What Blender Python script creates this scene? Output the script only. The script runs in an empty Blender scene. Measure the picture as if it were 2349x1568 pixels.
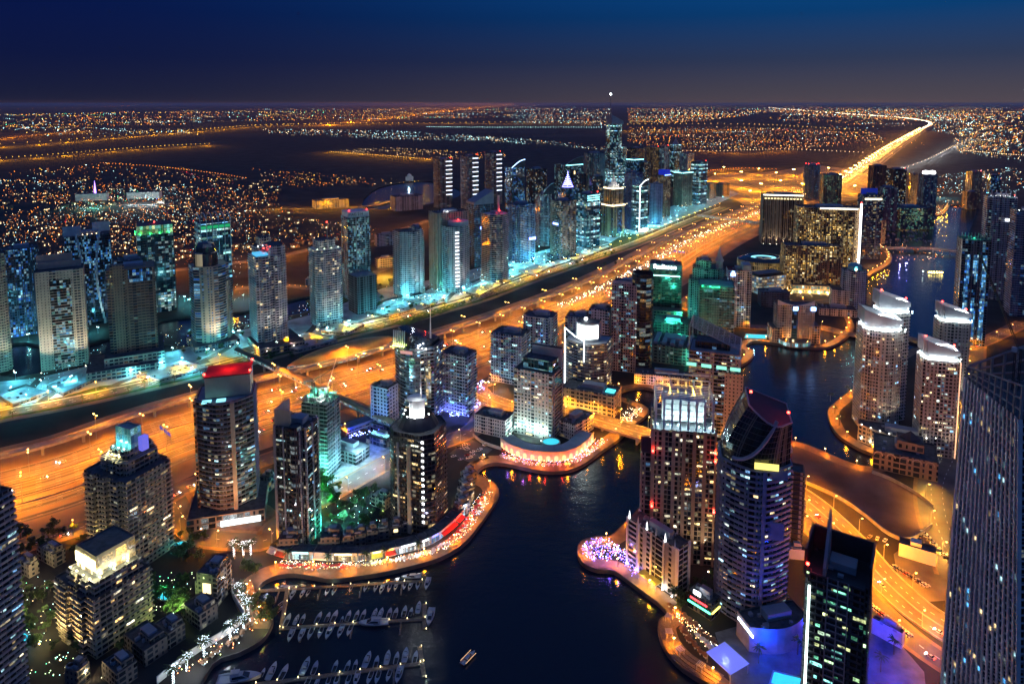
import bpy, math, random
from mathutils import Vector, Matrix
from mathutils.geometry import tessellate_polygon
random.seed(7)
R = math.radians
SC = bpy.context.scene
COL = SC.collection
# ------------------------------------------------------------------ camera
CAM_H, LENS, PITCH, IMG_W, IMG_H, HORIZON = 320.0, 24.0, R(5.7), 2349.0, 1568.0, 237.0
FPX = LENS / 36.0 * IMG_W
PRIN_Y = HORIZON + FPX * math.tan(PITCH)
cam_data = bpy.data.cameras.new('camera')
cam = bpy.data.objects.new('camera', cam_data)
COL.objects.link(cam)
cam.location = (0, 0, CAM_H)
cam.rotation_euler = (math.pi / 2 - PITCH, 0, 0)
cam_data.lens = LENS
cam_data.sensor_width = 36.0
cam_data.shift_y = -(IMG_H / 2 - PRIN_Y) / IMG_W
cam_data.clip_start = 1.0
cam_data.clip_end = 200000.0
SC.camera = cam
# ------------------------------------------------------------------ world: blue dusk sky
world = bpy.data.worlds.new('World')
SC.world = world
world.use_nodes = True
wn, wl = world.node_tree.nodes, world.node_tree.links
wn.clear()
w_out = wn.new('ShaderNodeOutputWorld')
w_bg = wn.new('ShaderNodeBackground')
w_geo = wn.new('ShaderNodeTexCoord')
w_sep = wn.new('ShaderNodeSeparateXYZ')
wl.new(w_geo.outputs['Generated'], w_sep.inputs[0])


def w_ramp(stops):
    r = wn.new('ShaderNodeValToRGB')
    while len(r.color_ramp.elements) < len(stops):
        r.color_ramp.elements.new(0.5)
    for e, (p, c) in zip(r.color_ramp.elements, stops):
        e.position = p
        e.color = (*c, 1)
    return r


w_l = w_ramp([(0.0, (.010, .011, .030)), (0.02, (.007, .0095, .034)), (0.06, (.0035, .007, .040)), (0.12, (.002, .0065, .050)), (0.2, (.0015, .010, .075)), (0.36, (.004, .04, .20)), (0.7, (.022, .055, .17))])
w_r = w_ramp([(0.0, (.066, .052, .064)), (0.02, (.052, .047, .066)), (0.06, (.022, .034, .076)), (0.12, (.002, .038, .135)), (0.2, (.001, .062, .24)), (0.36, (.004, .06, .30)), (0.7, (.025, .065, .21))])
w_map = wn.new('ShaderNodeMapRange')
w_map.inputs[1].default_value = -0.62
w_map.inputs[2].default_value = 0.62
w_map.interpolation_type = 'SMOOTHSTEP'
wl.new(w_sep.outputs[0], w_map.inputs[0])
for r_ in (w_l, w_r):
    wl.new(w_sep.outputs[2], r_.inputs[0])
w_mix = wn.new('ShaderNodeMix')
w_mix.data_type = 'RGBA'
wl.new(w_map.outputs[0], w_mix.inputs[0])
wl.new(w_l.outputs[0], w_mix.inputs[6])
wl.new(w_r.outputs[0], w_mix.inputs[7])
w_sky = wn.new('ShaderNodeTexSky')          # last trace of twilight, sun well below the horizon
w_sky.sky_type = 'NISHITA'
w_sky.sun_disc = False
w_sky.sun_elevation = R(-6)
w_sky.sun_rotation = R(75)
w_add = wn.new('ShaderNodeMix')
w_add.data_type = 'RGBA'
w_add.blend_type = 'ADD'
w_add.inputs[0].default_value = 0.03
wl.new(w_mix.outputs[2], w_add.inputs[6])
wl.new(w_sky.outputs[0], w_add.inputs[7])
wl.new(w_add.outputs[2], w_bg.inputs[0])
w_bg.inputs[1].default_value = 1.0
wl.new(w_bg.outputs[0], w_out.inputs[0])
# ------------------------------------------------------------------ exposure and sampling
SC.view_settings.view_transform = 'Standard'
SC.view_settings.look = 'None'
SC.view_settings.exposure = 0.3
SC.view_settings.gamma = 1.0
SC.render.engine = 'CYCLES'
SC.cycles.use_light_tree = True
SC.cycles.max_bounces = 4
SC.cycles.diffuse_bounces = 2
SC.cycles.glossy_bounces = 2
SC.cycles.sample_clamp_indirect = 2.0
SC.cycles.use_denoising = True
SC.cycles.denoiser = 'OPENIMAGEDENOISE'
SC.cycles.use_adaptive_sampling = False


# ------------------------------------------------------------------ pixel <-> world measuring
def ray(x, y):
    X, Y = (x - IMG_W / 2) / FPX, -(y - PRIN_Y) / FPX
    c, s = math.cos(PITCH), math.sin(PITCH)
    return Vector((X, c + Y * s, -s + Y * c))


def at(x, y, z=0.0):
    d = ray(x, max(y, HORIZON + 1.2))
    t = (z - CAM_H) / d.z
    return Vector((d.x * t, d.y * t, z))


def proj(p):
    c, s = math.cos(PITCH), math.sin(PITCH)
    v = Vector(p) - Vector((0, 0, CAM_H))
    zf = v.y * c - v.z * s
    up = v.y * s + v.z * c
    return IMG_W / 2 + FPX * v.x / zf, PRIN_Y - FPX * up / zf


def spline(pts, n=6, closed=False):
    out, L = [], len(pts)
    rng = L if closed else L - 1
    for i in range(rng):
        if closed:
            p = [pts[(i + k) % L] for k in (-1, 0, 1, 2)]
        else:
            p = [pts[max(0, i - 1)], pts[i], pts[i + 1], pts[min(L - 1, i + 2)]]
        p = [Vector(q) for q in p]
        for j in range(n):
            t = j / n
            out.append(0.5 * (2 * p[1] + (p[2] - p[0]) * t + (2 * p[0] - 5 * p[1] + 4 * p[2] - p[3]) * t * t + (3 * p[1] - p[0] - 3 * p[2] + p[3]) * t ** 3))
    if not closed:
        out.append(Vector(pts[-1]))
    return out


def wpts(px, z=0.0):
    return [at(x, y, z) for x, y in px]


def offset_line(pts, d):
    """Points shifted sideways by d metres, to the right of travel."""
    out = []
    for i, p in enumerate(pts):
        a, b = pts[max(0, i - 1)], pts[min(len(pts) - 1, i + 1)]
        t = (b - a)
        t.z = 0
        t.normalize()
        out.append(p + Vector((t.y, -t.x, 0)) * d)
    return out


def walk(pts, step, start=0.0):
    """(point, heading) every `step` metres along a polyline."""
    out, acc = [], start
    for a, b in zip(pts, pts[1:]):
        L = (b - a).length
        if L < 1e-6:
            continue
        h = math.atan2(b.y - a.y, b.x - a.x)
        while acc < L:
            out.append((a + (b - a) * (acc / L), h))
            acc += step
        acc -= L
    return out


# ------------------------------------------------------------------ objects
def tag(o, label=None, cat=None, group=None, kind=None):
    if label:
        o['label'] = label
    if cat:
        o['category'] = cat
    if group:
        o['group'] = group
    if kind:
        o['kind'] = kind
    return o


def empty(name, loc=(0, 0, 0), rz=0.0, label=None, cat=None, group=None):
    o = bpy.data.objects.new(name, None)
    o.empty_display_size = 1
    COL.objects.link(o)
    o.location = loc
    o.rotation_euler = (0, 0, rz)
    return tag(o, label, cat, group)


def link(name, mesh, parent=None, loc=None, rz=None, scale=None):
    o = bpy.data.objects.new(name, mesh)
    COL.objects.link(o)
    if parent:
        o.parent = parent
    if loc is not None:
        o.location = loc
    if rz is not None:
        o.rotation_euler = (0, 0, rz)
    if scale is not None:
        o.scale = scale
    return o


def dup(root, loc, rz=0.0, scale=None, label=None):
    r = root.copy()
    COL.objects.link(r)
    r.location = loc
    r.rotation_euler = (0, 0, rz)
    if scale:
        r.scale = scale if not isinstance(scale, (int, float)) else (scale,) * 3
    if label:
        r['label'] = label
    for ch in root.children:
        c = ch.copy()
        COL.objects.link(c)
        c.parent = r
        for g in ch.children:
            d = g.copy()
            COL.objects.link(d)
            d.parent = c
    return r


class MB:
    def __init__(self):
        self.v, self.f, self.m, self.uv = [], [], [], []

    def face(self, pts, m=0, uv=None):
        n = len(self.v)
        self.v.extend([tuple(p) for p in pts])
        self.f.append(tuple(range(n, n + len(pts))))
        self.m.append(m)
        self.uv.extend(uv if uv else [(0.0, 0.0)] * len(pts))

    def box(self, c, s, rz=0.0, m=0):
        cx, cy, cz = c
        hx, hy, hz = s[0] / 2, s[1] / 2, s[2] / 2
        co, si = math.cos(rz), math.sin(rz)
        P = []
        for dz in (-hz, hz):
            for dx, dy in ((-hx, -hy), (hx, -hy), (hx, hy), (-hx, hy)):
                P.append((cx + dx * co - dy * si, cy + dx * si + dy * co, cz + dz))
        for q in ((0, 1, 5, 4), (1, 2, 6, 5), (2, 3, 7, 6), (3, 0, 4, 7), (4, 5, 6, 7), (3, 2, 1, 0)):
            self.face([P[i] for i in q], m, [(P[i][0] + P[i][1], P[i][2]) for i in q])

    def ring(self, poly, z0, z1, m=0, bay=0.0, poly1=None, flip=False):
        """Side walls of a prism, uv in metres (u along the perimeter, v up)."""
        n, u = len(poly), 0.0
        q = poly1 or poly
        for i in range(n):
            a, b = poly[i], poly[(i + 1) % n]
            a1, b1 = q[i], q[(i + 1) % n]
            L = math.hypot(b[0] - a[0], b[1] - a[1])
            LU = L
            if bay and L > 1.6 * bay:
                u = math.ceil(u / bay) * bay
                LU = max(1, round(L / bay)) * bay
            pts = [(a[0], a[1], z0), (b[0], b[1], z0), (b1[0], b1[1], z1), (a1[0], a1[1], z1)]
            uvs = [(u, z0), (u + LU, z0), (u + LU, z1), (u, z1)]
            if flip:
                pts, uvs = pts[::-1], uvs[::-1]
            self.face(pts, m, uvs)
            u += LU

    def cap(self, poly, z, m=0, down=False):
        p = [(x[0], x[1], z) for x in poly]
        if down:
            p = p[::-1]
        self.face(p, m, [(x[0], x[1]) for x in p])

    def prism(self, poly, z0, z1, m=0, mt=None, bay=0.0, bottom=False):
        self.ring(poly, z0, z1, m, bay)
        self.cap(poly, z1, m if mt is None else mt)
        if bottom:
            self.cap(poly, z0, m, True)

    def roofed(self, poly, z0, z1, m=0, mt=1, bay=0.0, par=1.3, inset=0.6):
        """Prism with a parapet round a sunken roof."""
        self.ring(poly, z0, z1, m, bay)
        inn = inset_poly(poly, inset)
        n = len(poly)
        for i in range(n):
            a, b, c, d = poly[i], poly[(i + 1) % n], inn[(i + 1) % n], inn[i]
            self.face([(a[0], a[1], z1), (b[0], b[1], z1), (c[0], c[1], z1), (d[0], d[1], z1)], mt)
        self.ring(inn, z1 - par, z1, mt, 0, flip=True)
        self.cap(inn, z1 - par, mt)

    def rooftop(self, poly, z1, par=1.3, inset=0.6, m=0):
        inn = inset_poly(poly, inset)
        n = len(poly)
        for i in range(n):
            a, b, c, d = poly[i], poly[(i + 1) % n], inn[(i + 1) % n], inn[i]
            self.face([(a[0], a[1], z1), (b[0], b[1], z1), (c[0], c[1], z1), (d[0], d[1], z1)], m)
        self.ring(inn, z1 - par, z1, m, 0, flip=True)
        self.cap(inn, z1 - par, m)

    def tube(self, pts, r, n=6, m=0, r1=None):
        r1 = r if r1 is None else r1
        pts = [Vector(p) for p in pts]
        rings = []
        for i, p in enumerate(pts):
            t = pts[min(i + 1, len(pts) - 1)] - pts[max(i - 1, 0)]
            t.normalize()
            a = t.cross(Vector((0, 0, 1))) if abs(t.z) < .95 else t.cross(Vector((1, 0, 0)))
            a.normalize()
            b = t.cross(a)
            rr = r + (r1 - r) * i / max(1, len(pts) - 1)
            rings.append([p + (a * math.cos(2 * math.pi * k / n) + b * math.sin(2 * math.pi * k / n)) * rr for k in range(n)])
        for A, B in zip(rings, rings[1:]):
            for k in range(n):
                self.face([A[k], B[k], B[(k + 1) % n], A[(k + 1) % n]], m)
        self.face(rings[-1], m)
        self.face(rings[0][::-1], m)

    def lathe(self, prof, n=12, c=(0, 0), m=0):
        for (r0, z0), (r1, z1) in zip(prof, prof[1:]):
            for k in range(n):
                a, b = 2 * math.pi * k / n, 2 * math.pi * (k + 1) / n
                pts = [(c[0] + r0 * math.cos(a), c[1] + r0 * math.sin(a), z0), (c[0] + r0 * math.cos(b), c[1] + r0 * math.sin(b), z0),
                       (c[0] + r1 * math.cos(b), c[1] + r1 * math.sin(b), z1), (c[0] + r1 * math.cos(a), c[1] + r1 * math.sin(a), z1)]
                if r0 < 1e-6:
                    pts = pts[1:]
                elif r1 < 1e-6:
                    pts = pts[:3]
                self.face(pts, m, [(r0 * a, z0)] * len(pts))

    def mesh(self, name, mats):
        me = bpy.data.meshes.new(name)
        me.from_pydata(self.v, [], self.f)
        for m in (mats if isinstance(mats, (list, tuple)) else [mats]):
            me.materials.append(m)
        me.polygons.foreach_set('material_index', self.m)
        uvl = me.uv_layers.new(name='UVMap')
        uvl.data.foreach_set('uv', [c for p in self.uv for c in p])
        me.update()
        return me

    def build(self, name, mats, parent=None, **kw):
        return link(name, self.mesh(name, mats), parent, **kw)


def inset_poly(poly, d):
    n, out = len(poly), []
    for i in range(n):
        p0, p1, p2 = poly[i - 1], poly[i], poly[(i + 1) % n]
        a = Vector((p1[0] - p0[0], p1[1] - p0[1]))
        b = Vector((p2[0] - p1[0], p2[1] - p1[1]))
        if a.length < 1e-6 or b.length < 1e-6:
            out.append((p1[0], p1[1]))
            continue
        a.normalize()
        b.normalize()
        n1, n2 = Vector((-a.y, a.x)), Vector((-b.y, b.x))
        k = n1 + n2
        if k.length < 1e-3:
            k = n1
        k = k / max(0.35, k.dot(k) / 2)
        out.append((p1[0] + k.x * d, p1[1] + k.y * d))
    return out


def ccw(poly):
    a = sum(poly[i - 1][0] * poly[i][1] - poly[i][0] * poly[i - 1][1] for i in range(len(poly)))
    return poly if a > 0 else poly[::-1]


def in_poly(x, y, poly):
    c = False
    for i in range(len(poly)):
        (x0, y0), (x1, y1) = poly[i - 1][:2], poly[i][:2]
        if (y0 > y) != (y1 > y) and x < (x1 - x0) * (y - y0) / (y1 - y0) + x0:
            c = not c
    return c
# ------------------------------------------------------------------ materials
MATS = {}


def pmat(name, col, rough=0.7, spec=0.4, metal=0.0, vary=0.25, scale=0.15, bump=0.0, bscale=1.0, alpha=None):
    """Plain procedural surface: a colour broken up by world-scale noise."""
    if name in MATS:
        return MATS[name]
    m = bpy.data.materials.new(name)
    m.use_nodes = True
    N, Lk = m.node_tree.nodes, m.node_tree.links
    b = N['Principled BSDF']
    b.inputs['Roughness'].default_value = rough
    b.inputs['Metallic'].default_value = metal
    b.inputs['Specular IOR Level'].default_value = spec
    g = N.new('ShaderNodeNewGeometry')
    nz = N.new('ShaderNodeTexNoise')
    nz.inputs['Scale'].default_value = scale
    nz.inputs['Detail'].default_value = 5
    Lk.new(g.outputs['Position'], nz.inputs['Vector'])
    r = N.new('ShaderNodeValToRGB')
    r.color_ramp.elements[0].position = 0.3
    r.color_ramp.elements[1].position = 0.7
    r.color_ramp.elements[0].color = (*[c * (1 - vary) for c in col], 1)
    r.color_ramp.elements[1].color = (*[min(1, c * (1 + vary)) for c in col], 1)
    Lk.new(nz.outputs['Fac'], r.inputs[0])
    Lk.new(r.outputs[0], b.inputs['Base Color'])
    if bump:
        n2 = N.new('ShaderNodeTexNoise')
        n2.inputs['Scale'].default_value = bscale
        Lk.new(g.outputs['Position'], n2.inputs['Vector'])
        bp = N.new('ShaderNodeBump')
        bp.inputs['Strength'].default_value = bump
        Lk.new(n2.outputs['Fac'], bp.inputs['Height'])
        Lk.new(bp.outputs[0], b.inputs['Normal'])
    MATS[name] = m
    return m


def emat(name, col, s, sampled=False):
    """Something that gives off light itself: lamp, lit window, sign."""
    if name in MATS:
        return MATS[name]
    m = bpy.data.materials.new(name)
    m.use_nodes = True
    b = m.node_tree.nodes['Principled BSDF']
    b.inputs['Base Color'].default_value = (*[c * .3 for c in col], 1)
    b.inputs['Emission Color'].default_value = (*col, 1)
    b.inputs['Emission Strength'].default_value = s
    m.cycles.emission_sampling = 'AUTO' if sampled else 'NONE'
    MATS[name] = m
    return m


PAL = {
    'warm': [(1, .62, .22), (1, .78, .42), (1, .88, .62), (.95, .95, .7), (1, .70, .3)],
    'gold': [(1, .55, .12), (1, .66, .22), (1, .72, .3), (1, .8, .45), (1, .6, .15)],
    'cool': [(.35, .80, 1), (.55, .95, 1), (.2, .6, 1), (.75, 1, .95), (.4, 1, .85)],
    'mix': [(1, .72, .34), (.5, .9, 1), (1, .86, .55), (.85, 1, .9), (.25, .55, 1)],
    'blue': [(.1, .45, 1), (.25, .65, 1), (.05, .25, 1), (.5, .85, 1), (.15, .5, 1)],
    'green': [(.25, 1, .6), (.6, 1, .5), (.9, 1, .45), (.3, .95, .85), (.7, 1, .7)],
    'white': [(.8, .95, 1), (.9, 1, 1), (.7, .9, 1), (1, .98, .9), (.6, .85, 1)],
}
FAC_N = [0]


def facade(w, g=(.02, .03, .045), bay=3.2, fl=3.5, a=.18, b0=.28, b1=.9, lit=.14, pal='mix', k=1, es=2.2, rough=.65, grough=.12, band=0.0, blank=.22, open_=.28):
    """Facade: a grid of windows in metres of wall; some rooms behind the glass are lit."""
    key = ('F', w, g, bay, fl, a, b0, b1, lit, pal, k, es, rough, band, blank, open_)
    if key in MATS:
        return MATS[key]
    FAC_N[0] += 1
    m = bpy.data.materials.new('facade_%02d' % FAC_N[0])
    m.use_nodes = True
    m.cycles.emission_sampling = 'NONE'
    N, Lk = m.node_tree.nodes, m.node_tree.links
    B = N['Principled BSDF']

    def mt(op, x, y=None, z=None):
        n = N.new('ShaderNodeMath')
        n.operation = op
        for i, q in enumerate((x, y, z)):
            if q is None:
                continue
            if isinstance(q, (int, float)):
                n.inputs[i].default_value = q
            else:
                Lk.new(q, n.inputs[i])
        return n.outputs[0]
    uv = N.new('ShaderNodeUVMap')
    sp = N.new('ShaderNodeSeparateXYZ')
    Lk.new(uv.outputs[0], sp.inputs[0])
    cu, cv = mt('DIVIDE', sp.outputs[0], bay), mt('DIVIDE', sp.outputs[1], fl)
    fu, fv = mt('FRACT', cu), mt('FRACT', cv)
    iu, iv = mt('FLOOR', mt('DIVIDE', cu, float(k))), mt('FLOOR', cv)
    # every bay has its own character: blank stair walls, ordinary windows, deep glazed or balcony strips
    cn = N.new('ShaderNodeTexWhiteNoise')
    cn.noise_dimensions = '1D'
    Lk.new(mt('ADD', mt('FLOOR', cu), FAC_N[0] * 7.31), cn.inputs['W'])
    solid, deep = mt('LESS_THAN', cn.outputs['Value'], blank), mt('GREATER_THAN', cn.outputs['Value'], 1 - open_)
    ma = mt('ADD', a, mt('SUBTRACT', mt('MULTIPLY', solid, max(0, .36 - a)), mt('MULTIPLY', deep, a * .8)))
    mb0 = mt('SUBTRACT', b0, mt('MULTIPLY', deep, b0 * .55))
    mask = mt('MULTIPLY', mt('MULTIPLY', mt('GREATER_THAN', fu, ma), mt('LESS_THAN', fu, mt('SUBTRACT', 1.0, ma))), mt('MULTIPLY', mt('GREATER_THAN', fv, mb0), mt('LESS_THAN', fv, b1)))
    oi = N.new('ShaderNodeObjectInfo')
    cb = N.new('ShaderNodeCombineXYZ')
    Lk.new(iu, cb.inputs[0])
    Lk.new(iv, cb.inputs[1])
    cb.inputs[2].default_value = FAC_N[0] * 3.7
    wn_ = N.new('ShaderNodeTexWhiteNoise')
    wn_.noise_dimensions = '4D'
    Lk.new(cb.outputs[0], wn_.inputs['Vector'])
    Lk.new(mt('MULTIPLY', oi.outputs['Random'], 91.0), wn_.inputs['W'])
    sc = N.new('ShaderNodeSeparateColor')
    Lk.new(wn_.outputs['Color'], sc.inputs[0])
    # whole floors or stacks of rooms tend to be lit together
    nz = N.new('ShaderNodeTexNoise')
    nz.inputs['Scale'].default_value = .11
    nz.inputs['Detail'].default_value = 1
    Lk.new(cb.outputs[0], nz.inputs['Vector'])
    thr = mt('MULTIPLY', mt('POWER', nz.outputs['Fac'], 2.0), lit * 4.0)
    if band:
        w1 = N.new('ShaderNodeTexWhiteNoise')
        w1.noise_dimensions = '1D'
        Lk.new(mt('ADD', iv, FAC_N[0] * 13.1), w1.inputs['W'])
        thr = mt('ADD', thr, mt('MULTIPLY', mt('LESS_THAN', w1.outputs['Value'], band), .75))
    on = mt('MULTIPLY', mask, mt('LESS_THAN', wn_.outputs['Value'], thr))
    # curtains, furniture and lamps break up the light in a room
    rn = N.new('ShaderNodeTexNoise')
    rn.inputs['Scale'].default_value = 0.9
    rn.inputs['Detail'].default_value = 3
    Lk.new(uv.outputs[0], rn.inputs['Vector'])
    room = mt('POWER', mt('MULTIPLY', rn.outputs['Fac'], 1.7), 2.5)
    bright = mt('MULTIPLY', mt('ADD', mt('POWER', sc.outputs[0], 2.5), .10), es)
    cr = N.new('ShaderNodeValToRGB')
    cr.color_ramp.interpolation = 'CONSTANT'
    P = PAL[pal]
    while len(cr.color_ramp.elements) < len(P):
        cr.color_ramp.elements.new(.5)
    for i, c in enumerate(P):
        cr.color_ramp.elements[i].position = i / len(P)
        cr.color_ramp.elements[i].color = (*c, 1)
    Lk.new(sc.outputs[1], cr.inputs[0])
    Lk.new(cr.outputs[0], B.inputs['Emission Color'])
    Lk.new(mt('MULTIPLY', mt('MULTIPLY', on, room), bright), B.inputs['Emission Strength'])
    # wall colour with weather and panel variation
    gp = N.new('ShaderNodeNewGeometry')
    wz = N.new('ShaderNodeTexNoise')
    wz.inputs['Scale'].default_value = .09
    wz.inputs['Detail'].default_value = 6
    Lk.new(gp.outputs['Position'], wz.inputs['Vector'])
    wr = N.new('ShaderNodeValToRGB')
    wr.color_ramp.elements[0].color = (*[c * .8 for c in w], 1)
    wr.color_ramp.elements[1].color = (*[min(1, c * 1.15) for c in w], 1)
    wr.color_ramp.elements[0].position = .3
    wr.color_ramp.elements[1].position = .7
    Lk.new(wz.outputs['Fac'], wr.inputs[0])
    gl = N.new('ShaderNodeMix')
    gl.data_type = 'RGBA'
    Lk.new(sc.outputs[2], gl.inputs[0])
    gl.inputs[6].default_value = (*[c * .5 for c in g], 1)
    gl.inputs[7].default_value = (*[c * 1.7 for c in g], 1)
    mx = N.new('ShaderNodeMix')
    mx.data_type = 'RGBA'
    Lk.new(mask, mx.inputs[0])
    Lk.new(wr.outputs[0], mx.inputs[6])
    Lk.new(gl.outputs[2], mx.inputs[7])
    Lk.new(mx.outputs[2], B.inputs['Base Color'])
    Lk.new(mt('ADD', mt('MULTIPLY', mask, grough - rough), rough), B.inputs['Roughness'])
    Lk.new(mt('ADD', mt('MULTIPLY', mask, .3), .4), B.inputs['Specular IOR Level'])
    bp = N.new('ShaderNodeBump')
    bp.inputs['Strength'].default_value = .6
    bp.inputs['Distance'].default_value = .35
    bp.invert = True
    Lk.new(mask, bp.inputs['Height'])
    Lk.new(bp.outputs[0], B.inputs['Normal'])
    MATS[key] = m
    return m


# lit-window panes used for the single windows of the nearer towers
def pane_mats():
    out = {}
    for p, cols in PAL.items():
        out[p] = []
        for i, c in enumerate(cols):
            for s in (.3, .8, 2.0):
                m = bpy.data.materials.new('lit_pane_%s_%d' % (p, i))
                m.use_nodes = True
                m.cycles.emission_sampling = 'NONE'
                N, Lk = m.node_tree.nodes, m.node_tree.links
                b = N['Principled BSDF']
                b.inputs['Base Color'].default_value = (.05, .05, .05, 1)
                b.inputs['Roughness'].default_value = .15
                g = N.new('ShaderNodeNewGeometry')
                z = N.new('ShaderNodeTexNoise')
                z.inputs['Scale'].default_value = .8
                z.inputs['Detail'].default_value = 2
                Lk.new(g.outputs['Position'], z.inputs['Vector'])
                r = N.new('ShaderNodeMapRange')
                r.inputs[1].default_value, r.inputs[2].default_value = .35, .7
                r.inputs[3].default_value, r.inputs[4].default_value = .15 * s, 1.4 * s
                Lk.new(z.outputs['Fac'], r.inputs[0])
                b.inputs['Emission Color'].default_value = (*c, 1)
                Lk.new(r.outputs[0], b.inputs['Emission Strength'])
                out[p].append(m)
    return out


PANES = pane_mats()
M_ROOF = pmat('roof_membrane', (.09, .09, .095), .85, vary=.4, scale=.3)
M_CONC = pmat('concrete', (.30, .29, .27), .8)
M_WHITE = pmat('white_render', (.62, .61, .58), .6, vary=.12)
M_BEIGE = pmat('beige_render', (.46, .38, .28), .75, vary=.12)
M_BROWN = pmat('brown_stone', (.27, .17, .10), .7, vary=.15)
M_DARK = pmat('dark_cladding', (.03, .03, .035), .4, vary=.3)
M_METAL = pmat('grey_metal', (.35, .36, .37), .35, metal=.7, vary=.15)
M_DGLASS = pmat('dark_glass', (.012, .018, .028), .08, spec=.7, vary=.3)
M_GREYW = pmat('grey_render', (.33, .33, .35), .7, vary=.12)
M_ASPH = pmat('asphalt', (.085, .08, .075), .8, vary=.45, scale=.045)
M_LANE = None
M_ASPH2 = pmat('worn_asphalt', (.13, .12, .11), .8, vary=.4, scale=.05)
M_SAND = pmat('sand', (.27, .20, .13), .95, vary=.45, scale=.02)
M_SOIL = pmat('dark_soil', (.035, .032, .028), .95, vary=.6, scale=.015)
M_PAVE = pmat('promenade_paving', (.22, .14, .08), .7, vary=.2, scale=.25)
M_PAVE2 = pmat('pale_paving', (.42, .43, .43), .75, vary=.4, scale=.05)
M_GRASS = pmat('grass', (.035, .075, .018), .95, vary=.5, scale=.25)
M_WHITEP = pmat('road_paint', (.7, .7, .68), .6, vary=.15)
M_TRUNK = pmat('bark', (.12, .085, .05), .9)
M_LEAF = pmat('leaves', (.05, .095, .03), .7, vary=.6, scale=.6)
M_LEAF2 = pmat('palm_leaves', (.06, .09, .03), .6, vary=.5, scale=.9)
M_WOOD = pmat('deck_wood', (.20, .15, .11), .8, vary=.3, scale=1.2)
E_SOD = emat('sodium_lamp', (1, .50, .10), 30)
E_WLAMP = emat('white_lamp', (.75, .95, 1), 30)
E_RED = emat('red_beacon', (1, .03, .02), 25)
E_WHITE = emat('white_floodlit_panel', (.88, .98, 1), 6)
SOD, YEL, CYA, WHI, BLU, RED, GRN, TEA, WRM, VIO = (1, .285, .004), (1, .38, .0), (.10, .72, .92), (.9, .97, 1), (.0, .035, 1), (1, .04, .02), (.05, 1, .25), (.05, 1, .62), (1, .72, .36), (.45, .12, 1)


def point(name, loc, col, power, parent=None, r=0.6, spot=None, aim=None, blend=.6):
    d = bpy.data.lights.new(name, 'SPOT' if spot else 'POINT')
    d.color = col
    d.energy = power
    d.shadow_soft_size = r
    if spot:
        d.spot_size = R(spot)
        d.spot_blend = blend
    o = bpy.data.objects.new(name, d)
    COL.objects.link(o)
    o.location = loc
    if parent:
        o.parent = parent
    if aim is not None:
        o.rotation_euler = (Vector(aim) - Vector(loc)).to_track_quat('-Z', 'Y').to_euler()
    return o
# ------------------------------------------------------------------ the setting: land, water, roads
def sheet(name, pts, z, m, holes=(), kind='structure', label=None, cat=None):
    loops = [[Vector((p[0], p[1], 0)) for p in pts]] + [[Vector((p[0], p[1], 0)) for p in h] for h in holes]
    flat = [p for l in loops for p in l]
    tris = tessellate_polygon(loops)
    me = bpy.data.meshes.new(name)
    fs = []
    for t in tris:
        a, b, c = (flat[i] for i in t)
        fs.append(t if (b - a).cross(c - a).z > 0 else (t[0], t[2], t[1]))
    me.from_pydata([(p.x, p.y, z) for p in flat], [], fs)
    me.materials.append(m)
    o = link(name, me)
    return tag(o, label, cat, None, kind)


def ribbon_mesh(mb, L, Rr, z, m=0):
    for (a, b), (c, d) in zip(zip(L, Rr), zip(L[1:], Rr[1:])):
        mb.face([(b.x, b.y, z), (d.x, d.y, z), (c.x, c.y, z), (a.x, a.y, z)], m)


def ribbon(name, pts, d0, d1, z, m, kind='structure'):
    """A band along a world polyline between two sideways offsets (metres, right positive)."""
    mb = MB()
    ribbon_mesh(mb, offset_line(pts, d0), offset_line(pts, d1), z)
    o = mb.build(name, m)
    return tag(o, None, None, None, kind)


def dashes(mb, pts, off, z, on=4.0, gap=9.0, w=.35, far=1500):
    L = offset_line(pts, off)
    for p, h in walk(L, on + gap):
        if p.length > far:
            break
        d, s = Vector((math.cos(h), math.sin(h), 0)) * on, Vector((-math.sin(h), math.cos(h), 0)) * w
        mb.face([(q.x, q.y, z) for q in (p - s, p + d - s, p + d + s, p + s)])


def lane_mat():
    """Asphalt with lengthwise light-trail streaks painted into its colour: uv runs along and across the road."""
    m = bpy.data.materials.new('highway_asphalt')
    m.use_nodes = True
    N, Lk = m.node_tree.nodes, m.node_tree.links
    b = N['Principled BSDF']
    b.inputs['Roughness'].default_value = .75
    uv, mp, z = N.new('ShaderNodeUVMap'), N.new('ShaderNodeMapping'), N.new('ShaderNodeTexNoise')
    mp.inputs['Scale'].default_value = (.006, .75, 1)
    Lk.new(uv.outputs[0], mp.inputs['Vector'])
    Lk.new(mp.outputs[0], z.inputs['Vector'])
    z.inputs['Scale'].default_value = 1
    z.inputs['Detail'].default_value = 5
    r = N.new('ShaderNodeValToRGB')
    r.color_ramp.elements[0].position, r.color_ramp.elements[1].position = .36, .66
    r.color_ramp.elements[0].color, r.color_ramp.elements[1].color = (.045, .04, .036, 1), (.27, .25, .22, 1)  # pale bands: traffic light trails put into the road colour
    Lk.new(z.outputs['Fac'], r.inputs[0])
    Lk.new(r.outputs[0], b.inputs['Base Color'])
    return m


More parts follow.
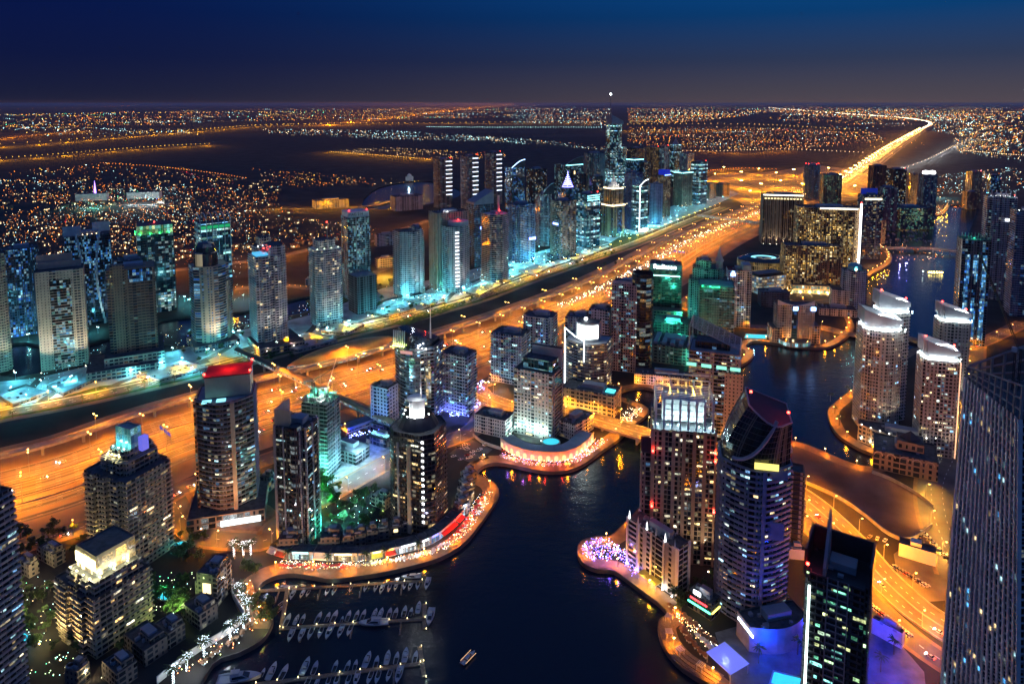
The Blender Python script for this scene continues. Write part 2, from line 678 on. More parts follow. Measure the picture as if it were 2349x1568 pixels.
def ribbon_uv(name, pts, d0, d1, z, m):
    mb, u = MB(), 0.0
    A, B_ = offset_line(pts, d0), offset_line(pts, d1)
    for i in range(len(A) - 1):
        L = (A[i + 1] - A[i]).length
        mb.face([(B_[i].x, B_[i].y, z), (B_[i + 1].x, B_[i + 1].y, z), (A[i + 1].x, A[i + 1].y, z), (A[i].x, A[i].y, z)], 0, [(u, d1), (u + L, d1), (u + L, d0), (u, d0)])
        u += L
    return tag(mb.build(name, m), None, None, None, 'structure')


PX = lambda zx, zy, x0, y0, k=.26103: (x0 + zx * k, y0 + zy * k)
# outline of the marina water, traced on the ground
SHORE_W = [(430, 1640), (487, 1524), (550, 1496), (597, 1470), (620, 1441), (627, 1415), (615, 1394), (594, 1376), (590, 1357), (602, 1336), (633, 1321), (675, 1316), (722, 1323), (764, 1329), (813, 1323), (879, 1313), (957, 1295), (1009, 1279), (1048, 1258), (1074, 1237), (1091, 1216), (1124, 1169), (1145, 1131), (1132, 1105), (1101, 1089), (1098, 1078), (1119, 1064), (1158, 1063), (1218, 1076), (1268, 1082), (1312, 1076), (1346, 1060), (1385, 1031), (1422, 1005), (1450, 977), (1487, 948), (1482, 932), (1448, 917), (1424, 909), (1424, 900), (1437, 893), (1477, 888), (1526, 897), (1600, 880), (1696, 840), (1726, 818), (1727, 803), (1711, 794), (1726, 783), (1761, 785), (1824, 794), (1878, 798), (1914, 791), (1949, 767), (1960, 745), (1950, 715), (1985, 690), (1985, 640), (2040, 606), (2045, 582), (2022, 562), (2024, 524), (2070, 508), (2130, 498), (2165, 490), (2180, 470)]
SHORE_E = [(2240, 475), (2235, 500), (2215, 560), (2205, 620), (2200, 700), (2185, 775), (2090, 800), (2000, 860), (1934, 908), (1902, 935), (1900, 956), (1911, 983), (1931, 1004), (1970, 1028), (2000, 1040), (2015, 1052), (2016, 1060), (2003, 1068), (1973, 1066), (1937, 1055), (1896, 1037), (1851, 1019), (1797, 1005), (1700, 985), (1600, 1045), (1491, 1139), (1429, 1202), (1400, 1228), (1371, 1229), (1332, 1241), (1324, 1265), (1337, 1291), (1371, 1306), (1408, 1309), (1450, 1338), (1528, 1399), (1512, 1420), (1510, 1446), (1523, 1483), (1554, 1522), (1593, 1550), (1640, 1580), (1690, 1660)]
shore_w = spline(wpts(SHORE_W), 3)
shore_e = spline(wpts(SHORE_E), 3)
LAKE = [(0, 800), (60, 785), (130, 800), (200, 790), (250, 775), (370, 735), (450, 725), (560, 715), (660, 690), (715, 680), (712, 712), (660, 725), (560, 745), (440, 795), (380, 790), (260, 812), (190, 835), (80, 858), (0, 862)]
lake = spline(wpts(LAKE), 2, True)
FARLAKE = [(830, 470), (870, 430), (960, 415), (1030, 425), (1060, 445), (1000, 465), (900, 480)]
farlake = spline(wpts(FARLAKE), 3, True)
marina = shore_w + shore_e
outer = [Vector(p + (0,)) for p in ((-3500, 120), (4500, 120), (4500, 6500), (-3500, 6500))]
sheet('ground', outer, 0.0, M_SOIL, [marina, lake, farlake])
tm = pmat('desert', (.055, .045, .035), .95, vary=.7, scale=.0012)
sheet('terrain', [(-90000, -500), (90000, -500), (90000, 120000), (-90000, 120000)], -5.0, tm)


def water_mat():
    m = bpy.data.materials.new('marina_water')
    m.use_nodes = True
    N, Lk = m.node_tree.nodes, m.node_tree.links
    b = N['Principled BSDF']
    b.inputs['Base Color'].default_value = (.003, .014, .030, 1)
    b.inputs['Roughness'].default_value = .16
    b.inputs['IOR'].default_value = 1.33
    g = N.new('ShaderNodeNewGeometry')
    mp = N.new('ShaderNodeMapping')
    mp.inputs['Rotation'].default_value = (0, 0, .4)
    mp.inputs['Scale'].default_value = (1, 1.8, 1)
    Lk.new(g.outputs['Position'], mp.inputs['Vector'])
    z1 = N.new('ShaderNodeTexNoise')
    z1.inputs['Scale'].default_value = .55
    z1.inputs['Detail'].default_value = 4
    z2 = N.new('ShaderNodeTexNoise')
    z2.inputs['Scale'].default_value = .06
    z2.inputs['Detail'].default_value = 3
    for z in (z1, z2):
        Lk.new(mp.outputs[0], z.inputs['Vector'])
    ad = N.new('ShaderNodeMath')
    ad.operation = 'MULTIPLY_ADD'
    ad.inputs[1].default_value = 2.5
    Lk.new(z2.outputs['Fac'], ad.inputs[0])
    Lk.new(z1.outputs['Fac'], ad.inputs[2])
    bp = N.new('ShaderNodeBump')
    bp.inputs['Strength'].default_value = .4
    bp.inputs['Distance'].default_value = .3
    Lk.new(ad.outputs[0], bp.inputs['Height'])
    Lk.new(bp.outputs[0], b.inputs['Normal'])
    return m


M_WATER = water_mat()
for nm, pl in (('marina_water', marina), ('lake_water', lake), ('lake_water', farlake)):
    xs, ys = [p.x for p in pl], [p.y for p in pl]
    sheet(nm, [(min(xs) - 5, min(ys) - 5), (max(xs) + 5, min(ys) - 5), (max(xs) + 5, max(ys) + 5), (min(xs) - 5, max(ys) + 5)], -2.6, M_WATER)
# quay walls and promenades
M_QUAY = pmat('quay_stone', (.10, .09, .08), .9)
for nm, pl, sgn in (('quay_wall', shore_w, -1), ('quay_wall', shore_e, -1), ('quay_wall', lake + lake[:1], 1)):
    mb = MB()
    for a, b in zip(pl, pl[1:]):
        mb.face([(a.x, a.y, -4), (b.x, b.y, -4), (b.x, b.y, .35), (a.x, a.y, .35)])
    k = offset_line(pl, -.5 if sgn < 0 else .5)
    ribbon_mesh(mb, *((k, pl) if sgn < 0 else (pl, k)), .35)
    tag(mb.build(nm, M_QUAY), kind='structure')
ribbon('promenade', shore_w[12:104], -13.5, -.5, .06, M_PAVE)
ribbon('promenade', shore_w[104:], -10, -.5, .06, M_PAVE)
ribbon('promenade', shore_e[12:], -11, -.5, .06, M_PAVE)

# elevated metro line and the highway beside it
VIA = [(-150, 1105), (0, 1068), (141, 1031), (329, 964), (454, 928), (640, 876), (760, 846), (1000, 781), (1270, 688), (1434, 614), (1565, 545), (1725, 482), (1800, 452)]
via = spline(wpts(VIA), 6)
hw_end = wpts([(1880, 425), (1945, 390), (2030, 338), (2105, 297), (2128, 284), (2110, 276), (2040, 268), (1900, 258), (1760, 247)])
hw = spline([via[0]] + [via[i] for i in range(6, len(via), 6)] + hw_end, 8)
ribbon('verge', hw[:110], -40, 140, .02, M_SAND)
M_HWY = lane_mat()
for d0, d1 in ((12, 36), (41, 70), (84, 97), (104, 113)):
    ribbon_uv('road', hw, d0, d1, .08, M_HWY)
mb = MB()
for d in (16, 20, 24, 28, 32, 46, 50.5, 55, 60, 65, 88, 92.5, 108.5):
    dashes(mb, hw, d, .13, 4, 10, .13, 1100)
for d in (12.6, 35.4, 41.6, 69.4, 84.6, 96.4):
    ribbon_mesh(mb, offset_line(hw[:100], d - .14), offset_line(hw[:100], d + .14), .13)
tag(mb.build('road_markings', M_WHITEP), kind='structure')
mb = MB()
for d in (38.5, 71.5, 82):
    L0, L1 = offset_line(hw[:120], d - .3), offset_line(hw[:120], d + .3)
    ribbon_mesh(mb, L0, L1, .95)
    for a, b in ((L0, L1),):
        for i in range(len(a) - 1):
            mb.face([(b[i].x, b[i].y, 0), (b[i + 1].x, b[i + 1].y, 0), (b[i + 1].x, b[i + 1].y, .95), (b[i].x, b[i].y, .95)])
            mb.face([(a[i].x, a[i].y, .95), (a[i + 1].x, a[i + 1].y, .95), (a[i + 1].x, a[i + 1].y, 0), (a[i].x, a[i].y, 0)])
tag(mb.build('crash_barrier', M_CONC), 'low concrete crash barriers along the wide highway', 'barrier')
# viaduct
vd = empty('metro_viaduct', via[0], 0, 'pale elevated railway viaduct on piers along the highway', 'viaduct')
mb = MB()
for d0, d1, z0, z1 in ((-5, 5, 8.2, 9.6), (-5, -4.6, 9.6, 10.8), (4.6, 5, 9.6, 10.8)):
    for A, B, z in ((offset_line(via, d0), offset_line(via, d1), z1),):
        ribbon_mesh(mb, A, B, z)
        for i in range(len(A) - 1):
            mb.face([(B[i].x, B[i].y, z0), (B[i + 1].x, B[i + 1].y, z0), (B[i + 1].x, B[i + 1].y, z1), (B[i].x, B[i].y, z1)])
            mb.face([(A[i + 1].x, A[i + 1].y, z0), (A[i].x, A[i].y, z0), (A[i].x, A[i].y, z1), (A[i + 1].x, A[i + 1].y, z1)])
            mb.face([(A[i].x, A[i].y, z0), (A[i + 1].x, A[i + 1].y, z0), (B[i + 1].x, B[i + 1].y, z0), (B[i].x, B[i].y, z0)])
mb.v = [(x - via[0].x, y - via[0].y, z) for x, y, z in mb.v]
mb.build('deck', M_CONC, vd)
mb = MB()
for d in (-2.8, -1.3, 1.3, 2.8):
    ribbon_mesh(mb, offset_line(via, d - .12), offset_line(via, d + .12), 9.75)
mb.v = [(x - via[0].x, y - via[0].y, z) for x, y, z in mb.v]
mb.build('rails', M_METAL, vd)
pm = MB()
pm.box((0, 0, 3.6), (2.2, 2.2, 7.4))
pm.box((0, 0, 7.75), (3, 7.5, .9))
pier_me = pm.mesh('pier', M_CONC)
for p, h in walk(via, 33.0, 10):
    link('pier', pier_me, vd, p - via[0], h)

# service street, car parks and lawns between the towers and the railway
SERV = [(-120, 985), (0, 950), (120, 928), (230, 905), (350, 878), (470, 850), (590, 818), (700, 790), (800, 762), (900, 738), (1000, 711), (1100, 682), (1200, 645), (1330, 600), (1450, 560), (1560, 515), (1660, 475)]
serv = spline(wpts(SERV), 4)
ribbon('street', serv, -9, 9, .06, M_ASPH2)
ribbon('pavement', serv, -13, -9, .18, M_PAVE2)
ribbon('verge', serv, 9, 15, .03, M_GRASS)
ribbon('verge', serv, 15, 24, .035, M_SAND)
mb = MB()
dashes(mb, serv, -3, .10)
dashes(mb, serv, 3, .10)
tag(mb.build('road_markings', M_WHITEP), kind='structure')
sheet('forecourt', wpts([(-60, 955), (0, 938), (230, 893), (470, 838), (700, 778), (900, 728), (1010, 700), (1200, 634), (1450, 548), (1640, 470), (1700, 442), (1640, 432), (1500, 490), (1300, 560), (1150, 600), (1000, 640), (880, 660), (740, 715), (660, 735), (560, 755), (400, 805), (270, 820), (190, 842), (80, 868), (-60, 880)]), .04, M_PAVE2)
for i, px in enumerate(([(20, 930), (60, 900), (95, 865)], [(95, 920), (140, 890), (205, 855), (215, 838)], [(250, 890), (300, 868), (390, 850), (480, 828)], [(430, 850), (470, 825), (520, 800), (540, 780)], [(500, 835), (600, 806), (650, 780)], [(590, 808), (690, 790), (720, 770)], [(690, 780), (720, 750), (740, 722)], [(790, 762), (830, 738), (900, 722)], [(840, 720), (880, 690), (960, 672), (990, 655)], [(950, 722), (1000, 700), (1080, 682)], [(1020, 692), (1050, 665), (1100, 640), (1180, 612)], [(1130, 660), (1200, 628), (1290, 590), (1400, 560)], [(1240, 612), (1300, 575), (1400, 530)])):
    ribbon('street', spline(wpts(px), 4), -4.5, 4.5, .07 + .008 * i, M_ASPH)
for pl in ([(15, 895), (60, 880), (85, 888), (40, 906)], [(380, 842), (430, 828), (460, 836), (410, 850)], [(550, 800), (600, 786), (625, 795), (575, 808)], [(880, 712), (920, 698), (940, 705), (900, 720)], [(1120, 640), (1160, 626), (1180, 634), (1140, 648)], [(1330, 565), (1380, 550), (1400, 556), (1350, 572)]):
    sheet('parking_lot', wpts(pl), .06, M_ASPH)
for pl in ([(150, 908), (230, 885), (262, 882), (200, 905)], [(896, 742), (970, 715), (1000, 722), (930, 748)], [(985, 715), (1040, 693), (1075, 693), (1010, 720)], [(1395, 560), (1435, 535), (1490, 540), (1440, 560), (1405, 568)], [(700, 690), (790, 665), (800, 690), (720, 712)]):
    sheet('lawn', wpts(pl), .09, M_GRASS)
# marina-side streets
ROADS = [
    ([(-60, 1290), (60, 1248), (200, 1205), (330, 1168), (400, 1130), (440, 1110), (520, 1085), (620, 1050), (760, 1000), (850, 968), (1000, 915), (1090, 885), (1150, 862), (1260, 812), (1400, 745), (1500, 690)], 9),
    ([(395, 1140), (425, 1190), (470, 1230), (560, 1240), (610, 1238), (640, 1205), (700, 1165), (780, 1120), (860, 1075), (910, 1050), (960, 1030), (1030, 1010), (1085, 985), (1110, 950), (1105, 905), (1085, 885)], 9),
    ([(1085, 900), (1160, 930), (1230, 940), (1290, 955), (1370, 975), (1450, 1000), (1520, 1020), (1600, 1045), (1680, 1070), (1760, 1095), (1840, 1140), (1900, 1190), (1960, 1250), (2010, 1310), (2060, 1360), (2120, 1410), (2230, 1480)], 12),
    ([(2230, 940), (2200, 1000), (2170, 1060), (2150, 1110), (2155, 1180), (2180, 1250), (2210, 1330)], 14),
    ([(1838, 1190), (1880, 1225), (1930, 1290), (1990, 1370), (2050, 1430), (2110, 1480), (2200, 1540)], 7),
    ([(1500, 690), (1560, 700), (1650, 735), (1690, 745), (1770, 752), (1863, 748), (1962, 768), (2081, 776), (2160, 800), (2240, 790), (2349, 740)], 8),
    ([(2240, 790), (2235, 880), (2230, 940)], 8),
    ([(1560, 700), (1620, 660), (1700, 640), (1800, 690), (1900, 690), (1960, 680)], 7),
    ([(1930, 560), (2040, 573), (2120, 574), (2200, 582), (2300, 590)], 9),
]
road_w = []
for i, (px, hw_) in enumerate(ROADS):
    P = spline(wpts(px), 4)
    road_w.append(P)
    if i in (2, 8):
        continue
    ribbon('road', P, -hw_, hw_, .07 + .01 * i, M_ASPH2)
    ribbon('pavement', P, -hw_ - 3, -hw_, .16 + .01 * i, M_PAVE)
    ribbon('pavement', P, hw_, hw_ + 3, .16 + .01 * i, M_PAVE)
mb = MB()
for i, off in ((0, 0), (1, 0), (3, -4), (3, 4), (4, 0), (5, 0)):
    dashes(mb, road_w[i], off, .2 + .01 * i, 3, 6, .2)
tag(mb.build('road_markings', M_WHITEP), kind='structure')


def bridge(name, label, P, hw_, i0, i1, z, barrier=True):
    """A road that rises over the water on a deck with parapets and piers."""
    b = empty(name, P[i0], 0, label, 'bridge')
    o0 = P[i0]
    Q = [Vector((p.x - o0.x, p.y - o0.y, 0)) for p in P]
    zz = []
    for i in range(len(Q)):
        t = 1.0
        if i < i0:
            t = max(0, 1 - (i0 - i) / 6)
        if i > i1:
            t = max(0, 1 - (i - i1) / 6)
        zz.append(.12 + z * t * t * (3 - 2 * t))

    def band(d0, d1, za, zb, m, mb):
        A, B = offset_line(Q, d0), offset_line(Q, d1)
        for i in range(len(Q) - 1):
            a, a2, c, c2 = A[i], A[i + 1], B[i], B[i + 1]
            h0, h1 = zz[i], zz[i + 1]
            mb.face([(c.x, c.y, h0 + zb), (c2.x, c2.y, h1 + zb), (a2.x, a2.y, h1 + zb), (a.x, a.y, h0 + zb)], m)
            if za is not None:
                mb.face([(c.x, c.y, h0 + za), (c2.x, c2.y, h1 + za), (c2.x, c2.y, h1 + zb), (c.x, c.y, h0 + zb)], m)
                mb.face([(a2.x, a2.y, h1 + za), (a.x, a.y, h0 + za), (a.x, a.y, h0 + zb), (a2.x, a2.y, h1 + zb)], m)
    mb = MB()
    band(-hw_, hw_, -1.3, 0, 0, mb)
    mb.build('deck', M_ASPH2, b)
    for d in (-hw_, hw_):
        mb = MB()
        band(d - .35, d + .35, -1.4, 1.0, 0, mb)
        mb.build('parapet', M_CONC, b)
    mb = MB()
    band(-.6, .6, 0, .3, 0, mb)
    mb.build('median_kerb', M_CONC, b)
    mb = MB()
    for off in (-hw_ / 2, hw_ / 2):
        L = offset_line(Q, off)
        for i in range(0, len(Q) - 1):
            a, c = L[i], L[i + 1]
            d = (c - a)
            n = max(1, int(d.length / 9))
            for k in range(n):
                p, q = a + d * (k / n), a + d * ((k + .4) / n)
                h = zz[i] + (zz[i + 1] - zz[i]) * k / n + .03
                s = Vector((-d.y, d.x, 0)).normalized() * .2
                mb.face([(v.x, v.y, h) for v in (p - s, q - s, q + s, p + s)])
    mb.build('lane_line', M_WHITEP, b)
    for i in range(i0, i1, 2):
        d = (P[i + 1] - P[i]).normalized()
        pm_ = MB()
        pm_.box((0, 0, (zz[i] - 5.3) / 2), (1.6, hw_ * 1.5, zz[i] + 2.6))
        pm_.build('pier', M_CONC, b, loc=Q[i], rz=math.atan2(d.y, d.x))
    return [Vector((p.x, p.y, h)) for p, h in zip(P, zz)]


bridge_main = bridge('road_bridge', 'orange lit road bridge crossing the water between the round promenade and the white crowned tower', road_w[2], 12, 13, 26, 5.5)
bridge_far = bridge('road_bridge', 'low distant bridge with purple lights across the upper basin', road_w[8], 9, 3, 14, 4.5)
sheet('sand_lot', wpts([(1797, 1018), (1851, 1032), (1937, 1068), (1973, 1078), (2030, 1085), (2090, 1120), (2130, 1150), (2135, 1205), (2090, 1236), (2040, 1225), (1980, 1180), (1920, 1145), (1850, 1110), (1800, 1085)]), .05, pmat('dark_sand', (.14, .09, .075), .95, vary=.45, scale=.03))
sheet('parking_lot', wpts([(2050, 1270), (2110, 1225), (2165, 1240), (2180, 1300), (2190, 1375), (2120, 1380), (2060, 1330)]), .05, M_ASPH2)
sheet('plaza', wpts([(1640, 1450), (1850, 1390), (2000, 1400), (2120, 1540), (2130, 1640), (1700, 1640)]), .05, pmat('plaza_paving', (.13, .13, .14), .7, vary=.35, scale=.12))
sheet('plaza', wpts([(700, 1075), (860, 1010), (905, 1030), (905, 1060), (760, 1120)]), .05, pmat('site_gravel', (.25, .25, .25), .9, vary=.5, scale=.2))
sheet('roundabout', spline(wpts([(400, 1145), (470, 1120), (600, 1150), (640, 1190), (600, 1235), (500, 1225), (430, 1190)]), 4, True), .05, pmat('red_paving', (.16, .085, .05), .8, vary=.35, scale=.2))
sheet('parking_lot', wpts([(1030, 1040), (1075, 1005), (1130, 1030), (1090, 1065)]), .06, M_ASPH)
# interchange: ramps and loops fanning out under yellow lamps
sheet('verge', spline(wpts([(1610, 440), (1640, 400), (1760, 395), (1880, 380), (1990, 400), (2040, 430), (1990, 455), (1840, 470), (1745, 490), (1690, 460)]), 3, True), .025, M_SAND)
RAMPS = [([(1610, 395), (1720, 402), (1830, 398), (1950, 385)], 9), ([(1625, 412), (1700, 425), (1800, 420), (1900, 412), (2000, 418), (2060, 430)], 9), ([(1640, 428), (1690, 440), (1720, 455), (1745, 480)], 7), ([(1660, 405), (1700, 415), (1760, 440), (1790, 450)], 7), ([(1780, 410), (1830, 425), (1880, 440), (1940, 450)], 7), ([(1880, 402), (1920, 425), (1990, 440), (2080, 432)], 7)]
ramps = []
for px, w_ in RAMPS:
    P = spline(wpts(px), 6)
    ramps.append(P)
    ribbon('road', P, -w_, w_, .10 + .01 * len(ramps), M_ASPH2)
# far roads over the desert
FAR = [([(0, 336), (120, 328), (261, 316), (430, 303), (604, 289), (752, 286), (950, 283), (1370, 283)], 14, YEL), ([(0, 368), (120, 360), (277, 346), (400, 338), (496, 333)], 12, YEL), ([(752, 286), (860, 273), (976, 260), (1080, 249), (1189, 240)], 16, SOD), ([(765, 349), (880, 357), (992, 366)], 12, YEL), ([(0, 318), (60, 310), (180, 300)], 10, SOD), ([(400, 620), (560, 600), (640, 588), (720, 570)], 12, SOD), ([(860, 555), (905, 533), (985, 505)], 12, SOD), ([(540, 662), (650, 655), (715, 662)], 10, SOD), ([(860, 625), (905, 608)], 10, SOD), ([(640, 478), (760, 478), (860, 470), (895, 460)], 10, YEL), ([(1600, 345), (1700, 352), (1800, 346)], 9, SOD), ([(1620, 395), (1700, 387), (1780, 390)], 8, SOD), ([(2050, 390), (2130, 365), (2190, 335), (2230, 318)], 8, WHI), ([(1440, 300), (1560, 300), (1700, 296)], 14, YEL)]
far_w = []
for px, w_, c in FAR:
    P = spline(wpts(px), 8)
    far_w.append((P, c))
    far = max(p.y for p in P)
    ribbon('road', P, -w_, w_, .12 if far < 6400 and min(p.x for p in P) > -3400 else -4.6, M_ASPH2)
# ------------------------------------------------------------------ tower builder
def s_box(r=1.0):
    return [(-.5, -r / 2), (.5, -r / 2), (.5, r / 2), (-.5, r / 2)]


def s_cham(r=1.0, c=.15):
    h = r / 2
    return [(-.5 + c, -h), (.5 - c, -h), (.5, -h + c), (.5, h - c), (.5 - c, h), (-.5 + c, h), (-.5, h - c), (-.5, -h + c)]


def s_ell(r=1.0, n=20):
    return [(.5 * math.cos(2 * math.pi * i / n - 1.57), .5 * r * math.sin(2 * math.pi * i / n - 1.57)) for i in range(n)]


def s_bow(r=.8, b=.25, n=8):
    """Box with a bowed front."""
    h = r / 2
    f = [(-.5 + i / n, -h + b * (1 - math.cos(math.pi * (i / n - .5))) if 0 else -h + b - b * math.cos(math.pi * (i / n - .5))) for i in range(n + 1)]
    return f + [(.5, h), (-.5, h)]


def s_notch(r=.9, c=.16):
    """Box with square notches in its corners."""
    h = r / 2
    return [(-.5 + c, -h), (.5 - c, -h), (.5 - c, -h + c), (.5, -h + c), (.5, h - c), (.5 - c, h - c), (.5 - c, h), (-.5 + c, h), (-.5 + c, h - c), (-.5, h - c), (-.5, -h + c), (-.5 + c, -h + c)]


def s_bay(r=.8, n=3, d=.07):
    """Box with projecting bays on its front and back."""
    h = r / 2
    f, w = [], 1.0 / (2 * n + 1)
    for i in range(2 * n + 1):
        y = -h if i % 2 == 0 else -h - d
        f += [(-.5 + i * w, y), (-.5 + (i + 1) * w, y)]
    g = [(-x, -y) for x, y in f]
    return f + g


def xf(poly, sx=1, sy=1, ox=0, oy=0):
    return [(x * sx + ox, y * sy + oy) for x, y in poly]


def fit(xl, xr, yt, yb, shape, yaw):
    """Where a tower stands and how big it is, from where its foot and roof edge are seen."""
    c, s = math.cos(yaw), math.sin(yaw)
    rs = [(x * c - y * s, x * s + y * c) for x, y in shape]
    P = at((xl + xr) / 2, yb)
    cx, cy = P.x, P.y
    S = (xr - xl) / FPX * cy
    h = 60.0
    for _ in range(14):
        pr = [proj((cx + x * S, cy + y * S, h * .55)) for x, y in rs]
        a, b = min(p[0] for p in pr), max(p[0] for p in pr)
        S *= (xr - xl) / max(1e-3, b - a)
        cx += ((xl + xr) - (a + b)) / 2 * cy / FPX
        lo = max(((proj((cx + x * S, cy + y * S, 0))[1]), x, y) for x, y in rs)
        cy += (lo[0] - yb) * cy * cy / (CAM_H * FPX) * .9
        nx, ny = cx + lo[1] * S, cy + lo[2] * S
        tp = proj((nx, ny, h))[1]
        h += (tp - yt) * ny / FPX
        h = max(h, 3.0)
    return cx, cy, S, h


PANE_ME = {}
TOWERS = {}
BEACONS = []


def unit_pane(m):
    if m.name not in PANE_ME:
        b = MB()
        b.box((0, 0, 0), (1, 1, 1))
        PANE_ME[m.name] = b.mesh('window', m)
    return PANE_ME[m.name]


def tower(key, label, xl, xr, yt, yb, shape, yaw, fac, tiers=None, slab=None, slab_m=None, piers=0, pier_m=None, wins=0, pal='mix', bay=3.2, fl=3.5, plant=True, podium=None, beacon=False, group=None, mroof=None, cat='tower', name='tower', par=1.3, side=None, pw=.8, pd=.7):
    yaw = R(yaw)
    cx, cy, S, h = fit(xl, xr, yt, yb, shape, yaw)
    root = empty(name, (cx, cy, 0), yaw, label, cat, group)
    base = ccw([(x * S, y * S) for x, y in shape])
    tiers = tiers or [(0, 1)]
    rm = mroof or M_ROOF
    mb, sl, pi, rf = MB(), MB(), MB(), MB()
    polys = []
    for t in tiers:
        z0, z1 = t[0] * h, t[1] * h
        poly = base
        if len(t) > 2:
            poly = [(x * t[2] + (t[4] if len(t) > 4 else 0) * S, y * t[3] + (t[5] if len(t) > 5 else 0) * S) for x, y in (base if len(t) < 7 else ccw([(a * S, b * S) for a, b in t[6]]))]
        polys.append((poly, z0, z1))
        mb.ring(poly, z0, z1, 0, bay)
        rf.rooftop(poly, z1, par)
        if slab:
            n = int((z1 - z0) / fl)
            out = inset_poly(poly, -slab)
            for i in range(1, n + 1):
                z = z0 + i * fl
                sl.prism(out, z - .32, z + .12, bottom=True)
                if slab > .9 and i < n:
                    sl.ring(inset_poly(poly, -slab + .1), z + .12, z + 1.05)
        if piers:
            for a, b in zip(poly, poly[1:] + poly[:1]):
                L = math.hypot(b[0] - a[0], b[1] - a[1])
                k = max(1, round(L / piers))
                for i in range(k):
                    f = i / k
                    pi.box((a[0] + (b[0] - a[0]) * f, a[1] + (b[1] - a[1]) * f, (z0 + z1) / 2), (pw, pd * 2, z1 - z0 + .8), math.atan2(b[1] - a[1], b[0] - a[0]))
    mb.build('walls', fac, root)
    roof = rf.build('roof', rm, root)
    if sl.f:
        sl.build('balcony_slabs', slab_m or M_WHITE, root)
    if pi.f:
        pi.build('piers', pier_m or M_WHITE, root)
    rnd = random.Random(hash_key(key))
    top, z0, ztop = polys[-1]
    bx, by = [p[0] for p in top], [p[1] for p in top]
    w, d = max(bx) - min(bx), max(by) - min(by)
    ox, oy = (max(bx) + min(bx)) / 2, (max(by) + min(by)) / 2
    if plant:
        rb = MB()
        zz = ztop - par
        rb.box((ox + w * .05, oy + d * .1, zz + 2.2), (w * .42, d * .38, 4.4))
        for _ in range(9):
            a, b = ox + rnd.uniform(-.36, .36) * w, oy + rnd.uniform(-.36, .36) * d
            rb.box((a, b, zz + .9), (rnd.uniform(1.2, 3), rnd.uniform(1.2, 3), 1.8))
        rb.build('roof_plant', M_GREYW, roof)
    # single rooms with the light on
    if wins:
        faces = []
        for poly, za, zb in polys:
            for a, b in zip(poly, poly[1:] + poly[:1]):
                dx, dy = b[0] - a[0], b[1] - a[1]
                L = math.hypot(dx, dy)
                wx, wy = math.cos(yaw), math.sin(yaw)
                nx, ny = dy / max(L, 1e-6), -dx / max(L, 1e-6)
                gx, gy = nx * wx - ny * wy, nx * wy + ny * wx
                mx, my = (a[0] + b[0]) / 2, (a[1] + b[1]) / 2
                qx, qy = cx + mx * wx - my * wy, cy + mx * wy + my * wx
                if gx * -qx + gy * -qy > 0 and L > 1.2:
                    faces.append((a, b, L, za, zb, nx, ny))
        wts = [f[2] * (f[4] - f[3]) for f in faces]
        used = set()
        for _ in range(wins):
            fi = rnd.choices(range(len(faces)), wts)[0]
            a, b, L, za, zb, nx, ny = faces[fi]
            nb = max(1, round(L / bay))
            i, j = rnd.randrange(nb), rnd.randrange(max(1, int((zb - za) / fl)))
            if (fi, i, j) in used:
                continue
            used.add((fi, i, j))
            f = (i + .5) / nb
            m = rnd.choice(PANES[pal])
            ww = min(L * .5, bay * rnd.choice((.45, .66, .66, .9, 1.5, 1.8)))
            link('window', unit_pane(m), root, (a[0] + (b[0] - a[0]) * f + nx * .08, a[1] + (b[1] - a[1]) * f + ny * .08, za + (j + .58) * fl), math.atan2(b[1] - a[1], b[0] - a[0]), (ww, .12, fl * rnd.choice((.32, .42, .5))))
    if podium:
        pb = MB()
        ph, ps = podium[0], podium[1]
        pp = [(x * ps, y * ps) for x, y in base]
        pb.roofed(pp, 0, ph, 0, 1, 4.0)
        pb.build('podium', [podium[2] if len(podium) > 2 else fac, rm], root)
    T = dict(root=root, roof=roof, h=h, S=S, base=base, top=top, w=w, d=d, ox=ox, oy=oy, c=(cx, cy), yaw=yaw, polys=polys)
    TOWERS[key] = T
    if beacon:
        beacon_on(T, ox + w * .4, oy - d * .4, h + .6)
    return T


def hash_key(k):
    v = 7
    for ch in k:
        v = (v * 131 + ord(ch)) & 0xffffff
    return v


def beacon_on(T, x, y, z, light=250.0):
    b = MB()
    b.tube([(0, 0, 0), (0, 0, 1.4)], .15, 5, 0)
    b.lathe([(0, 1.4), (.75, 1.7), (.75, 2.6), (0, 3.0)], 8, m=1)
    b.build('beacon', [M_METAL, E_RED], T['roof'], loc=(x, y, z))
    if light:
        point('beacon_light', (x, y, z + 3.6), RED, light, T['root'], .3)


def part_box(T, name, c, s, m, rz=0.0, bay=0.0, roof=True):
    b = MB()
    if roof and isinstance(m, (list, tuple)):
        p = [(c[0] - s[0] / 2, c[1] - s[1] / 2), (c[0] + s[0] / 2, c[1] - s[1] / 2), (c[0] + s[0] / 2, c[1] + s[1] / 2), (c[0] - s[0] / 2, c[1] + s[1] / 2)]
        b.roofed(p, c[2] - s[2] / 2, c[2] + s[2] / 2, 0, 1, bay, .8, .4)
    else:
        b.box(c, s, rz)
    return b.build(name, m, T['root'])


def spire(T, x, y, z0, z1, r=.9, m=None, lit=None):
    b = MB()
    b.lathe([(r, z0), (r * .8, z0 + (z1 - z0) * .3), (r * .3, z0 + (z1 - z0) * .75), (.12, z1)], 8, (x, y))
    b.build('spire', m or M_METAL, T['root'])


def to_local(T, p):
    dx, dy = p[0] - T['c'][0], p[1] - T['c'][1]
    c, s = math.cos(-T['yaw']), math.sin(-T['yaw'])
    return Vector((dx * c - dy * s, dx * s + dy * c, p[2] if len(p) > 2 else 0))


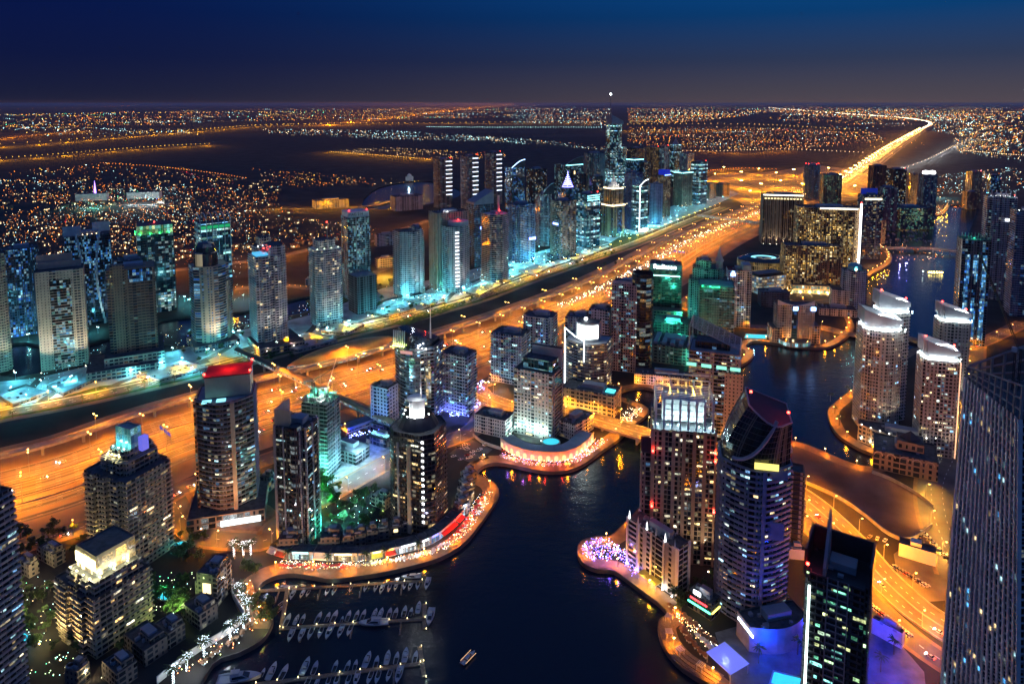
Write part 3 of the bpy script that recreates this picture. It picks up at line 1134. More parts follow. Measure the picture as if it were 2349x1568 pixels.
def glow(T, loc, col, power, r=.5, spot=None, aim=None):
    """A floodlight on or near the building: real flood lamp, elsewhere added fill."""
    b = MB()
    b.box((0, 0, 0), (.8, .5, .5))
    b.build('flood_or_fill', emat('flood_or_fill_%.2f_%.2f_%.2f' % col, col, 12), T['root'], loc=loc)
    v = Vector(loc)
    if aim is not None:
        v = v + (Vector(aim) - v).normalized() * 1.0
    else:
        v = v + Vector((0, 0, .9))
    return point('flood_or_fill_light', v, col, power, T['root'], r, spot, aim)


def sign_text(T, txt, loc, size, col, s, rz=0.0, parent=None):
    cu = bpy.data.curves.new('lettering', 'FONT')
    cu.body = txt
    cu.size = size
    cu.extrude = .12
    cu.align_x = 'CENTER'
    cu.align_y = 'CENTER'
    tmp = bpy.data.objects.new('tmp', cu)
    COL.objects.link(tmp)
    dg = bpy.context.evaluated_depsgraph_get()
    me = bpy.data.meshes.new_from_object(tmp.evaluated_get(dg))
    bpy.data.objects.remove(tmp)
    me.materials.clear()
    me.materials.append(emat('sign_%.2f_%.2f_%.2f_%d' % (*col, s), col, s))
    o = link('sign', me, parent or T['root'], loc)
    o.rotation_euler = (math.pi / 2, 0, rz)
    return o
# ------------------------------------------------------------------ facade kinds
W_, BE, GY, DK, BR, LG = (.55, .53, .50), (.46, .37, .26), (.30, .30, .33), (.05, .05, .06), (.30, .19, .12), (.42, .42, .45)
F_beige = facade(BE, bay=3.4, fl=3.4, a=.2, b0=.3, lit=.12, pal='mix')
F_white = facade(W_, bay=3.2, fl=3.4, a=.16, b0=.25, lit=.11, pal='mix')
F_white2 = facade(W_, bay=2.6, fl=3.4, a=.22, b0=.35, b1=.85, lit=.08, pal='warm')
F_grey = facade(GY, bay=3.0, fl=3.5, a=.14, b0=.25, lit=.22, pal='cool', es=2.8)
F_lgrey = facade(LG, bay=3.4, fl=3.4, a=.17, b0=.35, b1=.88, lit=.06, pal='mix')
F_brown = facade(BR, bay=3.6, fl=3.5, a=.24, b0=.3, b1=.8, lit=.03, pal='cool')
F_blue = facade((.05, .07, .10), (.01, .035, .06), bay=1.8, fl=3.8, a=.04, b0=.10, b1=.97, lit=.30, pal='blue', k=2, es=2.6)
F_teal = facade((.06, .10, .11), (.008, .04, .05), bay=1.8, fl=3.9, a=.04, b0=.12, b1=.97, lit=.24, pal='cool', k=3, es=2.8, band=.14)
F_dglass = facade(DK, (.012, .018, .026), bay=2.0, fl=3.6, a=.05, b0=.12, b1=.96, lit=.16, pal='mix', k=2, es=2.8)
F_dwarm = facade((.08, .075, .07), (.015, .016, .018), bay=3.0, fl=3.5, a=.08, b0=.2, b1=.95, lit=.12, pal='warm', es=2.2)
F_hotel = facade((.34, .23, .12), (.02, .016, .012), bay=3.6, fl=3.4, a=.2, b0=.25, b1=.85, lit=.6, pal='gold', es=2.4)
F_cyanb = facade((.07, .12, .14), (.008, .05, .07), bay=2.2, fl=4.0, a=.04, b0=.25, b1=.97, lit=.30, pal='cool', k=4, es=2.8, band=.2)
F_skel = facade((.24, .24, .23), (.01, .012, .012), bay=5.0, fl=3.6, a=.08, b0=.14, b1=.98, lit=.01, pal='cool', grough=.9)
F_office = facade((.09, .10, .09), (.02, .03, .025), bay=2.4, fl=4.0, a=.06, b0=.4, b1=.95, lit=.26, pal='green', k=2, es=1.4)
F_strip = facade((.36, .35, .34), (.02, .025, .035), bay=6.0, fl=3.5, a=.03, b0=.45, b1=.97, lit=.12, pal='mix', es=1.6)
F_stripw = facade((.44, .39, .33), (.02, .02, .025), bay=5.0, fl=3.4, a=.02, b0=.42, b1=.97, lit=.08, pal='mix', es=1.6)
F_pod = facade((.42, .36, .28), bay=5, fl=4.2, a=.12, b0=.25, b1=.75, lit=.10, pal='gold')
F_podd = facade((.12, .12, .13), bay=4, fl=4.2, a=.08, b0=.2, b1=.85, lit=.16, pal='mix')
F_lit = facade((.40, .36, .30), bay=3.4, fl=3.6, a=.22, b0=.3, b1=.82, lit=.30, pal='warm', es=2.0)

TW = tower
# ---- lake towers, front row from the left
T = TW('edge', 'beige balconied tower cut off by the left edge above the car parks', -62, 18, 590, 862, s_notch(.9, .12), 42, facade(BE, bay=3, fl=3.4, a=.12, b0=.38, lit=.3, pal='green', es=1.2), slab=1.0, slab_m=M_BEIGE, fl=3.4)
T = TW('bluel', 'dark blue glass tower with a bright cyan roof edge behind the beige arch tower', 8, 94, 575, 775, s_notch(.9, .1), 38, facade((.05, .06, .08), (.01, .025, .05), bay=2.6, fl=3.6, a=.1, b0=.2, lit=.42, pal='blue', es=2.6))
T = TW('arch', 'beige tower with a recessed balcony strip and a tall blank roof screen', 86, 199, 626, 852, s_box(.62), 30, facade((.50, .41, .29), bay=3.4, fl=3.4, a=.36, b0=.4, b1=.75, lit=.05, pal='mix'), fl=3.4, plant=False)
h, w, d = T['h'], T['w'], T['d']
part_box(T, 'roof_screen', (-w * .12, d * .3, h + 8), (w * .76, 1.6, 16), M_BEIGE)
part_box(T, 'roof_screen', (0, d * .08, h + 4), (w * .9, 1.4, 8), M_BEIGE)
part_box(T, 'recess_wall', (0, -d / 2 - .1, h * .48), (w * .44, .5, h * .86), facade((.05, .045, .035), (.015, .02, .02), bay=3.2, fl=3.4, a=.05, b0=.12, lit=.4, pal='cool', es=2.4, blank=.0))
mb = MB()
for i in range(2, int(h * .9 / 3.4)):
    mb.box((0, -d / 2 - .6, i * 3.4), (w * .44, .9, .5))
mb.build('balcony_slabs', M_BEIGE, T['root'])
T = TW('sail', 'dark glass tower wrapped in two long white curved blades', 152, 258, 545, 752, s_box(.8), 34, facade((.04, .05, .07), (.008, .018, .03), bay=2.2, fl=3.6, a=.06, b0=.15, lit=.34, pal='blue', k=1, es=2.4))
h, w, d = T['h'], T['w'], T['d']
for sx in (-1, 1):
    mb = MB()
    P = []
    for i in range(19):
        t = i / 18
        bow = math.sin(t * math.pi) * w * .10
        P.append((sx * (w * .22 + (.13 - .28 * math.sin(min(1, t * 1.0) * math.pi)) * w * .5), -d / 2 - 1.2 - bow * .3, t * (h + 12)))
    for a, b in zip(P, P[1:]):
        mb.box(((a[0] + b[0]) / 2, (a[1] + b[1]) / 2, (a[2] + b[2]) / 2), (2.6, 2.4, (b[2] - a[2]) * 1.12))
    mb.build('white_blade', M_WHITE, T['root'])
    part_box(T, 'roof_sail', (sx * w * .33, -d * .1 + sx * d * .25, h + 7), (w * .40, 1.2, 14), M_WHITE)
for i in range(5):
    glow(T, (-w * .2 + i * w * .1, -d * .3, h + .6), WRM, 60)
T = TW('brown', 'plain brown tower on a wide stepped brown podium', 249, 359, 622, 852, s_box(.75), 28, facade(BR, bay=4.4, fl=3.5, a=.06, b0=.5, b1=.92, lit=.035, pal='cool', es=1.2), slab=.35, slab_m=M_BROWN, fl=3.5)
h, w, d = T['h'], T['w'], T['d']
part_box(T, 'stair_tower', (-w * .28, -d * .5 + .5, h * .5 + 3), (w * .3, 3, h + 6), facade(BR, bay=3.2, fl=3.5, a=.34, b0=.4, b1=.75, lit=.01))
part_box(T, 'glazed_corner', (-w / 2 - .3, 0, h * .5), (.8, d * .35, h * .96), F_dglass)
b = part_box(T, 'podium', (0, -d * .1, 11), (w * 1.25, d * 1.7, 22), [F_pod, M_ROOF])
b = part_box(T, 'podium', (-w * .25, -d * .35, 6), (w * 1.45, d * 1.75, 12), [F_pod, M_ROOF])
part_box(T, 'sign_panel', (w * .2, -d / 2 - .6, h - 9), (w * .5, .5, 15), F_blue)
T = TW('darkl', 'low dark tower standing between the brown tower and the green crowned one', 262, 340, 600, 772, s_notch(.9), 35, F_dglass)
T = TW('green', 'glass office tower under a glowing green crown', 316, 402, 540, 722, s_box(.85), 30, facade((.05, .08, .09), (.01, .04, .05), bay=2.4, fl=3.8, a=.06, b0=.2, lit=.45, pal='cool', k=2, es=2.0, band=.16))
h, w, d = T['h'], T['w'], T['d']
b = MB()
b.ring(inset_poly(T['base'], .8), h, h + 13, 0, 3)
b.cap(inset_poly(T['base'], .8), h + 13, 1)
b.build('crown', [facade((.05, .25, .10), (.02, .2, .08), bay=4, fl=6.5, a=.05, b0=.05, b1=.95, lit=3, pal='crown' if 'crown' in PAL else 'green', es=1.0), M_ROOF], T['root'])
for i in range(4):
    glow(T, (-w * .4 + i * w * .26, -d / 2 - 1.5, h + .5), GRN, 900)
    glow(T, (-w / 2 - 1.5, -d * .4 + i * d * .26, h + .5), GRN, 900)
beacon_on(T, 0, 0, h + 13)
T = TW('ribs', 'glass tower with arched white ribs rising over its roof and down its side', 449, 531, 515, 690, s_box(.72), 40, F_cyanb, plant=False)
h, w, d = T['h'], T['w'], T['d']
for i in range(6):
    x = -w / 2 + i * w / 5
    b = MB()
    b.tube([(x, -d / 2 - .8, h * .42), (x, -d / 2 - .8, h), (x, -d * .46, h + 8), (x, -d * .25, h + 14), (x, 0, h + 16), (x, d * .25, h + 14), (x, d * .5, h + 4)], .75, 6)
    b.build('white_rib', M_WHITE, T['root'])
for s in (-1, 1):
    part_box(T, 'white_fin', (-w / 2 - .9, s * d * .12, h * .5), (1.2, 1.3, h * 1.04), M_WHITE)
b = MB()
b.box((0, -d / 2 - .3, h - 6), (w * .98, .4, 5))
b.build('lit_band', emat('green_band', (.02, .5, .18), .6), T['root'])
T = TW('turret', 'round fronted beige tower with a domed turret and a short side wing', 436, 527, 612, 800, s_bow(.85, .3), 38, facade((.50, .38, .26), (.01, .04, .07), bay=7, fl=3.5, a=.03, b0=.42, b1=.95, lit=.30, pal='blue', k=1, es=2.4), slab=.5, slab_m=M_BEIGE, fl=3.5, tiers=[(0, 1), (0, .78, .5, .9, .36, .12)])
h, w, d, S = T['h'], T['w'], T['d'], T['S']
b = MB()
b.lathe([(S * .33, h - 2), (S * .33, h + 16), (S * .27, h + 17), (S * .27, h + 24), (S * .22, h + 28), (S * .1, h + 30), (0, h + 30.5)], 24, (-S * .1, 0))
b.build('turret', facade((.50, .40, .28), bay=12, fl=4, a=.0, b0=.55, b1=.9, lit=.03), T['root'])
b = MB()
b.box((0, 0, 4), (S * 1.25, S * 1.1, 8))
b.build('podium', F_podd, T['root'])
point('turret_light', (S * .2, 0, h + 29), (.6, 1, .5), 3000, T['root'], .6)
T = TW('twinback', 'pale stepped tower with a small lit roof house behind the red lit one', 571, 643, 568, 770, s_notch(.95, .14), 38, F_white, slab=.9, fl=3.4, tiers=[(0, .86), (0, 1, .74, .74)])
h = T['h']
part_box(T, 'roof_house', (0, 0, h + 6), (T['w'] * .6, T['d'] * .6, 12), [F_lit, M_ROOF])
for i in range(4):
    glow(T, (T['w'] * (-.4 + .25 * i), -T['d'] * .42, h + .6), WHI, 120)
spire(T, 0, 0, h + 12, h + 30, .6)
T = TW('twinfront', 'pale tower of curved balconies with red light on its roof', 574, 657, 590, 802, s_bay(.8, 2, .1), 36, F_white, slab=1.1, fl=3.4, wins=70, pal='warm')
h, w, d = T['h'], T['w'], T['d']
part_box(T, 'roof_frame', (w * .25, 0, h + 6), (w * .48, d * .9, 12), [F_white2, M_ROOF])
part_box(T, 'roof_pool', (-w * .26, -d * .1, h + 1.5), (w * .4, d * .5, 2.4), emat('pool_roof', (.1, .55, .9), .8))
beacon_on(T, -w * .1, 0, h + 5, 1500)
part_box(T, 'podium', (w * .1, -d * .35, 5), (w * 1.5, d * 1.5, 10), [F_pod, M_ROOF])
T = TW('clock', 'pale tower with lit roof turret standing right of the red lit one', 711, 784, 574, 752, s_cham(.95, .16), 36, facade(W_, bay=3.2, fl=3.4, a=.14, b0=.32, lit=.16, pal='warm'), slab=1.0, fl=3.4, wins=50, pal='warm', plant=False)
h, w, d = T['h'], T['w'], T['d']
part_box(T, 'roof_house', (0, d * .1, h + 6), (w * .66, d * .6, 12), [F_white2, M_ROOF])
spire(T, w * .1, 0, h + 12, h + 34, .7)
beacon_on(T, w * .1, 0, h + 34, 0)
for i in range(4):
    glow(T, (-w * .42 + i * w * .27, -d * .36, h + .6), (.9, 1, .7), 200)
part_box(T, 'entrance_arcade', (0, -d * .52, 5), (w * .9, 3, 10), F_lit)
T = TW('mag', 'dark glazed tower with a pale lettered band round its flat top', 784, 850, 500, 690, s_box(.9), 32, facade((.22, .23, .24), (.015, .03, .035), bay=2.6, fl=3.5, a=.12, b0=.18, lit=.3, pal='cool', es=2.6), plant=False)
h, w, d = T['h'], T['w'], T['d']
part_box(T, 'roof_band', (0, 0, h + 4.5), (w * .94, d * .94, 9), M_WHITE)
o = sign_text(T, 'MAG 214', (-w * .12, -d * .47 - .2, h + 4.5), 6.0, (.04, .04, .05), 0)
beacon_on(T, -w * .4, -d * .4, h + 9)
beacon_on(T, w * .4, -d * .4, h + 9, 0)
T = TW('shell', 'unlit concrete tower under construction in front of the lettered dark tower', 799, 864, 636, 722, s_box(1), 38, F_skel, slab=.8, slab_m=M_CONC, fl=3.6, plant=False)
b = MB()
rnd = random.Random(3)
for i in range(26):
    b.box((rnd.uniform(-.48, .48) * T['w'], rnd.choice((-.48, .48)) * T['d'], T['h'] + 1.5), (.5, .5, 5))
b.build('rebar_columns', M_CONC, T['root'])
T = TW('curv1', 'striped pale tower with dark balcony bays beside the blue lit car park', 903, 972, 532, 684, s_bow(.85, .22), 34, F_white, slab=1.1, fl=3.4, wins=40, pal='mix', tiers=[(0, 1), (0, 1.04, .3, .9, .3, 0)])
part_box(T, 'podium', (0, -T['d'] * .2, 4), (T['w'] * 1.4, T['d'] * 1.5, 8), [F_lgrey, M_ROOF])
T = TW('tallback', 'tall slim beige tower with a bright lamp on its roof corner', 985, 1072, 490, 668, s_box(.6), 30, facade((.36, .33, .26), (.02, .06, .06), bay=3.2, fl=3.5, a=.25, b0=.2, lit=.09, pal='cool'), piers=4.5, pier_m=M_BEIGE)
glow(T, (-T['w'] * .1, -T['d'] * .3, T['h'] + .6), WHI, 2500)
glow(T, (-T['w'] * .35, -T['d'] * .5 - 5, 2), TEA, 60000, aim=(-T['w'] * .35, -T['d'] * .5, 60), spot=70)
glow(T, (-T['w'] * .1, -T['d'] * .5 - 5, 2), TEA, 60000, aim=(-T['w'] * .1, -T['d'] * .5, 60), spot=70)
T = TW('redtop', 'pale banded tower with a lit ladder of windows and red roof light', 1010, 1076, 520, 672, s_bow(.85, .25), 36, F_white, slab=1.0, fl=3.4, plant=False)
h, w, d = T['h'], T['w'], T['d']
b = MB()
b.lathe([(w * .42, h), (w * .42, h + 7), (w * .36, h + 7.5)], 20, (w * .1, 0))
b.cap([(w * .1 + w * .36 * math.cos(k * .3142), w * .36 * math.sin(k * .3142)) for k in range(20)], h + 7.5)
b.build('round_crown', M_WHITE, T['root'])
beacon_on(T, 0, -d * .2, h + 7.5, 2500)
for i in range(16):
    b = MB()
    b.box((-w * .2, -d / 2 + d * .02, h * .1 + i * h * .054), (w * .16, 1.6, 2.0))
    b.build('window', emat('ladder_window', (.85, .9, 1), 2.2), T['root'])
T = TW('slope', 'dark office tower with a slanted roof wing and blue sign', 1070, 1133, 470, 612, s_box(.8), 30, facade((.20, .21, .23), (.01, .02, .04), bay=3, fl=3.7, a=.14, b0=.14, lit=.14, pal='blue'), plant=False)
h, w, d = T['h'], T['w'], T['d']
b = MB()
P = [(-w / 2, -d / 2), (w / 2, -d / 2), (w / 2, d / 2), (-w / 2, d / 2)]
zs = (h + 4, h + 26, h + 26, h + 4)
for i in range(4):
    a, c = P[i], P[(i + 1) % 4]
    b.face([(*a, h), (*c, h), (*c, zs[(i + 1) % 4]), (*a, zs[i])])
b.face([(*P[i], zs[i]) for i in range(4)])
b.build('slanted_crown', M_GREYW, T['root'])
part_box(T, 'sign', (w * .05, -d / 2 - .4, h * .62), (w * .5, .5, 5), emat('blue_sign', (.2, .3, 1), 6))
T = TW('redtop2', 'rounded dark and white banded tower with red roof lamp and white mast', 1104, 1166, 492, 648, s_bow(.95, .3), 38, facade((.40, .37, .34), (.02, .02, .025), bay=2.6, fl=3.5, a=.1, b0=.4, lit=.16, pal='warm'), slab=.9, fl=3.5)
beacon_on(T, 0, -T['d'] * .2, T['h'] + 3, 2500)
part_box(T, 'roof_mast', (T['w'] * .1, 0, T['h'] + 16), (3, 3, 32), M_WHITE)
# ---- three slim towers behind
for i, (xl, xr, yt, yb, q) in enumerate(((994, 1038, 366, 478, 'leftmost and shortest'), (1056, 1098, 358, 480, 'middle one'), (1112, 1152, 350, 470, 'rightmost and tallest'))):
    T = TW('slim%d' % i, 'slim striped tower with stacked white light bars, %s of the three' % q, xl, xr, yt, yb, s_box(.9), 38, facade((.34, .33, .32), (.02, .03, .04), bay=8, fl=3.6, a=.02, b0=.45, b1=.95, lit=.10, pal='mix', es=1.5), beacon=True, group='three slim striped towers')
    h, w, d = T['h'], T['w'], T['d']
    for j in range(9):
        part_box(T, 'light_bar', (w * .22, -d / 2 - .4, h * (.95 - j * .085)), (w * .5, .4, 1.8), emat('bar_light', (.72, .82, 1), 3.0))
# ---- cluster in the middle distance
def arc_crown(T, m, r=.7, n=14, lift=.25):
    """A curved blade along the roof edge."""
    w, d, h = T['w'], T['d'], T['h']
    b = MB()
    pts = [(-w / 2 + w * i / n, -d / 2 - .5, h + h * lift * math.sin(i / n * math.pi / 2)) for i in range(n + 1)]
    b.tube(pts, r, 5)
    b.build('curved_edge', m, T['root'])
    b = MB()
    for a, c in zip(pts, pts[1:]):
        b.face([(a[0], a[1] + .6, h - .5), (c[0], c[1] + .6, h - .5), (c[0], c[1] + .6, c[2]), (a[0], a[1] + .6, a[2])])
    b.build('roof_screen', F_dglass, T['root'])


E_BLEDGE = emat('edge_light', (.35, .6, 1), 4.0)
E_WEDGE = emat('white_edge_light', (.8, .92, 1), 5.0)
T = TW('mid1', 'dark glass tower with a glowing blue curved roof edge', 1158, 1204, 385, 530, s_box(.8), 34, F_blue, plant=False)
arc_crown(T, E_BLEDGE, .9, lift=.12)
T = TW('mid2', 'wide blue glass tower carrying a small lit blue sign', 1164, 1228, 470, 604, s_notch(.85, .12), 36, facade((.30, .31, .36), (.01, .03, .09), bay=3.4, fl=3.5, a=.06, b0=.35, lit=.32, pal='blue', es=2.6))
part_box(T, 'sign', (T['w'] * .25, -T['d'] / 2 - .5, T['h'] * .40), (T['w'] * .34, .5, 5), emat('blue_sign', (.2, .3, 1), 6))
T = TW('mid3', 'grey tower with a high curved white side fin', 1228, 1266, 445, 565, s_bow(.9, .25), 30, F_grey)
arc_crown(T, M_WHITE, 1.0, lift=.2)
T = TW('mid4', 'glass and stone office tower with blue lit letters halfway up', 1262, 1322, 462, 596, s_box(.9), 36, facade((.36, .28, .2), (.015, .05, .06), bay=2.8, fl=3.7, a=.12, b0=.2, lit=.3, pal='mix', es=2.6), podium=(8, 1.25, F_podd))
part_box(T, 'sign', (-T['w'] * .5 - .4, 0, T['h'] * .6), (.5, T['d'] * .45, 4), emat('blue_sign', (.2, .3, 1), 6))
T = TW('mid5', 'cyan lit glass office tower with a bright white stripe at its top', 1319, 1376, 446, 568, s_box(.9), 38, facade((.03, .10, .13), (.004, .06, .09), bay=2.2, fl=4.0, a=.04, b0=.25, b1=.97, lit=.36, pal='cool', k=3, es=2.8, band=.2), beacon=True)
for j in range(3):
    part_box(T, 'light_bar', (0, -T['d'] / 2 - .4, T['h'] - 4 - j * 5), (T['w'] * .9, .4, 1.4), emat('cyan_bar', (.3, .95, 1), 3.5))
T = TW('mid6', 'near black office block behind the fin tower', 1208, 1254, 388, 500, s_box(.8), 30, F_dglass)
T = TW('mid7', 'dark tower with a red beacon, arched screen and gold lit slot', 1272, 1338, 378, 500, s_box(.7), 36, facade((.06, .07, .09), (.012, .02, .03), bay=2.4, fl=3.8, a=.05, b0=.2, lit=.26, pal='cool', es=2.6), beacon=True, plant=False)
h, w, d = T['h'], T['w'], T['d']
arc_crown(T, M_METAL, .7, lift=.14)
part_box(T, 'light_slot', (0, -d / 2 - .4, h * .62), (w * .06, .4, h * .5), emat('gold_slot', (1, .72, .3), 2.5))
part_box(T, 'light_bar', (0, -d / 2 - .4, h - 2), (w * .95, .4, 1.6), emat('cyan_bar', (.3, .95, 1), 3.5))
T = TW('mid8', 'pale ribbed tower pair of flat roofs left of the tallest spired tower', 1338, 1388, 352, 485, s_notch(.8, .2), 30, facade((.33, .33, .30), (.02, .03, .03), bay=2.8, fl=3.5, a=.3, b0=.2, lit=.12, pal='mix'))
T = TW('almas', 'tallest glass tower with slanted top and thin white tipped spire', 1388, 1437, 285, 470, s_bow(.7, .2), 24, facade((.10, .13, .15), (.01, .04, .05), bay=2.2, fl=3.8, a=.05, b0=.2, lit=.42, pal='cool', k=2, es=2.6, band=.12), plant=False, tiers=[(0, .72), (0, 1, .72, .8, -.12, .05)])
h, w, d, ox, oy = T['h'], T['w'], T['d'], T['ox'], T['oy']
b = MB()
P = [(ox - w / 2, oy - d / 2), (ox + w / 2, oy - d / 2), (ox + w / 2, oy + d / 2), (ox - w / 2, oy + d / 2)]
zs = (h + 30, h + 10, h + 10, h + 30)
for i in range(4):
    a, c = P[i], P[(i + 1) % 4]
    b.face([(*a, h), (*c, h), (*c, zs[(i + 1) % 4]), (*a, zs[i])])
b.face([(*P[i], zs[i]) for i in range(4)])
b.build('slanted_crown', M_GREYW, T['root'])
spire(T, ox - w * .38, oy, h + 28, h + 92, 2.2)
b = MB()
b.lathe([(0, 0), (2.4, 2), (2.4, 5), (0, 7)], 10)
b.build('spire_lamp', emat('spire_lamp', (.8, .95, 1), 20), T['root'], loc=(ox - w * .38, oy, h + 90))
T = TW('gold', 'golden stone tower with floodlit bands and a white pyramid top', 1380, 1434, 432, 545, s_cham(.95, .1), 34, facade((.50, .36, .17), (.02, .02, .03), bay=3.0, fl=3.6, a=.28, b0=.0, b1=1, lit=.04, pal='blue'), plant=False, tiers=[(0, .66), (0, 1, .84, .84)])
h, w, d = T['h'], T['w'], T['d']
b = MB()
b.lathe([(w * .5, h), (w * .4, h + 7), (w * .32, h + 7), (w * .12, h + 20), (w * .06, h + 26), (0, h + 40)], 4)
b.build('pyramid_roof', M_WHITE, T['root'])
for z, q in ((h * .66, 1.0), (h, .84)):
    for i in range(5):
        glow(T, (-w * .6 * q + i * w * .3 * q, -d * .6 * q - 1.2, z + .5), (1, .85, .6), 900)
    b = MB()
    b.ring(inset_poly(T['base'] if q == 1 else T['top'], -.5), z - 3, z)
    b.build('light_band', emat('gold_band', (1, .82, .5), 3.0), T['root'])
for i in range(3):
    glow(T, (-w * .4 + i * w * .4, -d * .5, h + 7.5), (1, .95, .85), 3000)
part_box(T, 'glazed_front', (0, -T['S'] * .475 - .3, h * .33), (T['S'] * .30, .8, h * .52), F_blue)
for k, (lab, xl, xr, yt, yb, fac, kw) in enumerate((
    ('blue glass slab with violet window columns right of the golden tower', 1432, 1474, 396, 528, facade((.06, .07, .14), (.01, .02, .10), bay=2.4, fl=3.6, a=.12, b0=.2, lit=.35, pal='blue', es=1.3), {}),
    ('curved glass tower outlined by a vertical white light line', 1449, 1486, 428, 532, F_cyanb, {'edge': 1}),
    ('slim pale blue tower with dark window slots', 1490, 1520, 422, 516, facade((.40, .52, .66), (.02, .05, .10), bay=3, fl=3.8, a=.3, b0=.3, b1=.75, lit=.04, pal='blue'), {}),
    ('brown tower with a glowing dark blue roof box', 1508, 1538, 402, 498, facade((.30, .2, .12), (.02, .02, .03), bay=2.6, fl=3.5, a=.2, b0=.2, lit=.3, pal='warm'), {'box': 1}),
    ('tan apartment tower with a cyan lit roof edge', 1544, 1588, 396, 474, facade((.34, .26, .17), bay=2.8, fl=3.4, a=.2, b0=.25, lit=.30, pal='green', es=1.2), {'bar': 1}),
    ('cyan windowed slab at the far end of the lake tower cluster', 1584, 1622, 372, 470, F_cyanb, {'beacon': 1}),
    ('narrow dark tower with a stair of lit floors behind the blue slab', 1462, 1492, 372, 470, F_dglass, {}),
    ('pale slim tower with red lamps, first behind the brown blue topped tower', 1512, 1534, 335, 440, F_grey, {'beacon': 1}),
    ('teal lit tower with a peaked roof behind the tan apartment tower', 1536, 1562, 332, 430, F_teal, {'peak': 1}),
    ('dark olive tower in the back row right of the spired tower', 1440, 1480, 340, 450, facade((.10, .10, .08), bay=3, fl=3.6, a=.2, b0=.25, lit=.14, pal='warm'), {}),
    ('dim brown tower in the back row with scattered gold windows', 1482, 1512, 338, 440, facade((.16, .12, .08), bay=3, fl=3.6, a=.2, b0=.25, lit=.25, pal='gold'), {'beacon': 1}),
    ('slate grey tower in the back row behind the tan apartment tower', 1558, 1592, 352, 440, F_grey, {}),
    ('bulky dark tower between the arched screen tower and the ribbed pair', 1300, 1345, 400, 500, F_dglass, {}),
    ('blue glass mid rise with bright cyan roof at the foot of the spired tower', 1434, 1476, 366, 470, F_blue, {'bar': 1}),
    ('small blue lit tower with a neon tree shape on its roof', 1278, 1326, 432, 520, F_blue, {'tree': 1}),
    ('narrow dark tower wedged behind the cyan glass office tower', 1352, 1384, 405, 520, F_dglass, {}),
)):
    T = TW('cl%d' % k, lab, xl, xr, yt, yb, s_box(.85), 32 + 3 * (k % 4), fac, beacon=bool(kw.get('beacon')))
    h, w, d = T['h'], T['w'], T['d']
    if kw.get('edge'):
        part_box(T, 'light_line', (-w / 2 + 1.5, -d / 2 - .5, h * .5), (1.6, .5, h), E_WEDGE)
        arc_crown(T, E_WEDGE, .8, lift=.14)
        part_box(T, 'lit_base', (0, -d / 2 - 1.5, 4), (w, 2, 7), emat('lobby', (1, .9, .7), 2.5))
    if kw.get('box'):
        part_box(T, 'roof_box', (0, 0, h + 7), (w * .9, d * .9, 14), emat('blue_box', (.01, .03, .55), .5))
        part_box(T, 'light_bar', (0, -d / 2 - .3, h), (w, .5, 2), emat('blue_bar', (.15, .3, 1), 6))
    if kw.get('bar'):
        part_box(T, 'light_bar', (0, -d / 2 - .4, h - 1), (w * .95, .5, 2.4), emat('cyan_bar', (.3, .95, 1), 3.5))
        part_box(T, 'light_bar', (-w / 2 - .4, 0, h - 1), (.5, d * .95, 2.4), emat('cyan_bar', (.3, .95, 1), 3.5))
    if kw.get('peak'):
        b = MB()
        b.lathe([(w * .6, h), (w * .3, h + 10), (0, h + 30)], 4)
        b.build('peaked_roof', M_GREYW, T['root'])
    if kw.get('tree'):
        b = MB()
        for i in range(7):
            r = w * .34 * (1 - i / 7)
            b.tube([(r * math.cos(t * .5236), r * math.sin(t * .5236), h + 2 + i * 5) for t in range(13)], .7, 5)
        b.tube([(0, 0, h), (0, 0, h + 42)], .8, 5)
        b.build('neon_tree', emat('neon_blue', (.25, .25, 1), 6), T['root'])
for k, (xl, xr, yb, lab) in enumerate(((1612, 1642, 456, 'low unlit brown block beside the lake tower cluster, left of a pair'), (1640, 1674, 452, 'low unlit brown block beside the yellow interchange, right of a pair'))):
    TW('lowb%d' % k, lab, xl, xr, 422, yb, s_box(.7), 40, F_brown, cat='building', name='apartment_block')
# ------------------------------------------------------------------ hotel and far right towers
T = TW('hotel1', 'wide brown hotel slab with floodlit ribs and a white lit roof edge', 1744, 1841, 448, 562, s_box(.42), -12, facade((.36, .25, .15), (.03, .02, .015), bay=4.2, fl=3.4, a=.30, b0=.0, b1=1, lit=.02, pal='gold'), piers=7.5, pier_m=M_BEIGE)
h, w, d = T['h'], T['w'], T['d']
part_box(T, 'light_bar', (0, -d / 2 - .8, h - 1), (w, .6, 2.2), emat('hotel_bar', (1, .95, .75), 3.5))
for i in range(12):
    part_box(T, 'window', (-w * .44 + i * w * .08, -d / 2 - .75, h - 9), (w * .05, .5, 3), emat('hotel_window', (1, .8, .4), 1.6))
    if i % 2 == 0:
        glow(T, (-w * .46 + i * w * .083, -d / 2 - 4, .6), (1, .88, .7), 26000, aim=(-w * .46 + i * w * .083, -d / 2, 45), spot=50)
T = TW('hotel2', 'huge brown hotel slab full of gold lit balconies beside a tall white light mast', 1819, 1968, 478, 662, s_bay(.3, 5, .03), -8, F_hotel, piers=9, pier_m=M_BROWN, wins=100, pal='gold', bay=3.6, fl=3.4)
h, w, d = T['h'], T['w'], T['d']
part_box(T, 'light_bar', (w * .15, -d / 2 - 1.2, h - 1), (w * .62, .6, 2.0), emat('hotel_bar', (1, .95, .75), 3.5))
part_box(T, 'light_mast', (w * .515, -d / 2, h * .5 + 4), (2.4, 2.4, h + 8), emat('mast_white', (1, .95, .92), 6))
beacon_on(T, w * .515, -d / 2, h + 8)
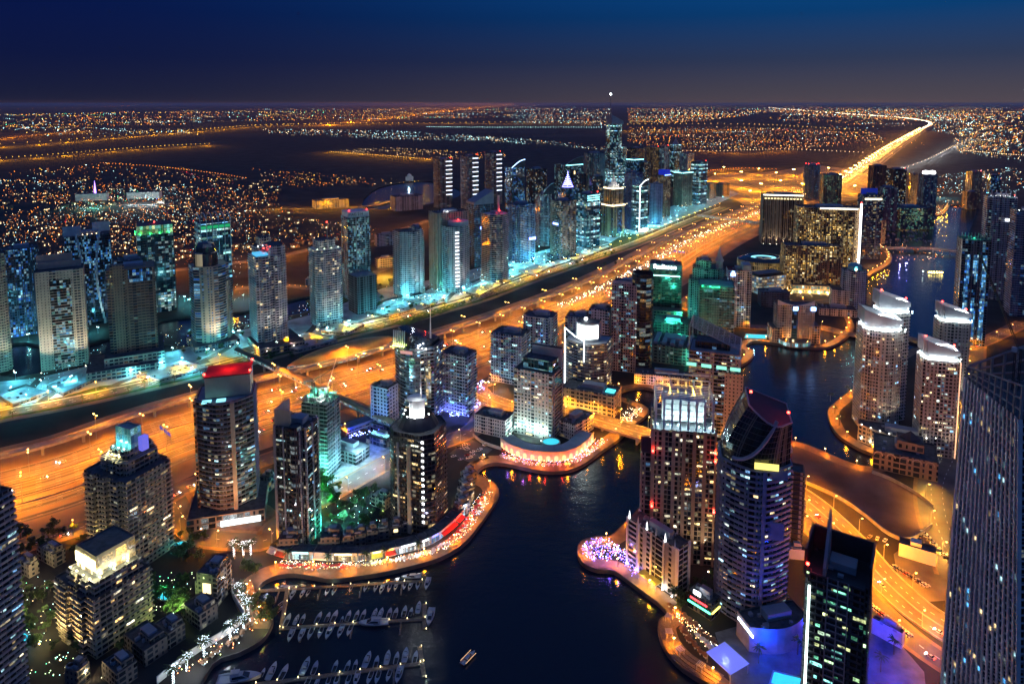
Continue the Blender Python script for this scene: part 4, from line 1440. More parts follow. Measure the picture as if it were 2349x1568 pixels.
for i in range(5):
    glow(T, (w * (-.02 + i * .12), -d / 2 - 6, h * .38), (.8, 1, .9), 16000, aim=(w * (-.02 + i * .12), -d / 2, h * .75), spot=45)
T = TW('hotel3', 'lower brown hotel wing with blue and gold lit entrance arcade', 1790, 1932, 566, 672, s_box(.34), -8, F_hotel, piers=12, pier_m=M_BROWN)
h, w, d = T['h'], T['w'], T['d']
part_box(T, 'arcade', (w * .05, -d / 2 - 5, 7), (w * .86, 10, 14), [facade((.5, .36, .18), (.02, .1, .14), bay=5, fl=7, a=.14, b0=.15, b1=.8, lit=2, pal='mix', es=1.2), M_ROOF])
for i in range(6):
    glow(T, (-w * .4 + i * w * .16, -d / 2 - 12, 1), (1, .6, .2), 9000)
T = TW('drum', 'round golden drum building with a dished glass roof', 1690, 1812, 604, 645, s_ell(.8, 28), 0, facade((.50, .40, .22), (.04, .04, .03), bay=3, fl=9, a=.32, b0=.1, b1=.9, lit=.1, pal='gold'), plant=False, cat='building', name='round_hall', par=.6)
S = T['S']
b = MB()
b.lathe([(S * .48, T['h'] + .2), (S * .34, T['h'] + 5), (S * .30, T['h'] + 5), (S * .26, T['h'] + 2), (0, T['h'] + 1)], 28)
b.build('dished_roof', M_DGLASS, T['root'], scale=(1, .8, 1))
b = MB()
b.lathe([(S * .24, T['h'] + 2.6), (S * .16, T['h'] + 2.2)], 28)
b.build('roof_light', emat('drum_light', (.3, .85, 1), 1.2), T['root'], scale=(1, .8, 1))
for i in range(9):
    a = math.pi * (1.05 + i * .11)
    glow(T, (S * .62 * math.cos(a), S * .5 * math.sin(a), .6), (1, .75, .3), 9000)
T = TW('lowoff', 'low office block with rows of blue and gold lit windows in front of the drum', 1712, 1803, 636, 676, s_box(.6), 20, facade((.40, .33, .24), (.02, .05, .07), bay=5, fl=5, a=.1, b0=.2, b1=.75, lit=1.2, pal='mix', es=1.0), cat='building', name='office_block', plant=False)
part_box(T, 'sloped_roof', (0, 0, T['h'] + 2), (T['w'] * .9, T['d'] * .7, 3), M_DARK)
T = TW('cyl', 'round blue banded tower crowned with red lamps behind the hotel', 1843, 1881, 378, 458, s_ell(.9, 18), 0, facade((.06, .08, .11), (.01, .03, .06), bay=3, fl=3.8, a=.05, b0=.3, lit=.12, pal='blue'), slab=.5)
for i in range(5):
    beacon_on(T, T['w'] * .4 * math.cos(i * 1.257), T['w'] * .36 * math.sin(i * 1.257), T['h'], 200 if i == 0 else 0)
for k, (lab, xl, xr, yt, yb, fac, kw) in enumerate((
    ('brown tower with teal lit upper rooms behind the hotel', 1880, 1931, 402, 470, facade((.20, .14, .10), bay=2.8, fl=3.4, a=.2, b0=.3, lit=.22, pal='green'), {}),
    ('dark blue tower with a gold lit crown line right of the light mast', 1965, 2022, 448, 594, facade((.10, .12, .18), (.01, .02, .04), bay=3.2, fl=3.5, a=.1, b0=.3, lit=.22, pal='mix'), {'bar': 1}),
    ('tall unlit brown slab, leftmost of the group beyond the hotel', 1990, 2032, 380, 475, facade((.16, .09, .06), bay=3, fl=3.5, a=.3, b0=.3, lit=.01), {}),
    ('dark stepped tower with red lamps beside the unlit brown slab', 2030, 2078, 388, 490, F_dglass, {'beacon': 1}),
    ('gold lit slim tower behind the low dark residential blocks', 2084, 2104, 400, 470, facade((.36, .27, .14), bay=2.6, fl=3.4, a=.22, b0=.25, lit=.3, pal='gold'), {}),
    ('blue grey tower capped by two white lit lanterns', 2106, 2148, 400, 505, facade((.16, .19, .24), (.01, .02, .04), bay=3, fl=3.5, a=.15, b0=.3, lit=.14, pal='cool'), {'cap': 1}),
    ('long dark mid rise residence with pale green lit rooms by the yacht basin', 2032, 2142, 478, 526, facade((.10, .10, .11), bay=3, fl=3.6, a=.12, b0=.3, lit=.36, pal='green'), {}),
    ('pale brown tower with a red roof lamp on the far right shore', 2214, 2252, 394, 462, facade((.24, .19, .15), bay=3, fl=3.4, a=.2, b0=.3, lit=.18, pal='mix'), {'beacon': 1}),
    ('blue windowed tower beyond the pale brown one on the far shore', 2262, 2294, 402, 470, F_blue, {}),
    ('stout brown block beneath the far yellow car park lights', 2206, 2246, 440, 480, facade((.20, .13, .09), bay=3, fl=3.5, a=.2, b0=.3, lit=.12, pal='warm'), {}),
    ('dim purple grey slab between the gold lit tower and the dark stepped tower', 2006, 2060, 430, 530, facade((.14, .12, .17), bay=3, fl=3.4, a=.2, b0=.3, lit=.1, pal='cool'), {}),
    ('low tan shoreline block at the left of the yacht basin', 1998, 2032, 505, 560, facade((.34, .24, .16), bay=3, fl=3.4, a=.2, b0=.3, lit=.3, pal='gold'), {}),
)):
    T = TW('fr%d' % k, lab, xl, xr, yt, yb, s_box(.8), -10 + 6 * (k % 4), fac, beacon=bool(kw.get('beacon')))
    h, w, d = T['h'], T['w'], T['d']
    if kw.get('bar'):
        part_box(T, 'light_bar', (0, -d / 2 - .4, h - 8), (w * .92, .5, 4), emat('hotel_bar2', (1, .9, .6), 1.6))
        part_box(T, 'roof_screen', (0, d * .2, h + 6), (w * .9, 1, 12), emat('blue_screen', (.02, .05, .6), .25))
    if kw.get('cap'):
        for sx in (-.26, .26):
            b = MB()
            b.lathe([(w * .2, h), (w * .24, h + 3), (w * .2, h + 8), (0, h + 10)], 12, (w * sx, -d * .1))
            b.build('lantern', emat('lantern_white', (.95, .95, 1), 4), T['root'])
T = TW('fin', 'tall blue grey tower with red lamps and a row of white roof floodlights', 2250, 2326, 452, 690, s_notch(.85, .14), -20, facade((.24, .27, .34), (.01, .02, .04), bay=3.2, fl=3.5, a=.14, b0=.3, lit=.12, pal='cool'), slab=.8, beacon=True)
for i in range(6):
    part_box(T, 'roof_fin', (-T['w'] * .4 + i * T['w'] * .16, -T['d'] * .45, T['h'] + 5), (1.2, 2, 10), M_WHITE)
    glow(T, (-T['w'] * .4 + i * T['w'] * .16, -T['d'] * .38, T['h'] + .6), WHI, 700)
part_box(T, 'oval_light', (T['w'] * .2, -T['d'] / 2 - 1.2, T['h'] * .78), (8, .6, 3), emat('white_sign', (.9, .95, 1), 8))
T = TW('fin2', 'blue black tower at the right edge with a flat lit roof', 2310, 2392, 486, 730, s_box(.8), -20, facade((.12, .14, .20), (.01, .02, .05), bay=3.2, fl=3.6, a=.12, b0=.3, lit=.14, pal='blue'), slab=.6, beacon=True)
glow(T, (-T['w'] * .4, -T['d'] * .4, T['h'] + .6), WHI, 3000)
T = TW('bluelit', 'unfinished dark tower with broad strips of pale blue lit windows', 2189, 2268, 552, 795, s_box(.7), -18, facade((.16, .16, .17), (.01, .02, .03), bay=3.2, fl=3.6, a=.1, b0=.18, lit=.10, pal='blue'), plant=False)
h, w, d = T['h'], T['w'], T['d']
for x in (-.28, 0, .3):
    part_box(T, 'lit_strip', (w * x, -d / 2 - .3, h * .46), (w * .16, .5, h * .80), facade((.1, .14, .18), (.02, .05, .08), bay=2.2, fl=3.6, a=.06, b0=.12, b1=.95, lit=1.6, pal='blue', es=1.5))
b = MB()
for i in range(9):
    b.box((-w * .46 + i * w * .115, -d * .46, h + 2.5), (.8, .8, 6))
    b.box((-w * .46 + i * w * .115, d * .46, h + 2.5), (.8, .8, 6))
b.build('column_stubs', M_CONC, T['root'])
glow(T, (0, 0, h + .5), TEA, 2500)
# ------------------------------------------------------------------ marina side, middle distance
T = TW('radisson', 'flat topped hotel with green lit windows and a white roof sign beside the highway', 1489, 1563, 612, 726, s_box(.8), -14, F_office, slab=.25, slab_m=M_DARK, plant=True)
h, w, d = T['h'], T['w'], T['d']
part_box(T, 'sign_band', (0, -d / 2 - .3, h - 2), (w * .98, .6, 9), M_GREYW)
o = sign_text(T, 'Radisson', (-w * .02, -d / 2 - .8, h - 1.5), 9.5, (.75, .88, 1), 7)
part_box(T, 'light_bar', (0, -d / 2 - .5, h - 15), (w * .9, .5, 1.6), emat('green_bar', (.4, 1, .8), 3))
part_box(T, 'podium', (0, -d * .6, 7), (w * 1.1, d * .9, 14), [F_pod, M_ROOF])
T = TW('cyltower', 'grey slab tower joined to a dark round glass drum with an open rim', 1402, 1470, 655, 856, s_box(.95), -18, facade((.34, .30, .28), (.015, .02, .03), bay=3, fl=3.5, a=.2, b0=.28, lit=.12, pal='cool'), wins=60, pal='cool')
h, w, d = T['h'], T['w'], T['d']
b = MB()
r = w * .40
pc = [(w * .62 + r * math.cos(2 * math.pi * i / 24), -d * .12 + r * math.sin(2 * math.pi * i / 24)) for i in range(24)]
b.ring(pc, 0, h + 14, 0, 0)
b.ring(inset_poly(pc, .6), h - 2, h + 14, 1, 0, flip=True)
b.cap(inset_poly(pc, .6), h - 2, 1)
for i in range(24):
    p, q, pi_, qi = pc[i], pc[(i + 1) % 24], inset_poly(pc, .6)[i], inset_poly(pc, .6)[(i + 1) % 24]
    b.face([(*p, h + 14), (*q, h + 14), (*qi, h + 14), (*pi_, h + 14)], 1)
b.build('glass_drum', [facade((.03, .04, .05), (.01, .015, .025), bay=2.4, fl=3.5, a=.03, b0=.2, b1=.95, lit=.26, pal='mix', k=3, es=1.5), M_DARK], T['root'])
part_box(T, 'light_strip', (w * .36, -d * .44, h * .6), (1.0, .6, h * .7), emat('blue_line', (.15, .5, 1), 2.5))
part_box(T, 'roof_frame', (-w * .1, -d * .47, h + 2), (w * .75, 1, 4), M_GREYW)
T = TW('spirebrown', 'purple grey stepped tower with a corner turret behind the green lit one', 1579, 1668, 604, 770, s_notch(.85, .16), -16, facade((.24, .22, .28), bay=3, fl=3.4, a=.24, b0=.3, lit=.05, pal='cool'), tiers=[(0, .74), (0, .9, .82, .82), (0, 1, .40, .5, -.12, 0)])
h, w, d, S = T['h'], T['w'], T['d'], T['S']
b = MB()
b.lathe([(S * .09, h * .88), (S * .09, h * .98), (S * .12, h), (S * .05, h + 8), (0, h + 22)], 10, (S * .28, -S * .1))
b.build('turret', M_GREYW, T['root'])
T = TW('greenlit', 'tower under construction glowing green behind the slanted glass roof tower', 1602, 1684, 660, 800, s_box(.9), -14, facade((.12, .16, .15), (.01, .03, .03), bay=3.2, fl=3.6, a=.1, b0=.25, lit=.10, pal='cool'), slab=.7, slab_m=M_CONC, plant=False)
h, w, d = T['h'], T['w'], T['d']
for x in (-.42, -.2, .05):
    glow(T, (w * x, -d / 2 - 3, h + .6), (.05, 1, .5), 8000, r=.4)
part_box(T, 'lit_screen', (-w * .18, -d / 2 - 1, h - 9), (w * .5, .4, 14), F_teal)
T = TW('whitelogo', 'pale apartment tower with a bright blue emblem near its roof', 1664, 1723, 622, 752, s_box(.8), -10, F_white, wins=40, pal='mix', mroof=pmat('red_roof', (.22, .03, .03), .8))
h, w, d = T['h'], T['w'], T['d']
b = MB()
b.box((-w * .3, -d / 2 - .5, h - 6), (6, .5, 4))
b.box((-w * .3, -d / 2 - .5, h - 3), (3, .5, 4))
b.build('emblem', emat('blue_emblem', (.25, .45, 1), 8), T['root'])
part_box(T, 'emblem', (-w * .34, -d / 2 - .5, h - 26), (9, .5, 3.4), emat('white_emblem', (.85, .92, 1), 6))
part_box(T, 'roof_wing', (w * .3, 0, h + 4), (w * .36, d * .9, 8), M_GREYW)
part_box(T, 'dark_wing', (-w * .62, -d * .1, h * .42), (w * .4, d * .8, h * .84), [F_dglass, M_ROOF])
T = TW('whitesmall', 'white rounded tower with a teal lit cap at the upper basin', 1928, 1988, 622, 716, s_bow(.8, .25), -16, facade((.52, .54, .56), bay=3.2, fl=3.4, a=.2, b0=.3, lit=.03, pal='cool'), slab=.6, fl=3.4)
h, w, d = T['h'], T['w'], T['d']
b = MB()
b.lathe([(w * .3, h), (w * .3, h + 6), (w * .2, h + 9), (0, h + 11)], 14)
b.build('cap', pmat('teal_cap', (.2, .5, .5), .5), T['root'])
glow(T, (0, -d * .4, h + .5), (.3, 1, 1), 5000)
part_box(T, 'side_wing', (-w * .62, 0, h * .25), (w * .7, d * .8, h * .5), [F_white2, M_ROOF])
T = TW('jwide', 'broad symmetrical hotel with concave roofline and two blue roof emblems on the waterfront', 1773, 1868, 702, 786, s_box(.45), -6, facade((.42, .38, .33), bay=3, fl=3.4, a=.24, b0=.3, b1=.8, lit=.10, pal='mix'), plant=False)
h, w, d = T['h'], T['w'], T['d']
part_box(T, 'central_glazing', (-w * .03, -d / 2 - .4, h * .5), (w * .16, .6, h * .98), F_blue)
b = MB()
n = 12
for i in range(n):
    x0, x1 = -w / 2 + w * i / n, -w / 2 + w * (i + 1) / n
    z0, z1 = h + 7 * abs(2 * i / n - 1) ** 1.5, h + 7 * abs(2 * (i + 1) / n - 1) ** 1.5
    for y in (-d / 2 + .3, -d / 2 + 1.2):
        b.face([(x0, y, h - 1), (x1, y, h - 1), (x1, y, z1), (x0, y, z0)])
    b.face([(x0, -d / 2 + .3, z0), (x1, -d / 2 + .3, z1), (x1, -d / 2 + 1.2, z1), (x0, -d / 2 + 1.2, z0)])
b.build('curved_parapet', M_WHITE, T['root'])
for x in (-.02, .46):
    part_box(T, 'emblem', (w * x, -d / 2 - .6, h - 4), (6, .5, 5), emat('blue_emblem', (.25, .45, 1), 8))
b = part_box(T, 'stepped_wing', (-w * .5, -d * .1, h * .2), (w * .3, d * 1.1, h * .4), [F_beige, M_ROOF])
b = part_box(T, 'stepped_wing', (w * .5, -d * .1, h * .24), (w * .3, d * 1.1, h * .48), [F_beige, M_ROOF])
b = MB()
pc = [(w * .42 * math.cos(t * .2618) - w * .05, -d * .7 + d * .8 * math.sin(t * .2618)) for t in range(12, 25)] + [(w * .37, -d * .5), (-w * .47, -d * .5)]
b.roofed(ccw(pc), 0, 6, 0, 1, 4)
b.build('curved_arcade', [facade((.4, .36, .3), bay=5, fl=6, a=.12, b0=.15, b1=.85, lit=3, pal='cool', es=1.4), M_ROOF], T['root'])
TW('carpark1', 'blue grey louvred car park block behind the waterfront hotel', 1738, 1812, 672, 706, s_box(.6), -8, facade((.10, .10, .16), bay=4, fl=3, a=.05, b0=.4, lit=.01), cat='building', name='car_park')
TW('lowwhite', 'flat white roofed low hall beside the upper basin', 1872, 1966, 712, 728, s_box(.5), -14, F_white, cat='building', name='low_hall')
# ------------------------------------------------------------------ crowned residence towers on the right shore
def lit_crown(T, hh, red=True):
    w, d, h = T['w'], T['d'], T['h']
    poly = T['top']
    ins = inset_poly(poly, w * .07)
    b = MB()
    b.ring(ins, h - 1, h + hh * .38)
    b.cap(ins, h + hh * .38)
    b.build('crown_drum', M_GREYW, T['root'])
    fr = [p for p in poly]
    b = MB()
    n = len(fr)
    zt = lambda p: h + hh * (.52 + .48 * (.5 - p[0] / w))
    for i in range(n):
        a, c = fr[i], fr[(i + 1) % n]
        if (a[1] + c[1]) / 2 > d * .2 or math.hypot(a[0] - c[0], a[1] - c[1]) < 1e-3:
            pass
        ia, ic = inset_poly(fr, 1.0)[i], inset_poly(fr, 1.0)[(i + 1) % n]
        za, zc = zt(a), zt(c)
        b.face([(*a, h + hh * .3), (*c, h + hh * .3), (*c, zc), (*a, za)])
        b.face([(*ic, h + hh * .3), (*ia, h + hh * .3), (*ia, za), (*ic, zc)])
        b.face([(*a, za), (*c, zc), (*ic, zc), (*ia, za)])
        b.face([(*ic, h + hh * .3), (*c, h + hh * .3), (*a, h + hh * .3), (*ia, h + hh * .3)])
    b.build('swept_screen', M_GREYW, T['root'])
    lb = MB()
    for z in (h + .4, h + hh * .42):
        lb.ring(inset_poly(poly, w * .04), z, z + hh * .07)
    lb.build('light_trough', emat('crown_light', (.82, .97, 1), 9), T['root'])
    for i in range(7):
        x = -w * .45 + w * .15 * i
        glow(T, (x, -d * .5 - 1.2, h + 2.0), (.8, .97, 1), 900, r=.3)
    for s in (-1, 1):
        for y in (-.3, .1):
            glow(T, (s * (w * .5 + 1.2), d * y, h + 2), (.8, .97, 1), 900, r=.3)
    if red:
        beacon_on(T, -w * .42, -d * .2, h + hh)
        beacon_on(T, w * .42, 0, h + hh * .55, 0)


F_resi = facade((.40, .37, .33), (.03, .04, .05), bay=3.4, fl=3.4, a=.14, b0=.34, b1=.88, lit=.09, pal='mix')
M_FRAME = pmat('frame_stone', (.46, .42, .37), .7, vary=.1)
T = TW('crownback', 'rear curved residence tower with a rising white lit crown above the front one', 1994, 2082, 720, 966, s_bow(.8, .2), -8, F_resi, slab=.35, slab_m=M_FRAME, fl=3.4, plant=False)
lit_crown(T, 20)
T = TW('crownfront', 'curved residence tower with a white lit crown beside the round promenade', 1961, 2066, 762, 992, s_bow(.8, .22), -10, F_resi, slab=.45, slab_m=M_FRAME, fl=3.4, piers=3.4, pier_m=M_FRAME, pw=.7, pd=.3, wins=70, plant=False)
lit_crown(T, 19, False)
T = TW('crownfar', 'slim residence tower with square white lit crown, farther of the right pair', 2138, 2222, 742, 930, s_notch(.8, .1), -14, F_resi, slab=.4, slab_m=M_FRAME, fl=3.4, piers=3.4, pier_m=M_FRAME, pw=.7, pd=.3, plant=False)
lit_crown(T, 18)
T = TW('crownnear', 'dark residence tower with square white lit crown, nearer of the right pair', 2098, 2196, 832, 1052, s_notch(.8, .08), -16, facade((.36, .32, .28), (.02, .022, .028), bay=3.2, fl=3.4, a=.14, b0=.34, b1=.88, lit=.10, pal='mix'), slab=.4, slab_m=M_FRAME, fl=3.4, piers=3.2, pier_m=M_FRAME, pw=.7, pd=.3, wins=60, plant=False)
lit_crown(T, 18)
part_box(T, 'light_line', (T['w'] * .5 + .4, -T['d'] * .45, T['h'] * .5), (.5, .5, T['h']), emat('red_line', (1, .5, .3), 1.5))
T = TW('curvepod', 'curved three storey arcade block lit by warm uplights on the right shore', 1968, 2152, 1005, 1046, s_bow(.35, .18), -26, facade((.40, .34, .27), bay=4, fl=4, a=.18, b0=.25, b1=.8, lit=.3, pal='warm', es=1.2), cat='building', name='arcade_block')
for i in range(9):
    x = -.46 + i * .115
    y = -.175 + .18 - .18 * math.cos(math.pi * x)
    glow(T, (x * T['S'], (y) * T['S'] - 1.0, 4), (1, .9, .7), 500)
    glow(T, (x * T['S'], (y) * T['S'] - 1.0, T['h'] + .8), (1, .95, .8), 120)
T = TW('mosque', 'low unlit stone hall with arches and a small pyramid roof', 2003, 2152, 1062, 1106, s_box(.75), -28, facade((.24, .19, .15), bay=5, fl=5, a=.28, b0=.2, b1=.8, lit=.01), cat='building', name='stone_hall')
h, w, d = T['h'], T['w'], T['d']
part_box(T, 'upper_hall', (w * .08, d * .05, h + 4), (w * .42, d * .5, 8), [facade((.24, .19, .15), bay=5, fl=6, a=.25, b0=.2, b1=.75, lit=0.0), M_ROOF])
b = MB()
b.lathe([(w * .17, h + 8), (w * .16, h + 9), (0, h + 15)], 4, (w * .08, d * .05))
b.build('pyramid_roof', M_DARK, T['root'])
for s in range(5):
    b = MB()
    x = -w * .42 + s * w * .2
    b.tube([(x + 3.2 * math.cos(t * math.pi / 8), -d / 2 - .3, h - 4 + 3.2 * math.sin(t * math.pi / 8)) for t in range(9)], .5, 4)
    b.build('arch', M_BEIGE, T['root'])
# ------------------------------------------------------------------ marina side, left bank
T = TW('bank1', 'grey apartment tower with dark roof, left of the pair behind the orange junction', 1126, 1216, 772, 884, s_box(.7), -24, F_white, slab=.9, fl=3.4, wins=60, pal='cool', podium=(6, 1.12, F_lgrey))
T = TW('bank2', 'grey apartment tower, taller right hand one of the pair behind the orange junction', 1200, 1279, 730, 868, s_notch(.8, .12), -20, F_white, wins=50, pal='cool')
T = TW('bank3', 'small grey tower with a tall mast behind the white screened tower', 1296, 1362, 730, 850, s_box(.8), -18, F_lgrey)
T = TW('bank4', 'small blue grey tower with a roof mast right behind the white screened tower', 1350, 1403, 712, 850, s_box(.8), -18, F_lgrey)
spire(T, 0, 0, T['h'], T['h'] + 40, .5)
T = TW('screen', 'curved glass tower with a huge white lit roof screen and white edge lines', 1297, 1404, 790, 922, s_bow(.8, .24), -22, facade((.12, .12, .12), (.015, .025, .035), bay=2.6, fl=3.6, a=.08, b0=.3, lit=.26, pal='warm', k=2, es=1.7), slab=.35, slab_m=M_GREYW, wins=70, pal='warm', plant=False)
h, w, d = T['h'], T['w'], T['d']
b = MB()
n = 10
pts = [(-w * .28 + w * .56 * i / n, -d * .30 + d * .2 - d * .2 * math.cos(math.pi * (i / n - .5))) for i in range(n + 1)]
pc = ccw(pts + [(w * .28, d * .25), (-w * .28, d * .25)])
b.roofed(pc, h - 1, h + 20, 0, 1)
b.build('roof_house', [M_GREYW, M_ROOF], T['root'])
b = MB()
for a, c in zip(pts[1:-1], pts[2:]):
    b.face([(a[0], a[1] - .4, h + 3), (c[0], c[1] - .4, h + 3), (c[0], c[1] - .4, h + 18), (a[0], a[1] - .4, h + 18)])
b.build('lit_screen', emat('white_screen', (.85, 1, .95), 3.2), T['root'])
point('screen_light', (0, -d * .5 - 6, h + 10), (.85, 1, .95), 9000, T['root'], 1)
b = MB()
b.tube([(-w / 2 - .6, -d * .22, 8), (-w / 2 - .6, -d * .22, h + 12), (-w * .2, -d * .52, h + 8), (w * .05, -d * .62, h + 5), (w * .05, -d * .62, h - 18)], .55, 5)
b.build('edge_light', E_WEDGE, T['root'])
part_box(T, 'roof_lamp', (-w * .05, 0, h + 22), (3, 3, 2.4), E_WHITE)
T = TW('screenpod', 'brown columned podium block with a teal lit terrace pool at the inner promenade', 1288, 1424, 908, 958, s_box(.45), -24, F_pod, piers=8, pier_m=M_BEIGE, cat='building', name='podium_block')
part_box(T, 'pool', (T['w'] * .38, -T['d'] * .1, T['h'] + .2), (T['w'] * .16, T['d'] * .3, 1.2), emat('teal_pool', (.1, .8, .9), 1.4))
for i in range(5):
    glow(T, (-T['w'] * .42 + i * T['w'] * .16, -T['d'] / 2 - 5, .5), (1, .65, .2), 2500)
T = TW('slantglass', 'black glass tower under a see through slanted roof frame', 1579, 1697, 815, 1010, s_box(.75), -20, facade((.28, .26, .26), (.01, .015, .022), bay=4, fl=3.6, a=.06, b0=.36, lit=.20, pal='warm', es=1.6), slab=.5, slab_m=M_GREYW, fl=3.6, wins=80, pal='mix', plant=False)
h, w, d = T['h'], T['w'], T['d']
b = MB()
P = [(-w / 2, -d / 2), (w / 2, -d / 2), (w / 2, d / 2), (-w / 2, d / 2)]
zs = (h + 24, h + 5, h + 5, h + 24)
for i in range(4):
    a, c = P[i], P[(i + 1) % 4]
    b.tube([(*a, zs[i]), (*c, zs[(i + 1) % 4])], .6, 4)
    b.tube([(*a, h), (*a, zs[i])], .6, 4)
for i in range(1, 9):
    t = i / 9
    b.tube([(-w / 2 + w * t, -d / 2, h + 24 - 19 * t), (-w / 2 + w * t, d / 2, h + 24 - 19 * t)], .3, 4)
    b.tube([(-w / 2, -d / 2 + d * t, h + 24), (w / 2, -d / 2 + d * t, h + 5)], .3, 4)
b.build('slanted_frame', M_METAL, T['root'])
part_box(T, 'penthouse', (-w * .05, d * .05, h + 3), (w * .7, d * .6, 6), [F_dglass, M_ROOF])
for x in (-.45, -.15, .15, .42):
    part_box(T, 'lit_terrace', (w * x, -d / 2 - .7, h - 14), (w * .2, .5, 3.2), emat('teal_room', (.3, 1, .75), .9))
part_box(T, 'stone_wing', (w * .40, -d * .5 - 2, h * .40), (w * .36, 5, h * .80), [facade((.40, .33, .28), bay=3.4, fl=3.6, a=.3, b0=.35, b1=.75, lit=.12, pal='warm'), M_ROOF])
T = TW('teallow', 'teal lit low mall roofs with rows of ventilation humps', 1490, 1600, 800, 842, s_box(.9), -20, facade((.16, .22, .22), bay=5, fl=4, a=.15, b0=.3, lit=.08, pal='cool'), cat='building', name='shopping_hall')
for i in range(5):
    part_box(T, 'roof_hump', (-T['w'] * .38 + i * T['w'] * .19, 0, T['h'] + .6), (T['w'] * .1, T['d'] * .8, 3), M_GREYW)
for p in ((1520, 760), (1560, 770), (1540, 735)):
    point('green_yard_light', at(*p, 22), TEA, 60000, T['root'].parent, 1)
TW('teallow2', 'stepped teal lit low hall beneath the green windowed hotel', 1500, 1580, 745, 775, s_box(.8), -16, facade((.14, .20, .20), bay=5, fl=4, a=.15, b0=.3, lit=.05, pal='cool'), cat='building', name='shopping_hall')
T = TW('quayhouse', 'low pale quayside row below the round drum tower', 1455, 1590, 868, 892, s_box(.3), -14, F_white2, cat='building', name='quayside_row')
T = TW('beigelit', 'pale stone tower with columns of lit blue and yellow windows above the red lit arcade', 1179, 1292, 860, 1012, s_box(.72), -26, facade((.44, .42, .38), (.02, .03, .035), bay=3.6, fl=3.5, a=.24, b0=.3, b1=.85, lit=.30, pal='mix', es=1.5), wins=100, pal='mix', bay=3.6, plant=False)
h, w, d = T['h'], T['w'], T['d']
part_box(T, 'roof_block', (w * .05, d * .08, h + 5), (w * .76, d * .7, 10), [F_teal, M_ROOF])
part_box(T, 'roof_frame', (w * .12, d * .35, h + 9), (w * .78, d * .16, 18), [M_GREYW, M_ROOF])
part_box(T, 'dark_side', (w * .5 + .3, 0, h * .5), (.6, d * .9, h * .98), F_strip)
for x in (-.42, -.1, .1, .3):
    glow(T, (w * x, -d / 2 - 4, 8), (.6, 1, .95), 5000)
TW('beigewing', 'low pale wing with a terrace roof left of the lit window tower', 1088, 1180, 965, 1006, s_box(.6), -26, F_white2, cat='building', name='low_wing')
TW('beigewing2', 'low terraced wing stepping down towards the bridge', 1282, 1362, 975, 1012, s_box(.55), 50, F_white2, cat='building', name='low_wing')
# big banded glass tower with the spire
T = TW('bigglass', 'big round fronted banded glass tower with slanted lit crown and thin spire', 908, 1018, 800, 972, s_bow(.85, .3), -18, facade((.16, .15, .14), (.015, .02, .028), bay=3, fl=3.6, a=.05, b0=.38, b1=.97, lit=.20, pal='mix', k=2, es=1.8), slab=.6, slab_m=M_GREYW, fl=3.6, wins=80, pal='mix', plant=False)
h, w, d = T['h'], T['w'], T['d']
b = MB()
pl = [(p[0] * .86, p[1] * .86) for p in T['base']]
zt = [h + 11 + 10 * (-p[0] / w) - 8 * (p[1] / d) for p in pl]
for i in range(len(pl)):
    j = (i + 1) % len(pl)
    b.face([(*pl[i], h - 1), (*pl[j], h - 1), (*pl[j], zt[j]), (*pl[i], zt[i])])
b.face([(*p, z) for p, z in zip(pl, zt)])
b.build('slanted_crown', M_DGLASS, T['root'])
for i in range(6):
    x = -w * .42 + i * w * .055
    part_box(T, 'crown_fin', (x, -d * .40, h + 8), (.8, 1.5, 16), M_WHITE)
    glow(T, (x, -d * .46, h + .5), (.8, 1, .25), 500)
for i in range(3):
    glow(T, (w * (.2 + .1 * i), -d * .40, h + .5), WHI, 2500)
spire(T, w * .4, -d * .1, h - 2, h + 44, 1.1, M_WHITE)
part_box(T, 'lit_slot', (w * .42, -d * .33, h * .55), (w * .13, 1.0, h * .42), facade((.2, .18, .12), bay=3, fl=3.6, a=.06, b0=.1, b1=.95, lit=2.4, pal='warm', es=1.2))
part_box(T, 'sign', (-w * .05, -d * .5 - .8, h - 4), (w * .3, .6, 3), emat('pink_sign', (1, .45, .4), .5))
T = TW('greyslab', 'grey balcony slab tower with a blue lit base right of the spired glass tower', 1010, 1093, 818, 955, s_box(.7), -26, F_lgrey, slab=.7, fl=3.4, wins=40, pal='cool')
for i in range(7):
    glow(T, (-T['w'] * .5 + i * T['w'] * .2, -T['d'] / 2 - 7, 5), (.15, .2, 1), 2200)
T = TW('whitecube', 'small white tower with a grid of square windows beside the footbridge', 850, 914, 892, 992, s_box(.8), -28, facade((.58, .58, .60), bay=4.2, fl=3.6, a=.24, b0=.28, b1=.78, lit=.03), plant=True, podium=(8, 1.5, F_podd))
T = TW('lowpool', 'low block with a bright pool deck below the white square windowed tower', 840, 905, 1010, 1028, s_box(.6), -28, F_podd, cat='building', name='low_block')
part_box(T, 'pool', (0, 0, T['h'] + .4), (T['w'] * .8, T['d'] * .28, 1.4), emat('pool_water', (.3, .9, 1), 1.2))
TW('sitehall', 'unfinished concrete frame hall on the floodlit building site', 742, 848, 1040, 1068, s_box(.5), -28, F_skel, slab=.4, slab_m=M_CONC, cat='building', name='concrete_frame')
